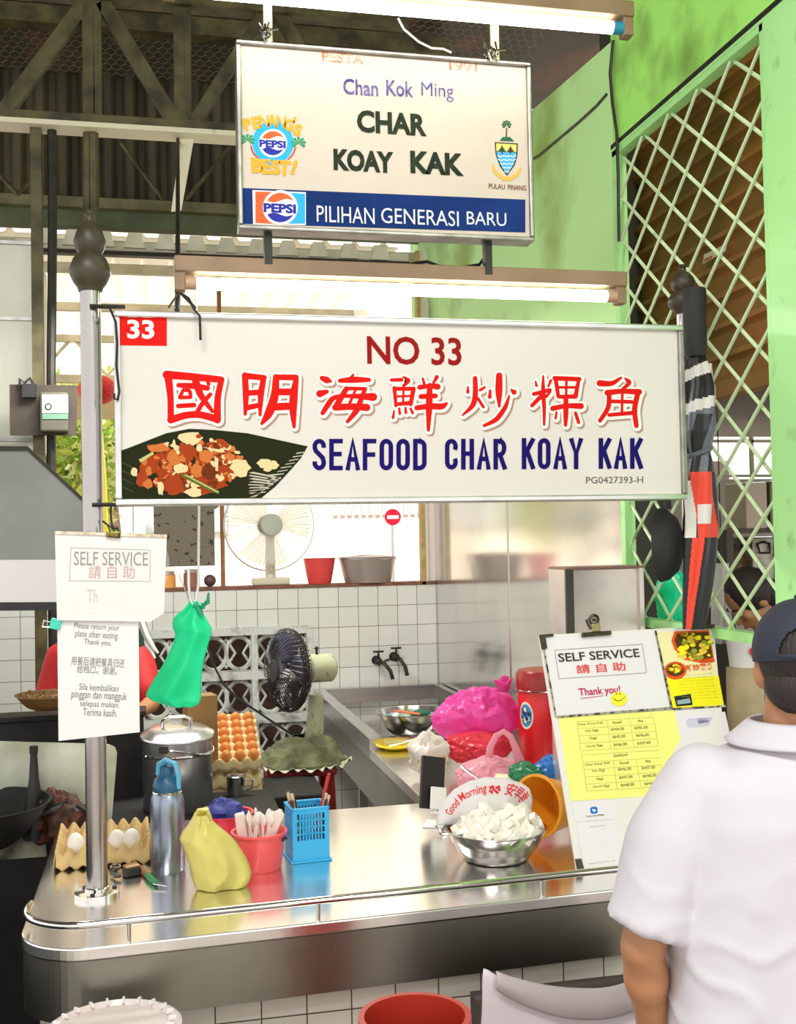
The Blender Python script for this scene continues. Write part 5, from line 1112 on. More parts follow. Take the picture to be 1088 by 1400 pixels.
b = B(); P = [Py(x, y, 3.76) for x, y in ((668, 1040), (670, 1022), (678, 1006), (688, 1000), (698, 1007), (705, 1024), (711, 1042))]
b.tube(P, [.016, .013, .011, .010, .011, .013, .018], 8, flat=.35); mk('handle', b, lpk, t)
b = B(); b.crumple(Py(688, 1070, 3.70), (.05, .03, .03), 2.2, .3, 3, 28); mk('contents', b, mat('cream_block', (.85, .80, .50), .5), t)
t, c = crumple_bag('plastic_bag', 'blue plastic bag bundled behind the orange tub', 752, 1052, 3.72, (.055, .05, .045), 1.4, clothlike('bag_blue', (.03, .22, .62), .3, 1, .3), .3, 40)
t, c = crumple_bag('plastic_bag', 'dark green plastic bag between the pale pink bag and the blue bag', 716, 1058, 3.70, (.062, .05, .035), 6.4, clothlike('bag_green', (.03, .26, .12), .3, 1, .3), .35, 40)
b = B(); P = [Py(x, y, 3.66) for x, y in ((628, 1046), (640, 1055), (650, 1062), (660, 1070))]; b.tube(P, [.012, .016, .010, .008], 8, flat=.4); tag(mk('peeler', b, chrome), 'shiny metal tool handle lying across the pale pink bag', 'utensil')
p = Pz(541, 1024, ZC); p.z = ZC+.002; t = None
b = B(); b.lathe(p, [(0, .002), (.055, .002), (.085, .016), (.088, .018), (.085, .020), (.055, .006), (0, .006)], 36); tag(mk('plate', b, mat('plastic_yellow', (.90, .72, .02), .3)), 'small yellow plastic plate on the edge of the prep table', 'plate')
b = B(); b.tube([p+Vector((-.03, -.01, .014)), p+Vector((.03, .01, .020)), p+Vector((.085, .03, .03))], [.012, .006, .007], 8, flat=.35); tag(mk('spoon', b, white_p), 'white spoon lying on the small yellow plate', 'spoon')
p = Pz(566, 1008, ZC); t = thing('mixing_bowl', 'wide steel bowl of water with a sponge on the prep table by the sink', 'bowl', p); p.z = ZC
k_ = 49/1500*(p.y+.25)
b = B(); b.lathe(p, bowl_prof(k_, .12, .075, .003, .008, .55), 44); mk('bowl', b, bowl_m, t)
b = B(); b.lathe(p, [(k_*.93, .095), (0, .0955)], 40); mk('water', b, mat('water_teal', (.35, .55, .48), .05), t)
b = B(); b.crumple(p+Vector((.035, .01, .104)), (.042, .03, .018), 2, .3, 3, 20); tag(mk('scourer', b, mat('scourer_green', (.02, .12, .07), .8)), 'dark green scourer floating in the steel bowl of water', 'scourer')
b = B(); b.tube([p+Vector((-.10, -.02, .13)), p+Vector((.02, -.04, .112))], .006, 6); tag(mk('chopstick', b, mat('stick_coral', (.85, .18, .08), .4)), 'coral red chopstick lying over the rim of the steel bowl of water', 'chopstick')
# ------------------------------------------------------------------ behind the counter, left
p = Vector((Py(243, 1050, 4.02).x, 4.02, ZS)); t = thing('stock_pot', 'tall aluminium stock pot with lid and wire bail behind the blue bottle', 'pot', p)
ptm = mat('pot_alu', (.40, .41, .42), .28, .9, var=.2, vscale=6); H = .25; r = .122
b = B(); b.lathe(p, [(0, 0), (r-.008, 0), (r, .01), (r, H), (r+.006, H+.002), (r+.006, H+.006), (r-.004, H+.006), (r-.004, H-.02), (0, H-.02)], 44); mk('body', b, ptm, t)
RL = Matrix.Rotation(radians(5), 3, 'X'); lidm = mat('lid_alu', (.72, .70, .70), .25, .9, var=.12, vscale=8)
b = B(); b.lathe(p+Vector((0, 0, H+.012)), [(r+.004, -.004), (r+.010, 0), (r+.008, .006), (r*.85, .022), (r*.78, .026), (r*.4, .034), (0, .037)], 44, RL); mk('lid', b, lidm, t)
b = B(); b.tube([p+Vector(v) for v in ((-.052, -.02, H+.038), (-.050, -.02, H+.066), (-.03, -.018, H+.078), (.03, -.01, H+.078), (.048, -.008, H+.066), (.050, -.008, H+.04))], .0065, 8, flat=1.6); mk('lid_handle', b, chrome, t)
b = B(); b.lathe(p, [(r+.001, H-.055), (r+.004, H-.05), (r+.001, H-.045)], 40); mk('bead', b, chrome, t)
b = B(); b.tube([p+Vector((r*1.04*cos(a)+.0, r*1.06*sin(a), H-.02-.03*sin((a+2.0)*1.0)**2)) for a in [-2.0+2.2*k/16 for k in range(17)]], .0035, 6); mk('bail', b, chrome, t)
b = B(); b.box(p+Vector((-.05, -r*.95, H-.02)), (.03, .012, .022), Matrix.Rotation(-.4, 3, 'Z')); mk('bail_lug', b, iron, t, smooth=False, bevel=.003)
b = B(); a0 = Py(273, 968, 4.205); b.box(a0+Vector((0, 0, -.07)), (.11, .10, .24), Matrix.Rotation(.2, 3, 'Z')); o = tag(mk('carton', b, mat('carton_brown', (.28, .15, .045), .7), smooth=False), 'brown cardboard carton behind the stock pot lid', 'carton')
# tray stand with brown eggs
ex0, ex1 = Py(262, 1060, 4.32).x, Py(356, 1060, 4.32).x; exc = (ex0+ex1)/2; ew = ex1-ex0
b = B(); b.span((ex0-.02, 4.255, 0), (ex1+.25, 4.62, .735)); tag(mk('low_cabinet', b, soot, smooth=False, bevel=.008), 'black low cabinet under the brown egg trays', 'cabinet')
cream_t = mat('tray_cream', (.78, .64, .34), .8, 0, var=.2, vscale=20)
tp_ = None
for k, (z, lab) in enumerate(((.737, 'pulp egg tray at the bottom of the stack right of the stock pot'), (.772, 'pulp egg tray in the middle of the stack right of the stock pot'), (.905, 'pulp egg tray on top of the stack, full of brown eggs'))):
    t = thing('egg_tray', lab, 'egg tray', (exc, 4.44, z), 'stacked egg trays', R=Matrix.Rotation(radians(26 if k == 2 else 0), 3, 'X')); mk('tray', tray_b(ew, .30, 5, 6, .05), cream_t, t, local=True, solid=.003)
eb = mat('egg_brown', (.68, .24, .05), .4, sss=.1); first = None
TE = WM[t.name]
for i in range(5):
    for j in range(6):
        loc = TE @ Vector(((i-2)*ew/5, (j-2.5)*.05, .010))
        if first is None: first = mk('egg', local_egg(eb, .0225, .031), eb); o = first
        else: o = dup(first)
        o.location = loc; o.rotation_euler = (radians(26), 0, 0); o['label'] = 'brown egg in the top tray of the stack right of the stock pot'; o['category'] = 'egg'; o['group'] = 'brown eggs in the stacked tray'
q = Vector((Py(322, 1090, 4.18).x, 4.17, ZS)); b = B(); b.lathe(q, [(0, 0), (.030, 0), (.036, .07), (.039, .072), (.036, .074), (.028, .006), (0, .006)], 28); t = thing('steel_cup', 'small steel cup standing in front of the stacked egg trays', 'cup', q); mk('body', b, bowl_m, t)
b = B(); b.tube([q+Vector(v) for v in ((.036, -.01, .06), (.062, -.015, .055), (.06, -.015, .025), (.034, -.01, .02))], .004, 6); mk('handle', b, chrome, t)
# old table fan on a red stool
FY = 4.78; sx = Py(408, 1060, FY).x
t = thing('stool', 'red plastic stool carrying the old cloth covered fan', 'stool', (sx, FY, 0)); sred = mat('stool_red', (.30, .015, .012), .5)
b = B(); b.box((sx, FY, .735), (.30, .28, .03)); mk('seat', b, sred, t, smooth=False, bevel=.01)
for dx in (-1, 1):
    for dy in (-1, 1): b = B(); b.tube([(sx+dx*.12, FY+dy*.11, .72), (sx+dx*.15, FY+dy*.13, .0)], .02, 8); mk('leg', b, sred, t)
t = thing('table_fan', 'old pale green table fan with black guard, its base wrapped in cloth', 'fan', (sx, FY, .751)); fg = mat('fan_green', (.42, .45, .28), .45, 0, col2=(.12, .11, .07), vscale=22, ramp=(.3, .42))
hub = Py(397, 924, FY-.02); mot = Py(427, 914, FY); ax = Vector((-.94, -.34, .02)).normalized(); RA = ax.to_track_quat('Z', 'Y').to_matrix(); GR = .178
hub = mot+ax*.12
b = B(); pb = Vector((sx+.06, FY+.01, .76)); b.tube([pb, Py(430, 1000, FY), Py(432, 950, FY)+Vector((.0, 0, 0))], [.05, .040, .030], 14); mk('stand', b, fg, t)
b = B(); b.lathe(mot-ax*.10, [(0, 0), (.05, .0), (.062, .012), (.062, .12), (.05, .13), (0, .13)], 28, RA); mk('motor', b, fg, t)
b = B(); b.cyl(mot+Vector((.02, 0, .06)), mot+Vector((.02, 0, .085)), .006, n=10); b.ball(mot+Vector((.02, 0, .088)), .009, 10); mk('knob', b, iron, t)
b = B()
for r_, z in ((GR, 0), (GR*.985, .012), (GR*.985, -.012)): b.tube([hub+RA @ Vector((r_*cos(a), r_*sin(a), z)) for a in [2*pi*k/48 for k in range(48)]], .004, 5, closed=True)
for sgn in (1, -1):
    for k in range(44):
        a = 2*pi*k/44; b.tube([hub+RA @ Vector((r_*cos(a+tw), r_*sin(a+tw), z*sgn)) for r_, z, tw in ((GR, .0, .0), (GR*.9, .035, .05), (GR*.6, .058, .2), (GR*.25, .064, .35))], .0022, 4)
    b.tube([hub+RA @ Vector((GR*.25*cos(a), GR*.25*sin(a), .064*sgn)) for a in [2*pi*k/24 for k in range(24)]], .004, 5, closed=True)
b.lathe(hub, [(GR*.25, .062), (GR*.22, .068), (0, .07)], 24, RA); mk('guard', b, black, t)
bm_ = mat('fan_blade', (.10, .10, .16), .25, .3)
for k in range(4):
    b = B(); a0_ = k*pi/2
    b.sheet(lambda u, v: hub+RA @ Vector(((.03+u*(GR-.045))*cos(a0_+(v-.5)*1.1), (.03+u*(GR-.045))*sin(a0_+(v-.5)*1.1), .02*(v-.5)*2)), 6, 6); mk('blade', b, bm_, t, solid=.002)
cg = mat('cloth_olive', (.20, .21, .10), .8, 0, col2=(.07, .08, .04), vscale=14); b = B(); o_ = Vector((2, 5, 1)); cc = Vector((sx+.01, FY-.02, .755))
def cl2(u, v):
    a = 2*pi*u; r_ = .055+.11*v**.6; k = 1+.12*noise.noise(Vector((cos(a)*2, sin(a)*2, v*2)))+.06*sin(a*9+v*2)*v; return cc+Vector((r_*k*cos(a)*1.15+.03*(1-v), r_*k*sin(a), .115*(1-v)**.9+.012*noise.noise(Vector((u*9, v*9, 0)))+.004))
b.sheet(cl2, 72, 16); mk('cloth_wrap', b, cg, t, solid=.003)
b = B()
def cl3(u, v):
    q = cl2(u, 1.0); d = Vector((q.x-cc.x, q.y-cc.y, 0)); return Vector((q.x, q.y, .757))+d*(.02+.10*v)+Vector((0, 0, .004+.012*sin(u*2*pi*26)*v*(1-.2*v)-.0*v))
b.sheet(cl3, 156, 3); mk('lace_edge', b, mat('lace', (.55, .52, .38), .8), t, solid=.002)
b = B(); b.tube([Py(x, y, FY+.3) for x, y in ((282, 878), (290, 905), (305, 935), (325, 955), (355, 975), (380, 992), (402, 1006))], .005, 6); mk('power_cord', b, black, t)
# hooks with the green bag
YHk = 3.12
t = thing('hook_rod', 'thin white rod with a hook hanging down from the lower tube light', 'hook', Py(268, 828, YHk))
b = B(); zt_ = Py(268, 372, YHk).z; P = Py(272, 700, YHk); b.tube([(P.x, YHk, zt_), (P.x, YHk, P.z), Py(271, 800, YHk), Py(268, 820, YHk), Py(263, 826, YHk), Py(259, 818, YHk)], .0035, 6); mk('rod', b, white_p, t)
b = B(); b.tube([Py(x, y, YHk+.01) for x, y in ((258, 776), (258, 800), (259, 815), (263, 824))], .004, 6); b.tube([Py(x, y, YHk+.01) for x, y in ((244, 785), (253, 806), (260, 826))], .002, 5); mk('wire', b, alu, t)
gb = clothlike('bag_emerald', (.03, .85, .50), .35, 1, .45, (.05, 1, .6))
t = thing('plastic_bag', 'bright emerald plastic bag hanging flat from a hook in front of the vents', 'plastic bag', Py(245, 966, YHk))
rowsG = [(822, 260, 270), (832, 252, 274), (842, 240, 280), (850, 236, 284), (858, 236, 289), (866, 240, 289), (876, 238, 286), (890, 232, 282), (905, 225, 278), (920, 216, 276), (935, 207, 275), (950, 199, 275), (957, 206, 274), (962, 219, 272), (967, 236, 262)]
def gbf(side):
    def f(u, v):
        k = v*(len(rowsG)-1); i = min(int(k), len(rowsG)-2); f_ = k-i; y, l, r_ = [rowsG[i][c]*(1-f_)+rowsG[i+1][c]*f_ for c in range(3)]
        bul = .014*sin(pi*u)*(.25+sin(pi*min(1, v*1.05))); w_ = .012*noise.noise(Vector((u*2.5+v, v*5, side)))+.007*sin(u*9+v*4+side)
        return Py(l+(r_-l)*u, y, YHk)+Vector((0, -side*(bul+w_*sin(pi*u)), 0))
    return f
b = B(); b.sheet(gbf(1), 24, 42); mk('front_layer', b, gb, t, solid=.0015)
b = B(); b.sheet(gbf(-1), 24, 42); mk('back_layer', b, gb, t, solid=.0015)
b = B(); random.seed(5); q = Py(266, 828, YHk)
for k in range(4): b.tube([q, q+Vector((.012+.008*k, -.012, .004*(k-1))), q+Vector((.02+.006*k, -.016, -.03+.022*k))], [.010, .013, .005], 6, flat=.5)
mk('knot', b, mat('bag_green_dark', (.01, .34, .18), .4), t)
t = thing('tongs', 'shiny steel tongs with a dark grip hanging beside the notice on the left pole', 'tongs', Py(205, 905, YN+.05))
b = B(); b.tube([Py(x, y, YN+.04) for x, y in ((174, 838), (176, 831), (184, 832), (192, 848), (200, 868), (210, 886), (216, 893))], [.006, .010, .012, .012, .010, .007, .004], 8, flat=.4); mk('arm', b, chrome, t)
b = B(); b.tube([Py(x, y, YN+.06) for x, y in ((176, 838), (184, 858), (194, 874), (206, 888), (212, 900))], [.008, .010, .008, .006, .003], 8, flat=.4); mk('arm', b, chrome, t)
b = B(); b.tube([Py(x, y, YN+.05) for x, y in ((186, 858), (190, 872), (193, 884))], [.010, .013, .008], 8); mk('grip', b, mat('grip_dark', (.02, .06, .04), .5), t)
# ------------------------------------------------------------------ back wall fittings
def tap(label, px, py, spx):
    c = Py(px, py, YB-.07); t = thing('water_tap', label, 'tap', c); tm = mat('tap_brass', (.06, .05, .04), .35, .8, var=.4, vscale=30)
    b = B(); b.cyl((c.x, YB-.002, c.z), (c.x, YB-.09, c.z), .014, n=14); b.lathe((c.x, YB-.004, c.z), [(0, 0), (.028, 0), (.026, .008), (0, .01)], 18, Matrix.Rotation(pi/2, 3, 'X')); b.ball((c.x, YB-.08, c.z), .024, 14); mk('body', b, tm, t)
    b = B(); b.cyl((c.x, YB-.08, c.z+.01), (c.x, YB-.08, c.z+.055), .010, .006, n=12); b.tube([(c.x-.032, YB-.08, c.z+.058), (c.x+.032, YB-.08, c.z+.058)], .006, 8); mk('handle', b, tm, t)
    b = B(); b.tube([(c.x, YB-.09, c.z), (c.x+spx*.3, YB-.13, c.z-.005), (c.x+spx*.8, YB-.15, c.z-.05), (c.x+spx, YB-.15, c.z-.10)], .012, 10); mk('spout', b, tm, t)
tap('left of two dark brass taps on the white tiled back wall', 517, 904, .07); tap('right of two dark brass taps on the white tiled back wall', 541, 899, .05)
b = B(); a, c = Py(519, 904, YB-.09), Py(540, 901, YB-.09); b.tube([a+Vector((.03, 0, 0)), c-Vector((.03, 0, 0))], .007, 8); tag(mk('tap_link', b, iron), 'short dark pipe joining the two taps on the back wall', 'pipe')
ZL = zt+.0185; YLg = YB+.07
t = thing('stand_fan', 'pale desk fan standing on the sill of the back wall, seen against daylight', 'fan', Vector((Py(370, 795, YLg).x, YLg, ZL))); fw = mat('fan_cream', (.62, .58, .44), .4); fgr = mat('fan_wire', (.62, .55, .48), .4)
c = Py(368, 718, YLg-.05); R_ = 60/1500*(YLg+.2); RF = Matrix.Rotation(pi/2, 3, 'X') @ Matrix.Rotation(.1, 3, 'Y')
bx_ = Py(370, 795, YLg).x
b = B(); b.box((bx_, YLg, ZL+.022), (.22, .13, .044)); mk('base', b, fw, t, smooth=False, bevel=.012)
b = B(); b.tube([(bx_, YLg, ZL+.04), (bx_, YLg, c.z-.05), (c.x, YLg, c.z-.02)], [.032, .026, .022], 12); mk('column', b, fw, t)
b = B(); b.lathe(c, [(0, -.12), (.05, -.11), (.062, -.06), (.062, .0), (0, .0)], 24, RF); mk('motor', b, mat('fan_tan', (.30, .22, .18), .5), t)
b = B()
for r_, z in ((R_, 0), (R_*.99, .012)): b.tube([c+RF @ Vector((r_*cos(a), r_*sin(a), z)) for a in [2*pi*k/56 for k in range(56)]], .003, 4, closed=True)
for sgn in (1, -1):
    for k in range(60): a = 2*pi*k/60; b.tube([c+RF @ Vector((r_*cos(a+w_), r_*sin(a+w_), z*sgn)) for r_, z, w_ in ((R_, 0, 0), (R_*.8, .05, 0), (.055, .075, .1))], .0012, 3)
mk('guard', b, fgr, t)
b = B(); b.lathe(c, [(.066, .074), (.062, .082), (0, .086)], 24, RF); mk('badge', b, mat('badge_grey', (.42, .44, .36), .4), t)
for k in range(3):
    b = B(); a0_ = k*2*pi/3+.3
    b.sheet(lambda u, v: c+RF @ Vector(((.05+u*(R_-.08))*cos(a0_+(v-.5)*1.3), (.05+u*(R_-.08))*sin(a0_+(v-.5)*1.3), .03+.02*(v-.5)*2)), 5, 5); mk('blade', b, clothlike('blade_clear', (.85, .85, .80), .2, .35, .3), t, solid=.002)
def sill_bowl(name, label, px, w_, h_, m, cat='basin', extra=None, k=.7):
    c = Vector((Py(px, 798, YLg).x, YLg-.0, ZL)); t = thing(name, label, cat, c); sc = (YLg+.3)/1500
    b = B(); b.lathe(c, bowl_prof(w_/2*sc, h_*sc, w_/2*sc*k, .004, .006, .8), 36, None, 1, .8); mk('body', b, m, t); return t, c, sc
sill_bowl('basin', 'red plastic basin on the back wall sill right of the pale fan', 437, 42, 33, mat('basin_red', (.68, .06, .05), .4))
t, c, sc = sill_bowl('basin', 'wide pewter coloured basin under plastic film on the back wall sill', 503, 76, 33, mat('basin_pewter', (.40, .34, .30), .35, .5), k=.8)
b = B(); b.sheet(lambda u, v: c+Vector((40*sc*v*cos(2*pi*u), 32*sc*v*sin(2*pi*u), 34*sc+.012*(1-v)+.006*noise.noise(Vector((cos(2*pi*u)*3, sin(2*pi*u)*3, v*3)))-.02*max(0, v-.9)*10*(.6+.4*sin(u*40)))), 60, 10); mk('film', b, clothlike('film', (.80, .70, .68), .2, .6, .3), t)
for px, w_, h_, m, lab in ((229, 22, 22, mat('jar_orange', (.85, .38, .10), .4), 'orange jar on the back wall sill under the black box'), (262, 22, 24, mat('jar_rust', (.30, .12, .08), .4), 'rust brown jar on the back wall sill beside the hook')):
    c = Vector((Py(px, 798, YLg).x, YLg, ZL)); sc = YLg/1500; t = thing('jar', lab, 'jar', c)
    b = B(); b.lathe(c, [(0, 0), (w_/2*sc, 0), (w_/2*sc, h_*.75*sc), (w_*.4*sc, h_*.8*sc), (0, h_*.8*sc)], 24); mk('glass', b, m, t)
    b = B(); b.lathe(c+Vector((0, 0, h_*.8*sc)), [(w_*.43*sc, 0), (w_*.43*sc, h_*.2*sc), (0, h_*.21*sc)], 24); mk('lid', b, mat('jar_lid', (.4, .3, .25), .4), t)
c = Vector((Py(287, 798, YLg).x, YLg, ZL)); b = B(); b.ball(c+Vector((0, 0, .036)), .036, 20); tag(mk('ball', b, mat('ball_plum', (.10, .05, .05), .5)), 'dark plum coloured ball on the back wall sill', 'ball')
t = thing('black_box', 'large black weathered box hung on a rusty pipe above the back wall sill', 'box', Py(258, 775, YLg))
p0, p1 = Py(211, 775, YLg), Py(292, 680, YLg); b = B(); b.span((p0.x, YLg-.05, p0.z), (p1.x, YLg+.12, p1.z+.1)); mk('body', b, mat('box_black', (.02, .017, .014), .6, 0, col2=(.16, .13, .09), vscale=25, ramp=(.62, .40), detail=8), t, smooth=False, bevel=.006)
b = B(); q = Py(301, 690, YLg); b.tube([(p1.x-.0, YLg, p1.z-.06), (q.x-.02, YLg, p1.z-.05), (q.x, YLg, p1.z)], .012, 8); mk('bracket', b, mat('rust_pipe', (.40, .16, .06), .5, var=.3, vscale=20), t)
b = B(); q = Py(305, 795, YLg+.02); b.cyl((q.x, YLg+.02, ZL), (q.x, YLg+.02, 3.4), .013, n=10); tag(mk('rust_pipe', b, MATS['rust_pipe']), 'rusty orange upright pipe between the black box and the pale fan', 'pipe')
# steel box against the right wall
YK = 3.52; p0, p1 = Py(777, 1000, YK), Py(884, 776, YK); cab = mat('cabinet_steel', (.80, .72, .68), .3, .7, var=.12, vscale=10)
t = thing('steel_cabinet', 'upright dull steel box against the right wall behind the menu board', 'cabinet', ((p0.x+p1.x)/2, YK+.06, ZC))
b = B(); b.span((p0.x, YK, ZC+.002), (p1.x-.02, YK+.16, p1.z)); mk('body', b, cab, t, smooth=False, bevel=.003)
b = B(); b.span((p0.x-.001, YK-.014, ZC+.002), (p0.x+.026, YK, p1.z+.002)); mk('edge_post', b, mat('cab_dark', (.10, .09, .08), .4, .7), t, smooth=False)
b = B(); b.span((p1.x-.034, YK-.012, ZC+.002), (p1.x-.018, YK, p1.z+.002)); mk('edge_post', b, cab, t, smooth=False)
b = B(); b.span((p0.x, YK-.016, p1.z), (p1.x-.018, YK+.16, p1.z+.008)); mk('top_edge', b, mat('cab_brown', (.28, .16, .12), .5), t, smooth=False)
# hanging pan, green bag, umbrella on the grille
c = Px(914, 745, XW-.15); t = thing('frying_pan', 'black round pan hanging edge on against the lattice left of the umbrella', 'pan', c-Vector((0, 0, .11)))
RPn = Matrix.Rotation(radians(230), 3, 'Z') @ Matrix.Rotation(radians(90), 3, 'X') 
b = B(); b.lathe(c, [(0, -.040), (.05, -.036), (.085, -.022), (.108, .004), (.114, .024), (.108, .026), (.1, .004), (.08, -.014), (0, -.03)], 36, RPn); mk('bowl', b, rubber, t)
b = B(); b.tube([c+Vector((0, 0, .11)), c+Vector((.0, .0, .16)), c+Vector((0, 0, .23))], [.012, .009, .010], 8); mk('handle', b, rubber, t)
c = Px(920, 815, XW+.10); b = B(); b.crumple(c, (.05, .075, .085), 4.4, .35, 2.4, 36); tag(mk('plastic_bag', b, MATS['bag_emerald']), 'crumpled green plastic bag behind the lattice under the black pan', 'plastic bag')
UY = 3.02; t = thing('umbrella', 'furled black, white and red umbrella hanging handle up beside the right sign pole', 'umbrella', Py(955, 858, UY))
rowsU = [(395, 949, 15), (400, 949, 16), (470, 950, 16), (488, 951, 14)]
b = B(); b.tube([Py(x, y, UY) for y, x, w_ in rowsU], [w_/1500*(UY+.3) for y, x, w_ in rowsU], 18); mk('sleeve', b, rubber, t)
rowsC = [(486, 951, 11), (500, 952, 16), (530, 955, 20), (570, 953, 23), (590, 954, 24), (610, 955, 18), (620, 956, 15), (628, 956, 17), (650, 956, 20), (690, 957, 22), (720, 957, 22), (760, 956, 21), (800, 954, 19), (840, 951, 16), (860, 949, 14)]
UM = [black, mat('umbrella_white', (.72, .70, .66), .5), mat('umbrella_red', (.82, .05, .015), .45), mat('umbrella_grey', (.12, .14, .17), .4)]
b = B(); nA = 140; rws = []
for i in range(len(rowsC)-1):
    for k in range(16): f = k/16; rws.append([rowsC[i][j]*(1-f)+rowsC[i+1][j]*f for j in range(3)])
rws.append(rowsC[-1]); vs = []
for y, x, w_ in rws:
    cpt = Py(x, y, UY); r_ = w_/1500*(UY+.3)
    for k in range(nA):
        a = 2*pi*k/nA; f = 1+.14*sin(a*5+y*.022); vs.append(cpt+Vector((r_*f*cos(a), r_*f*.8*sin(a), 0)))
b.add(vs, [])
for i in range(len(rws)-1):
    y = rws[i][0]
    for k in range(nA):
        a = 360*k/nA; s_ = a+ (y-486)*.75
        if y < 566: m_ = (0, 1, 3, 0, 1, 0)[int((a*.006+y*.065) % 6)]
        elif y < 645: m_ = 3 if (s_ % 90) < 35 else 0
        elif y < 735: m_ = 2 if 225 < (a-(y-690)*.35) % 360 < 320 else (1 if 150 < a < 230 and y > 655 else 0)
        else: m_ = 2 if 215 < (a+(y-735)*.25) % 360 < 262 else 0
        if 688 < y < 715 and 235 < a < 290: m_ = 1
        b.k = m_; b.f.append([i*nA+k, i*nA+(k+1) % nA, (i+1)*nA+(k+1) % nA, (i+1)*nA+k]); b.m.append(m_)
mk('canopy', b, UM, t)
b = B(); y_ = 618; cpt = Py(956, y_, UY); b.tube([cpt+Vector((.034*cos(a), .029*sin(a), .012*cos(a))) for a in [2*pi*k/24 for k in range(24)]], .008, 6, closed=True); mk('strap', b, UM[3], t)
b = B(); b.tube([Py(949, 853, UY), Py(948, 862, UY)], [.006, .004], 8); mk('tip', b, chrome, t)
t = thing('spray_bottle', 'slim pale bottle hanging by its neck just right of the umbrella', 'bottle', Py(971, 552, 3.02)); b = B(); b.tube([Py(971, y, 3.02) for y in (506, 522, 528, 552)], [.007, .008, .016, .016], 14); mk('body', b, mat('bottle_pale', (.6, .48, .42), .3), t)
b = B(); b.tube([Py(971, y, 3.02) for y in (497, 506)], .006, 10); mk('cap', b, alu, t)
# ------------------------------------------------------------------ people
skin = mat('skin', (.50, .23, .11), .45, sss=.08, var=.12, vscale=20); hair_m = mat('hair', (.022, .015, .012), .6, bump=.4, bscale=180, stretch=(1, 1, .2))
def merged(name, b, m, parent, voxel=.008, smooth=6, noise_amp=0, nscale=8, decim=None):
    me = bpy.data.meshes.new(name); me.from_pydata([tuple(v) for v in b.v], [], b.f); me.update()
    o = bpy.data.objects.new(name, me); COL.objects.link(o)
    r = o.modifiers.new('r', 'REMESH'); r.mode = 'VOXEL'; r.voxel_size = voxel
    s_ = o.modifiers.new('s', 'SMOOTH'); s_.factor = .5; s_.iterations = smooth
    m2 = bpy.data.meshes.new_from_object(o.evaluated_get(bpy.context.evaluated_depsgraph_get()))
    bpy.data.objects.remove(o); bpy.data.meshes.remove(me)
    bb = B(); bb.v = [v.co.copy() for v in m2.vertices]; bb.f = [list(p.vertices) for p in m2.polygons]; bb.m = [0]*len(bb.f)
    if noise_amp: bb.v = [v+n.normal*noise_amp(v) for v, n in zip(bb.v, m2.vertices)]
    bpy.data.meshes.remove(m2)
    return mk(name, bb, m, parent, angle=180)
def limb(b, pts, rs, n=14):
    P = []; Rr = []
    for i in range(len(pts)-1):
        for k in range(5): f = k/5; P.append(Vector(pts[i]).lerp(Vector(pts[i+1]), f)); Rr.append(rs[i]*(1-f)+rs[i+1]*f)
    P.append(Vector(pts[-1])); Rr.append(rs[-1]); b.tube(P, Rr, n)
    for p, r in zip(pts, rs): b.ball(p, r*.99, n)
def loft(b, rings, n=36, ex=2.4):            # rings: (centre, side vector, front vector)
    vs = []; fs = []
    for c, u, v in rings:
        for k in range(n):
            a = 2*pi*k/n; x, y = cos(a), sin(a); x = math.copysign(abs(x)**(2/ex), x); y = math.copysign(abs(y)**(2/ex), y)
            vs.append(Vector(c)+Vector(u)*x+Vector(v)*y)
    m = len(rings)
    for i in range(m-1):
        for k in range(n): fs.append((i*n+k, i*n+(k+1) % n, (i+1)*n+(k+1) % n, (i+1)*n+k))
    fs += [tuple(range(n))[::-1], tuple(range((m-1)*n, m*n))]; b.add(vs, fs)
def head_b(b, c, R, s=1.0):                   # face towards local -Y
    def q(x, y, z): return Vector(c)+R @ (Vector((x, y, z))*s)
    b.ball(q(0, .012, .035), (.073*s, .088*s, .082*s), 22, R); b.ball(q(0, -.018, -.035), (.056*s, .066*s, .075*s), 18, R); b.ball(q(0, -.048, -.082), (.030*s, .026*s, .026*s), 12, R)
    b.ball(q(0, -.092, -.018), (.013*s, .018*s, .016*s), 10, R); b.tube([q(0, -.078, .018), q(0, -.094, -.014)], [.008*s, .012*s], 8)
    for sx in (-1, 1): b.ball(q(sx*.074, .012, -.008), (.011*s, .020*s, .031*s), 12, R); b.ball(q(sx*.036, -.062, -.012), (.024*s, .018*s, .02*s), 10, R)
    b.tube([q(-.022, -.078, -.052), q(0, -.086, -.051), q(.022, -.078, -.052)], [.005*s, .009*s, .005*s], 8)
def face_parts(c, R, t, s=1.0):
    def q(x, y, z): return Vector(c)+R @ (Vector((x, y, z))*s)
    for sx in (-1, 1):
        bb = B(); bb.k = 0; bb.ball(q(sx*.031, -.071, .012), .0105*s, 12); bb.k = 1; bb.ball(q(sx*.031, -.0785, .012), .0052*s, 10); mk('eye', bb, [mat('eye_white', (.75, .72, .68), .2), black], t)
        bb = B(); bb.tube([q(sx*.016, -.083, .034), q(sx*.032, -.081, .039), q(sx*.050, -.069, .034)], [.003*s, .004*s, .002*s], 6); mk('eyebrow', bb, hair_m, t)
    bb = B(); bb.tube([q(-.022, -.0835, -.052), q(0, -.0925, -.051), q(.022, -.0835, -.052)], [.002*s, .0045*s, .002*s], 6); mk('lips', bb, mat('lips', (.42, .13, .10), .4), t)
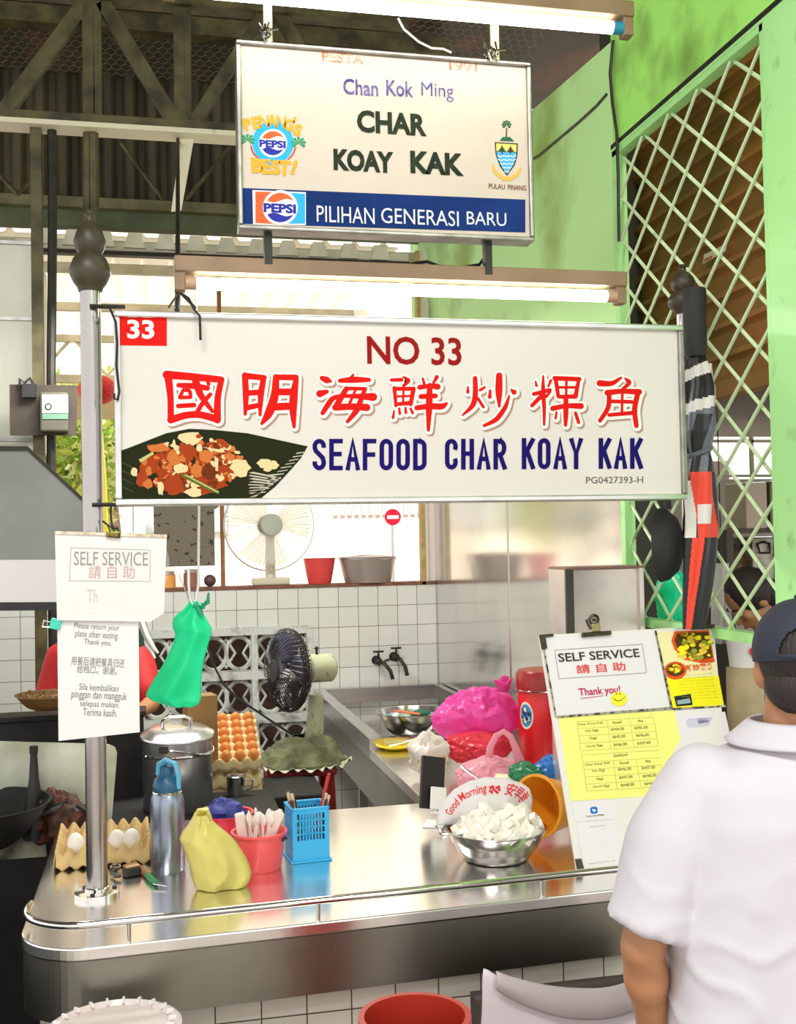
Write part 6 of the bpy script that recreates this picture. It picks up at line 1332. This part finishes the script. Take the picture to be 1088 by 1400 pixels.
def hand_b(b, w, d, side, pn, s=1.0):         # wrist, direction of the fingers, thumb side, palm normal
    d = Vector(d).normalized(); side = Vector(side); side = (side-d*side.dot(d)).normalized(); pn = d.cross(side).normalized()*pn
    w = Vector(w); pal = w+d*.045*s
    R = Matrix((d, side, pn)).transposed(); b.ball(pal, (.050*s, .040*s, .016*s), 16, R)
    for k, (o_, L) in enumerate(((.030, .070), (.010, .078), (-.010, .072), (-.029, .056))):
        p0 = pal+side*o_*s+d*.034*s; p1 = p0+d*L*.45*s+pn*.004*s; p2 = p1+d*L*.30*s+pn*.014*s; p3 = p2+d*L*.20*s+pn*.018*s
        limb(b, [pal+side*o_*.7*s, p0, p1, p2, p3], [.0095*s, .0092*s, .0085*s, .0078*s, .0066*s], 8)
    p0 = w+d*.022*s+side*.026*s; limb(b, [w+d*.015*s+side*.01*s, p0, p0+d*.026*s+side*.020*s+pn*.006*s, p0+d*.050*s+side*.026*s+pn*.014*s], [.013*s, .012*s, .0100*s, .0082*s], 8)
Z3 = Vector((0, 0, 1))
def axes(yaw): return Vector((cos(yaw), sin(yaw), 0)), Vector((-sin(yaw), cos(yaw), 0))
# ---- customer: back to us, facing the stall
YC = 1.80
def K(x, y, dy=0): return Py(x, y, YC+dy)
hc = K(1094, 914); sc_ = .98; ux, uy = axes(radians(-10)); cx = K(1092, 1100)
t = thing('person', 'man in white polo shirt and dark cap seen from behind, facing the menu board', 'person', (cx.x, YC, 0))
RH = Matrix.Rotation(pi-radians(30), 3, 'Z') @ Matrix.Rotation(radians(6), 3, 'X')
zc = lambda y: K(1092, y).z
def cz(y, dx=0, dy=0): return Vector((cx.x, YC, zc(y)))+ux*dx+uy*dy
shL, shR = cz(1066, -.205, .0), cz(1066, .205, .0)
elL, elR = Py(878, 1296, YC+.03), cz(1296, .285, -.02); wrL, wrR = Py(898, 1440, YC+.10), cz(1440, .25, .10)
hipz = .80; b = B(); head_b(b, hc+Vector((0, .0, 0)), RH, sc_)
limb(b, [hc+Vector((0, .0, -.02)), cz(990, 0, .005), cz(1030, 0, .0)], [.058, .058, .07])
loft(b, [(cz(1020), ux*.09, uy*.07), (cz(1050), ux*.17, uy*.09), (cz(1100), ux*.19, uy*.11), (cz(1250), ux*.18, uy*.11), (Vector((cx.x, YC, .86)), ux*.175, uy*.12), (Vector((cx.x, YC, .74)), ux*.165, uy*.12)], 28)
for sh_, el_, wr_, sd in ((shL, elL, wrL, -1), (shR, elR, wrR, 1)):
    limb(b, [sh_, el_, wr_], [.046, .041, .027]); b.ball(el_.lerp(wr_, .25), (.043, .043, .06), 12)
    hand_b(b, wr_, (wr_-el_)+Vector((0, 0, -.06)), uy, -sd*-1)
    hx_ = Vector((cx.x, YC, .80))+ux*sd*.095
    limb(b, [hx_, Vector((hx_.x, YC+.02, .45)), Vector((hx_.x, YC-.01, .07))], [.095, .06, .042]); b.ball((hx_.x, YC+.05, .035), (.045, .12, .035), 14)
merged('body', b, skin, t, .008, 5); face_parts(hc, RH, t, sc_)
def wr(v):
    y = (1.7-v.z); w_ = max(0, min(1, (1.22-v.z)/.25)); d = (v-Vector((cx.x, YC, v.z)))
    a = noise.noise(Vector((v.x*7, v.y*7, v.z*2.2)))*.008*(.4+w_)
    f = 1-abs(noise.noise(Vector((v.x*9+v.z*7, v.y*9, v.z*11-v.x*5))))*2
    return a+max(0, f-.35)*.007*w_*1.2+noise.noise(v*26)*.0012
b = B()
loft(b, [(cz(1003, 0, .0), ux*.078, uy*.072), (cz(1016, 0, -.002), ux*.11, uy*.082), (cz(1036, 0, -.004), ux*.185, uy*.10), (cz(1062), ux*.222, uy*.118), (cz(1110), ux*.226, uy*.135), (cz(1200), ux*.232, uy*.140), (cz(1300), ux*.242, uy*.146), (cz(1400), ux*.252, uy*.155), (Vector((cx.x, YC, .72)), ux*.258, uy*.162), (Vector((cx.x, YC, .66)), ux*.26, uy*.163)], 40, 2.7)
for sh_, el_, sd in ((shL, elL, -1), (shR, elR, 1)):
    e_ = sh_.lerp(el_, .68); d_ = (el_-sh_).normalized(); limb(b, [sh_-ux*sd*.03, sh_.lerp(el_, .35)], [.074, .079], 18); b.tube([sh_.lerp(el_, .35), e_, e_+d_*.045, e_+d_*.046, e_+d_*.062], [.079, .075, .074, .078, .077], 24)
shirt = mat('shirt_white', (.63, .605, .65), .75, sss=.0, bump=.05, bscale=300)
merged('polo_shirt', b, shirt, t, .009, 5, wr)
b = B(); n = 48
def colr(u, v):
    a = -pi/2+(u-.5)*2*pi*.93; r_ = .074+.036*v+.006*v*v; x, y = cos(a)*r_*1.08, sin(a)*r_*.98; return cz(993, 0, .004)+ux*x+uy*y+Vector((0, 0, .012-.038*v**1.2-.018*(sin(a)+1)*v*0-(.024 if False else 0)))
b.sheet(colr, n, 6); mk('collar', b, shirt, t, solid=.005)
b = B(); loft(b, [(Vector((cx.x, YC, .88)), ux*.19, uy*.135), (Vector((cx.x, YC, .72)), ux*.19, uy*.135)], 28)
for sd in (-1, 1):
    hx_ = Vector((cx.x, YC, .80))+ux*sd*.095; limb(b, [hx_, Vector((hx_.x, YC+.02, .45)), Vector((hx_.x, YC-.01, .12))], [.108, .085, .07])
merged('trousers', b, mat('trousers_dark', (.03, .032, .045), .7), t, .012, 5)
for sd in (-1, 1):
    hx_ = Vector((cx.x, YC, .80))+ux*sd*.095; b = B(); b.ball((hx_.x, YC+.05, .05), (.05, .135, .05), 16); b.v = [Vector((v.x, v.y, max(v.z, .003))) for v in b.v]; mk('shoe', b, black, t)
# hair at the nape and the cap
def hq(x, y, z): return hc+RH @ (Vector((x, y, z))*sc_)
b = B(); b.ball(hq(0, .020, .026), (.0765*sc_, .0885*sc_, .088*sc_), 30, RH, lambda d: 1+.02*noise.noise(d*9)); b.ball(hq(0, .040, -.030), (.066*sc_, .060*sc_, .055*sc_), 24, RH, lambda d: 1+.05*noise.noise(d*9))
for v in b.v:
    L = RH.inverted() @ (v-hc)
    if L.y < -.035 and L.z < .06: v -= RH @ Vector((0, min(0, L.y+.035)*1.0, 0))
mk('hair', b, hair_m, t)
capm = mat('cap_navy', (.022, .028, .050), .7, var=.25, vscale=12, bump=.15, bscale=250)
def dome(u, v):
    a = 2*pi*u; th = v*pi*.56; x, y, z = sin(th)*cos(a), sin(th)*sin(a), cos(th)
    return hq(x*.084, .012+y*.098, .030+z*.098+.004*cos(a*6)*0)
nu, nv = 180, 60; b = B(); vs = [dome(i/nu, j/nv) for i in range(nu) for j in range(nv+1)]; fs_ = []
for i in range(nu):
    for j in range(nv):
        a = 2*pi*(i+.5)/nu; v = (j+.5)/nv; da = (a-pi/2+pi) % (2*pi)-pi
        if abs(da) < .52*sqrt(max(0, 1-((1-v-.0)/.36)**2)) and v < .92 and v > .62: continue      # the opening above the strap
        k = (i+1) % nu; fs_.append((i*(nv+1)+j, i*(nv+1)+j+1, k*(nv+1)+j+1, k*(nv+1)+j))
b.add(vs, fs_); mk('cap', b, capm, t, solid=.003)
b = B(); b.ball(hq(0, .012, .130), .008, 10); mk('cap_button', b, capm, t)
b = B(); b.sheet(lambda u, v: hq((u-.5)*.15*(1-.25*v*v), -.082-.07*v*(1-(2*u-1)**2*.6), .018-.014*v-(2*u-1)**2*.016), 16, 6); mk('brim', b, capm, t, solid=.004)
b = B(); b.tube([hq(.0855*cos(a), .012+.0995*sin(a), .016) for a in [pi/2-.62+1.24*k/12 for k in range(13)]], .006, 6, flat=.5); mk('strap', b, mat('strap_black', (.015, .016, .02), .4), t)
# ---- cook behind the notice, red shirt
YR = 4.75
def K2(x, y, dy=0): return Py(x, y, YR+dy)
cx2 = K2(130, 950); t = thing('person', 'cook in red shirt leaning over the stove, mostly hidden by the white notices', 'person', (cx2.x, YR, 0))
hc2 = K2(142, 838, -.08); RH2 = Matrix.Rotation(0, 3, 'Z') @ Matrix.Rotation(radians(22), 3, 'X'); ux, uy = axes(0)
b = B(); head_b(b, hc2, RH2); limb(b, [hc2+Vector((0, .03, -.04)), K2(134, 880), K2(132, 900, .02)], [.05, .055, .07])
s1, s2 = K2(84, 900), K2(188, 900); e1, e2 = K2(58, 985, -.06), K2(207, 962, -.14); w1, w2 = K2(84, 985, -.27), K2(184, 978, -.27)
loft(b, [(K2(132, 890, .02), ux*.10, uy*.07), (K2(132, 912), ux*.15, uy*.10), (K2(132, 1010, .05), ux*.14, uy*.10), (Vector((cx2.x, YR+.08, .8)), ux*.15, uy*.11)], 24)
for s_, e_, w_, sd in ((s1, e1, w1, -1), (s2, e2, w2, 1)): limb(b, [s_, e_, w_], [.05, .036, .026]); hand_b(b, w_, (w_-e_), Vector((-sd, 0, .2)), -1)
for sd in (-1, 1): limb(b, [Vector((cx2.x+sd*.09, YR+.08, .82)), Vector((cx2.x+sd*.09, YR+.06, .45)), Vector((cx2.x+sd*.09, YR+.08, .06))], [.09, .06, .04]); b.ball((cx2.x+sd*.09, YR+.02, .035), (.045, .11, .035), 12)
merged('body', b, skin, t, .009, 5); face_parts(hc2, RH2, t)
redsh = mat('shirt_red', (.52, .010, .012), .7, var=.2, vscale=7); b = B()
loft(b, [(K2(134, 886, .02), ux*.07, uy*.065), (K2(133, 898, .02), ux*.15, uy*.09), (K2(132, 915), ux*.185, uy*.12), (K2(131, 1010, .05), ux*.19, uy*.13), (Vector((cx2.x, YR+.08, .74)), ux*.20, uy*.14)], 30)
for s_, e_ in ((s1, e1), (s2, e2)): limb(b, [s_, s_.lerp(e_, .72)], [.068, .062], 16)
merged('shirt', b, redsh, t, .011, 5)
b = B(); b.ball(hc2+RH2 @ Vector((0, .022, .046)), (.082, .09, .078), 22, RH2); mk('hair', b, hair_m, t)
b = B(); loft(b, [(Vector((cx2.x, YR+.08, .88)), ux*.165, uy*.12), (Vector((cx2.x, YR+.08, .78)), ux*.165, uy*.12)], 24)
for sd in (-1, 1): limb(b, [Vector((cx2.x+sd*.09, YR+.08, .82)), Vector((cx2.x+sd*.09, YR+.06, .45)), Vector((cx2.x+sd*.09, YR+.08, .11))], [.10, .08, .065])
merged('trousers', b, MATS['trousers_dark'], t, .013, 4)
b = B(); zA = K2(172, 1025, -.12); b.sheet(lambda u, v: Vector((cx2.x-.16+.34*u, YR-.10-.03*sin(u*pi), zA.z+.12-.42*v)), 12, 10); mk('apron', b, mat('apron_red', (.60, .012, .02), .6), t, solid=.004)
# his pan of noodles
c = Py(72, 968, 4.15); t = thing('frying_pan', 'shallow tan rimmed pan of fried noodles held over the stove at the far left', 'pan', c)
b = B(); r_ = 44/1500*4.3; b.lathe(c, bowl_prof(r_, .05, .07, .003, .005, .6), 36); mk('pan', b, mat('pan_tan', (.24, .12, .04), .45, .3), t)
b = B(); random.seed(6)
for k in range(34):
    q = c+Vector((random.uniform(-.09, .09), random.uniform(-.09, .09), .038)); b.tube([q+Vector((random.uniform(-.03, .03), random.uniform(-.03, .03), random.uniform(-.004, .018))) for _ in range(4)], .004, 5)
mk('noodles', b, mat('noodle_tan', (.30, .17, .06), .5), t)
b = B(); b.tube([c+Vector((r_, 0, .05)), Vector(w1)+Vector((.0, .0, -.01))], .010, 8); mk('handle', b, iron, t)
# ---- second cook beyond the lattice
Y2 = 3.85
def K3(x, y, dy=0): return Py(x, y, Y2+dy)
hc3 = K3(1026, 822); RH3 = Matrix.Rotation(radians(-98), 3, 'Z') @ Matrix.Rotation(radians(48), 3, 'X'); yaw3 = radians(-62); ux, uy = axes(yaw3)
b_ = Vector((K3(1085, 900).x, Y2, 0)); t = thing('person', 'dark haired person bending forward beyond the lattice, right of the umbrella', 'person', b_)
nk = K3(1050, 862, .02); ch = K3(1082, 905, .02)
b = B(); head_b(b, hc3, RH3, 1.0); limb(b, [hc3+Vector((.04, .01, -.03)), nk, ch], [.05, .052, .08])
up_ = (nk-ch).normalized(); fr_ = (Vector((-1, -.2, 0))-up_*Vector((-1, -.2, 0)).dot(up_)).normalized(); sd_ = up_.cross(fr_)
hp = Vector((b_.x+.06, Y2, .86))
loft(b, [(nk, sd_*.08, fr_*.06), (ch, sd_*.16, fr_*.09), (ch.lerp(hp, .5), sd_*.15, fr_*.10), (hp, sd_*.15, fr_*.10)], 24)
for s3 in (-1, 1):
    a = ch+sd_*s3*.18; e_ = a+Vector((-.06, 0, -.26)); w_ = e_+Vector((-.18, -.02, -.10)); limb(b, [a, e_, w_], [.05, .036, .026]); hand_b(b, w_, w_-e_, sd_*-s3, -1)
    h_ = hp+sd_*s3*.085; limb(b, [h_, Vector((h_.x-.03, h_.y, .45)), Vector((h_.x, h_.y, .06))], [.09, .06, .04]); b.ball((h_.x-.04, h_.y, .035), (.11, .045, .035), 12)
merged('body', b, skin, t, .009, 5); face_parts(hc3, RH3, t)
b = B()
loft(b, [(nk.lerp(ch, .25), sd_*.085, fr_*.07), (ch, sd_*.19, fr_*.115), (ch.lerp(hp, .5), sd_*.18, fr_*.125), (hp+Vector((0, 0, -.06)), sd_*.18, fr_*.125)], 28)
for s3 in (-1, 1): a = ch+sd_*s3*.18; limb(b, [a, a+Vector((-.04, 0, -.18))], [.066, .062])
merged('shirt', b, mat('shirt_sage', (.30, .42, .28), .7), t, .012, 5)
b = B(); b.ball(hc3+RH3 @ Vector((0, .026, .034)), (.092, .094, .092), 26, RH3, lambda d: 1+.03*noise.noise(d*7)); b.ball(hc3+RH3 @ Vector((.0, .065, -.02)), (.07, .05, .06), 20, RH3); b.ball(hc3+Vector((.112, .0, .02)), (.052, .052, .06), 18); mk('hair', b, hair_m, t)
b = B(); loft(b, [(hp+Vector((0, 0, .04)), sd_*.165, fr_*.115), (hp+Vector((0, 0, -.08)), sd_*.165, fr_*.115)], 24)
for s3 in (-1, 1): h_ = hp+sd_*s3*.085; limb(b, [h_, Vector((h_.x-.03, h_.y, .45)), Vector((h_.x, h_.y, .1))], [.10, .08, .065])
merged('trousers', b, MATS['trousers_dark'], t, .013, 4)
# ------------------------------------------------------------------ next stall, seen through the lattice
YB2 = 6.0
zsil = Py(1020, 655, YB2).z
b = B(); b.span((XW+.15, YB2, 0), (6, YB2+.1, zsil)); struct('wall_next', b, mat('next_wall', (.62, .56, .46), .7, var=.2, vscale=3), smooth=False)
b = B(); fx0, fx1 = Py(965, 600, YB2).x, 4.6; ztp = Py(1020, 552, YB2).z
for i in range(7): x = fx0+.30*i; b.span((x-.008, YB2-.01, zsil), (x+.008, YB2+.02, ztp))
for z in (zsil+.02, Py(1020, 603, YB2).z, ztp): b.span((fx0, YB2-.01, z-.008), (fx1, YB2+.02, z+.008))
struct('window_4', b, mat('window_bar', (.55, .52, .42), .5), smooth=False)
b = B(); b.span((fx0, YB2+.3, zsil), (Py(1030, 600, YB2).x, YB2+.34, Py(1000, 625, YB2).z)); struct('window_5', b, mat('frosted', (.72, .62, .58), .4), smooth=False)
YT2 = 4.9; z1_, z2_ = Py(1020, 724, YT2).z, Py(1020, 793, YT2).z
tx0, tx1 = Py(975, 720, YT2).x, 4.2
t = thing('tin_shelf', 'dark two tier shelf of tins in the stall beyond the lattice', 'shelf', ((tx0+tx1)/2, YT2, 0)); shf = mat('shelf_dark', (.10, .08, .06), .6)
for z in (z1_, z2_, z2_-.55):
    b = B(); b.span((tx0, YT2-.13, z-.018), (tx1, YT2+.13, z)); mk('board', b, shf, t, smooth=False)
for x in (tx0+.02, tx1-.02):
    b = B(); b.span((x-.018, YT2-.12, 0), (x+.018, YT2+.12, z1_)); mk('upright', b, shf, t, smooth=False)
def tin(label, x0, x1, y0, z, m, hd=True):
    a, c = Py(x0, y0, YT2).x, Py(x1, y0, YT2).x; zt_ = Py((x0+x1)/2, y0, YT2).z; t = thing('tin', label, 'tin', ((a+c)/2, YT2, z), 'tins on the shelf beyond the lattice')
    b = B(); b.span((a, YT2-.10, z+.002), (c, YT2+.10, zt_)); mk('body', b, m, t, smooth=False, bevel=.006)
    b = B(); b.span((a+.004, YT2-.096, zt_), (c-.004, YT2+.096, zt_+.006)); mk('rim', b, alu, t, smooth=False)
    if hd:
        xm = (a+c)/2; w_ = (c-a)*.28; b = B(); b.tube([(xm-w_, YT2-.105, zt_-.03), (xm-w_*.8, YT2-.115, zt_-.075), (xm+w_*.8, YT2-.115, zt_-.075), (xm+w_, YT2-.105, zt_-.03), (xm, YT2-.105, zt_-.022)], .006, 6, closed=True); mk('handle', b, iron, t)
ol = mat('tin_olive', (.30, .29, .16), .4, .4, col2=(.16, .15, .08), vscale=12); gyt = mat('tin_grey', (.50, .47, .38), .4, .4, col2=(.18, .16, .10), vscale=14)
tin('olive square tin with wire handle on the upper shelf beyond the lattice', 1037, 1060, 660, z1_, ol); tin('pinkish square tin on the upper shelf beyond the lattice, behind the umbrella edge', 1004, 1033, 662, z1_, mat('tin_pink', (.72, .58, .46), .5), False)
tin('mottled grey tin with wire handle on the lower shelf beyond the lattice', 1013, 1042, 735, z2_, gyt); tin('pale grey tin with wire handle on the lower shelf beside the green post', 1046, 1074, 736, z2_, gyt)
a = Py(1006, 760, YT2); b = B(); b.lathe((a.x, YT2, z2_+.002), [(0, 0), (.045, 0), (.045, .14), (.035, .165), (.035, .175), (0, .176)], 20); tag(mk('jar', b, mat('jar_yellow', (.60, .34, .05), .4, 0, col2=(.06, .03, .02), vscale=8)), 'yellow and brown jar on the lower shelf left of the mottled grey tin', 'jar')
t = thing('hanging_cloth', 'white cloth hanging beyond the lattice right of the umbrella', 'cloth', Py(986, 880, 4.2))
b = B(); b.sheet(lambda u, v: Py(975+22*u, 770+110*v, 4.2)+Vector((0, .02*sin(u*9+v*2), 0)), 16, 10); mk('cloth', b, mat('cloth_white', (.78, .76, .74), .8), t, solid=.004)
q = Py(986, 771, 4.2); b = B(); b.cyl(q, (q.x, q.y, zsb+.1), .003, n=6); mk('cord', b, black, t)
b = B(); rf_ = Py(1077, 500, 4.2); random.seed(11); leafm = mat('dark_leaf', (.015, .025, .015), .6)
for k in range(60):
    c = Py(1070+random.uniform(-9, 9), 660+random.uniform(-60, 60), 4.3); d = Vector((random.uniform(-1, 1), random.uniform(-1, 1), random.uniform(-1, 1))).normalized(); e = d.cross(Z3).normalized(); b.add([c, c+d*.03+e*.012, c+d*.06, c+d*.03-e*.012], [(0, 1, 2, 3)])
o = tag(mk('hanging_plant', b, leafm, smooth=False, solid=.001), 'dark hanging plant beside the green post beyond the lattice', 'plant')
# cup and canister right of the menu board
YCn = 3.42; a = Py(1013, 1000, YCn); tz = a.z
b = B(); b.span((XW+.12, YCn-.3, tz-.03), (XW+1.2, YCn+.15, tz)); t = thing('side_table', 'dark side table beyond the lattice holding the canister', 'table', (XW+.6, YCn, 0)); mk('top', b, shf, t, smooth=False)
for x in (XW+.16, XW+1.15):
    for y in (YCn-.26, YCn+.11): b = B(); b.span((x-.02, y-.02, 0), (x+.02, y+.02, tz-.03)); mk('leg', b, shf, t, smooth=False)
r_ = 25/1500*(YCn+.3); zc_ = Py(1013, 912, YCn).z; b = B(); b.lathe((a.x+.02, YCn, tz), [(0, .001), (r_, .001), (r_, (zc_-tz)*.97), (r_*.97, zc_-tz), (0, zc_-tz)], 28); tag(mk('canister', b, mat('canister_tan', (.55, .44, .24), .5, var=.25, vscale=12)), 'tan canister under a white paper cup, between menu board and customer', 'canister')
b = B(); zt_ = Py(1013, 868, YCn).z; b.lathe((a.x+.02, YCn, zc_+.001), [(0, 0), (r_*.8, 0), (r_*.98, (zt_-zc_)*.97), (r_*1.02, zt_-zc_), (r_*.95, zt_-zc_), (r_*.76, .004), (0, .004)], 28); t = thing('paper_cup', 'white paper cup with a red heart standing on the tan canister', 'cup', (a.x+.02, YCn, zc_)); mk('body', b, white_p, t)
b = B(); hcn = Vector((a.x+.02, YCn, (zc_+zt_)/2)); b.ngon([hcn+Vector((-.016*sin(q)**3*1.0+.0, -r_*1.0, .0013*(13*cos(q)-5*cos(2*q)-2*cos(3*q)-cos(4*q)))) for q in [2*pi*k/28 for k in range(28)]]); mk('heart', b, mat('print_heart', (.75, .03, .03), .4), t, smooth=False)
# ------------------------------------------------------------------ in front, below the counter
t = thing('pail', 'white plastic tub with a ridged lid on the floor under the counter\'s left end', 'tub', (Py(155, 1400, 2.42).x, 2.42, 0)); c = Vector((Py(155, 1400, 2.42).x, 2.42, 0)); zt_ = Py(155, 1394, 2.42).z; R_ = .132
b = B(); b.lathe(c, [(0, 0), (R_*.85, 0), (R_, zt_-.03), (0, zt_-.03)], 44); mk('body', b, white_p, t)
b = B(); b.lathe(c+Vector((0, 0, zt_-.035)), [(R_+.003, 0), (R_+.010, .002), (R_+.010, .02), (R_-.004, .026), (R_-.012, .016), (0, .014)], 44); mk('lid', b, mat('lid_clear', (.72, .62, .60), .3), t)
for k in range(22):
    a_ = 2*pi*k/22; b = B(); b.box(c+Vector(((R_-.010)*cos(a_), (R_-.010)*sin(a_), zt_-.008)), (.016, .005, .008), Matrix.Rotation(a_, 3, 'Z')); mk('ridge', b, white_p, t, smooth=False)
c = Vector((Py(567, 1400, 2.14).x, 2.14, 0)); zt_ = Py(567, 1388, 2.14).z; R_ = .106; rb = mat('bucket_red', (.45, .03, .015), .4)
t = thing('bucket', 'red plastic bucket on the floor under the middle of the counter', 'bucket', c)
b = B(); b.lathe(c, [(0, 0), (R_*.75, 0), (R_-.004, zt_-.02), (R_+.006, zt_-.02), (R_+.006, zt_), (R_-.006, zt_), (R_*.75-.004, .005), (0, .005)], 44); mk('body', b, rb, t)
b = B(); b.tube([c+Vector(((R_+.005)*cos(a_), (R_+.005)*sin(a_), zt_-.03-.07*sin(a_+pi))) for a_ in [pi+pi*k/20 for k in range(21)]], .004, 6); mk('handle', b, chrome, t)
clw = mat('cloth_cover', (.74, .68, .72), .75, var=.06, vscale=4)
t = thing('covered_table', 'low table under a draped white cloth, below the right of the counter', 'table', (Py(780, 1400, 2.35).x, 2.35, 0)); YD = 2.34
pL = Py(655, 1345, YD); pR_ = Py(960, 1345, YD); zT = Py(760, 1352, YD).z
b = B(); b.span((pL.x+.03, YD, 0), (pR_.x, YD+.18, zT-.06)); mk('frame', b, mat('table_dark', (.05, .035, .03), .6), t, smooth=False)
def clf(u, v):
    x = pL.x+(pR_.x-pL.x)*u; top = Py(655+305*u, 1316+34*sin(pi*min(1, u*1.15))*(1 if u > .05 else u/.05)-6*u, YD).z
    f = .014*sin(u*15+v*4)*min(1, v*3)+.014*noise.noise(Vector((u*5, v*2, 1)))
    return Vector((x+.03*noise.noise(Vector((u*3, v*4, 7)))-.09*v*(1-u), YD-.035+f-.03*v, top*(1-v)+.03*v))
b = B(); b.sheet(clf, 60, 40); mk('cloth', b, clw, t, solid=.003)
b = B(); b.sheet(lambda u, v: clf(.06+.94*u, .0+(.035+.05*sin(pi*u))*v)+Vector((0, -.012-.010*sin(v*pi), .012*(1-v))), 60, 8); mk('folded_edge', b, mat('cloth_grey', (.52, .46, .48), .8), t, solid=.003)
# ------------------------------------------------------------------ outside: trees, lantern, sign, poles
def leaves(name, label, c, r, n, ms, seed, size=.12):
    random.seed(seed); b = B()
    for k in range(n):
        d = Vector((random.gauss(0, 1), random.gauss(0, 1), random.gauss(0, 1))).normalized()*random.random()**.4; q = Vector(c)+Vector((d.x*r[0], d.y*r[1], d.z*r[2]))
        a = Vector((random.uniform(-1, 1), random.uniform(-1, 1), random.uniform(-.6, 1))).normalized(); e = a.cross(Vector((random.uniform(-1, 1), random.uniform(-1, 1), .3))).normalized(); s_ = size*random.uniform(.6, 1.2); b.k = random.randrange(len(ms)); b.add([q, q+a*s_*.5+e*s_*.22, q+a*s_, q+a*s_*.5-e*s_*.22], [(0, 1, 2, 3)])
    t = thing(name, label, 'tree', (c[0], c[1], 0)); mk('foliage', b, ms, t, smooth=False)
    b = B(); b.tube([(c[0], c[1], 0), (c[0]+.1, c[1], c[2]*.5), (c[0], c[1], c[2])], [.12, .09, .04], 8); mk('trunk', b, mat('bark', (.20, .12, .07), .8), t)
LF = [clothlike('leaf_yellow', (.62, .66, .16), .5, 1, .4), clothlike('leaf_green', (.30, .48, .08), .5, 1, .4), clothlike('leaf_pale', (.78, .80, .45), .5, 1, .4)]
c = Py(88, 640, 11.5); leaves('tree', 'sunlit yellow green tree beyond the canopy at the left, behind the pole', c, (.55, .6, .95), 2600, LF, 3, .16)
c = Py(146, 600, 13.2); leaves('tree', 'sunlit pale tree beyond the canopy, between the pole and the sign', c, (.4, .4, .8), 1500, LF, 5, .16)
c = Py(133, 533, 8.2); b = B(); b.ball(c, (.14, .14, .11), 24); t = thing('lantern', 'red round lantern hanging beyond the stall, half hidden by the left pole', 'lantern', c-Vector((0, 0, .11))); mk('shade', b, mat('lantern_red', (.75, .02, .015), .6, 0, col2=(.45, .01, .01), vscale=60), t)
b = B(); b.cyl(c+Vector((0, 0, .10)), (c.x, c.y, zk+.05), .004, n=6); mk('cord', b, black, t)
q = Py(139, 655, 10.5); b = B(); b.tube([(q.x+.05, q.y, 0), q, Py(136, 590, 10.5)], [.05, .045, .03], 8); tag(mk('bollard', b, mat('bollard_yellow', (.90, .80, .05), .5)), 'bright yellow bollard outside, right of the left pole', 'bollard')
c = Py(537, 707, 14.0); t = thing('road_sign', 'red no entry road sign outside beyond the back wall sill', 'road sign', (c.x, c.y, 0)); rr = 11/1500*14.6
b = B(); b.cyl((c.x, c.y, c.z), (c.x, c.y+.02, c.z), rr, n=32); mk('plate', b, mat('plate_no_entry', (.75, .01, .03), .5), t)
b = B(); b.span((c.x-rr*.7, c.y-.008, c.z-rr*.2), (c.x+rr*.7, c.y, c.z+rr*.2)); mk('bar', b, paper, t, smooth=False)
b = B(); b.cyl((c.x, c.y+.04, 0), (c.x, c.y+.04, c.z), .03, n=10); mk('post', b, alu, t)
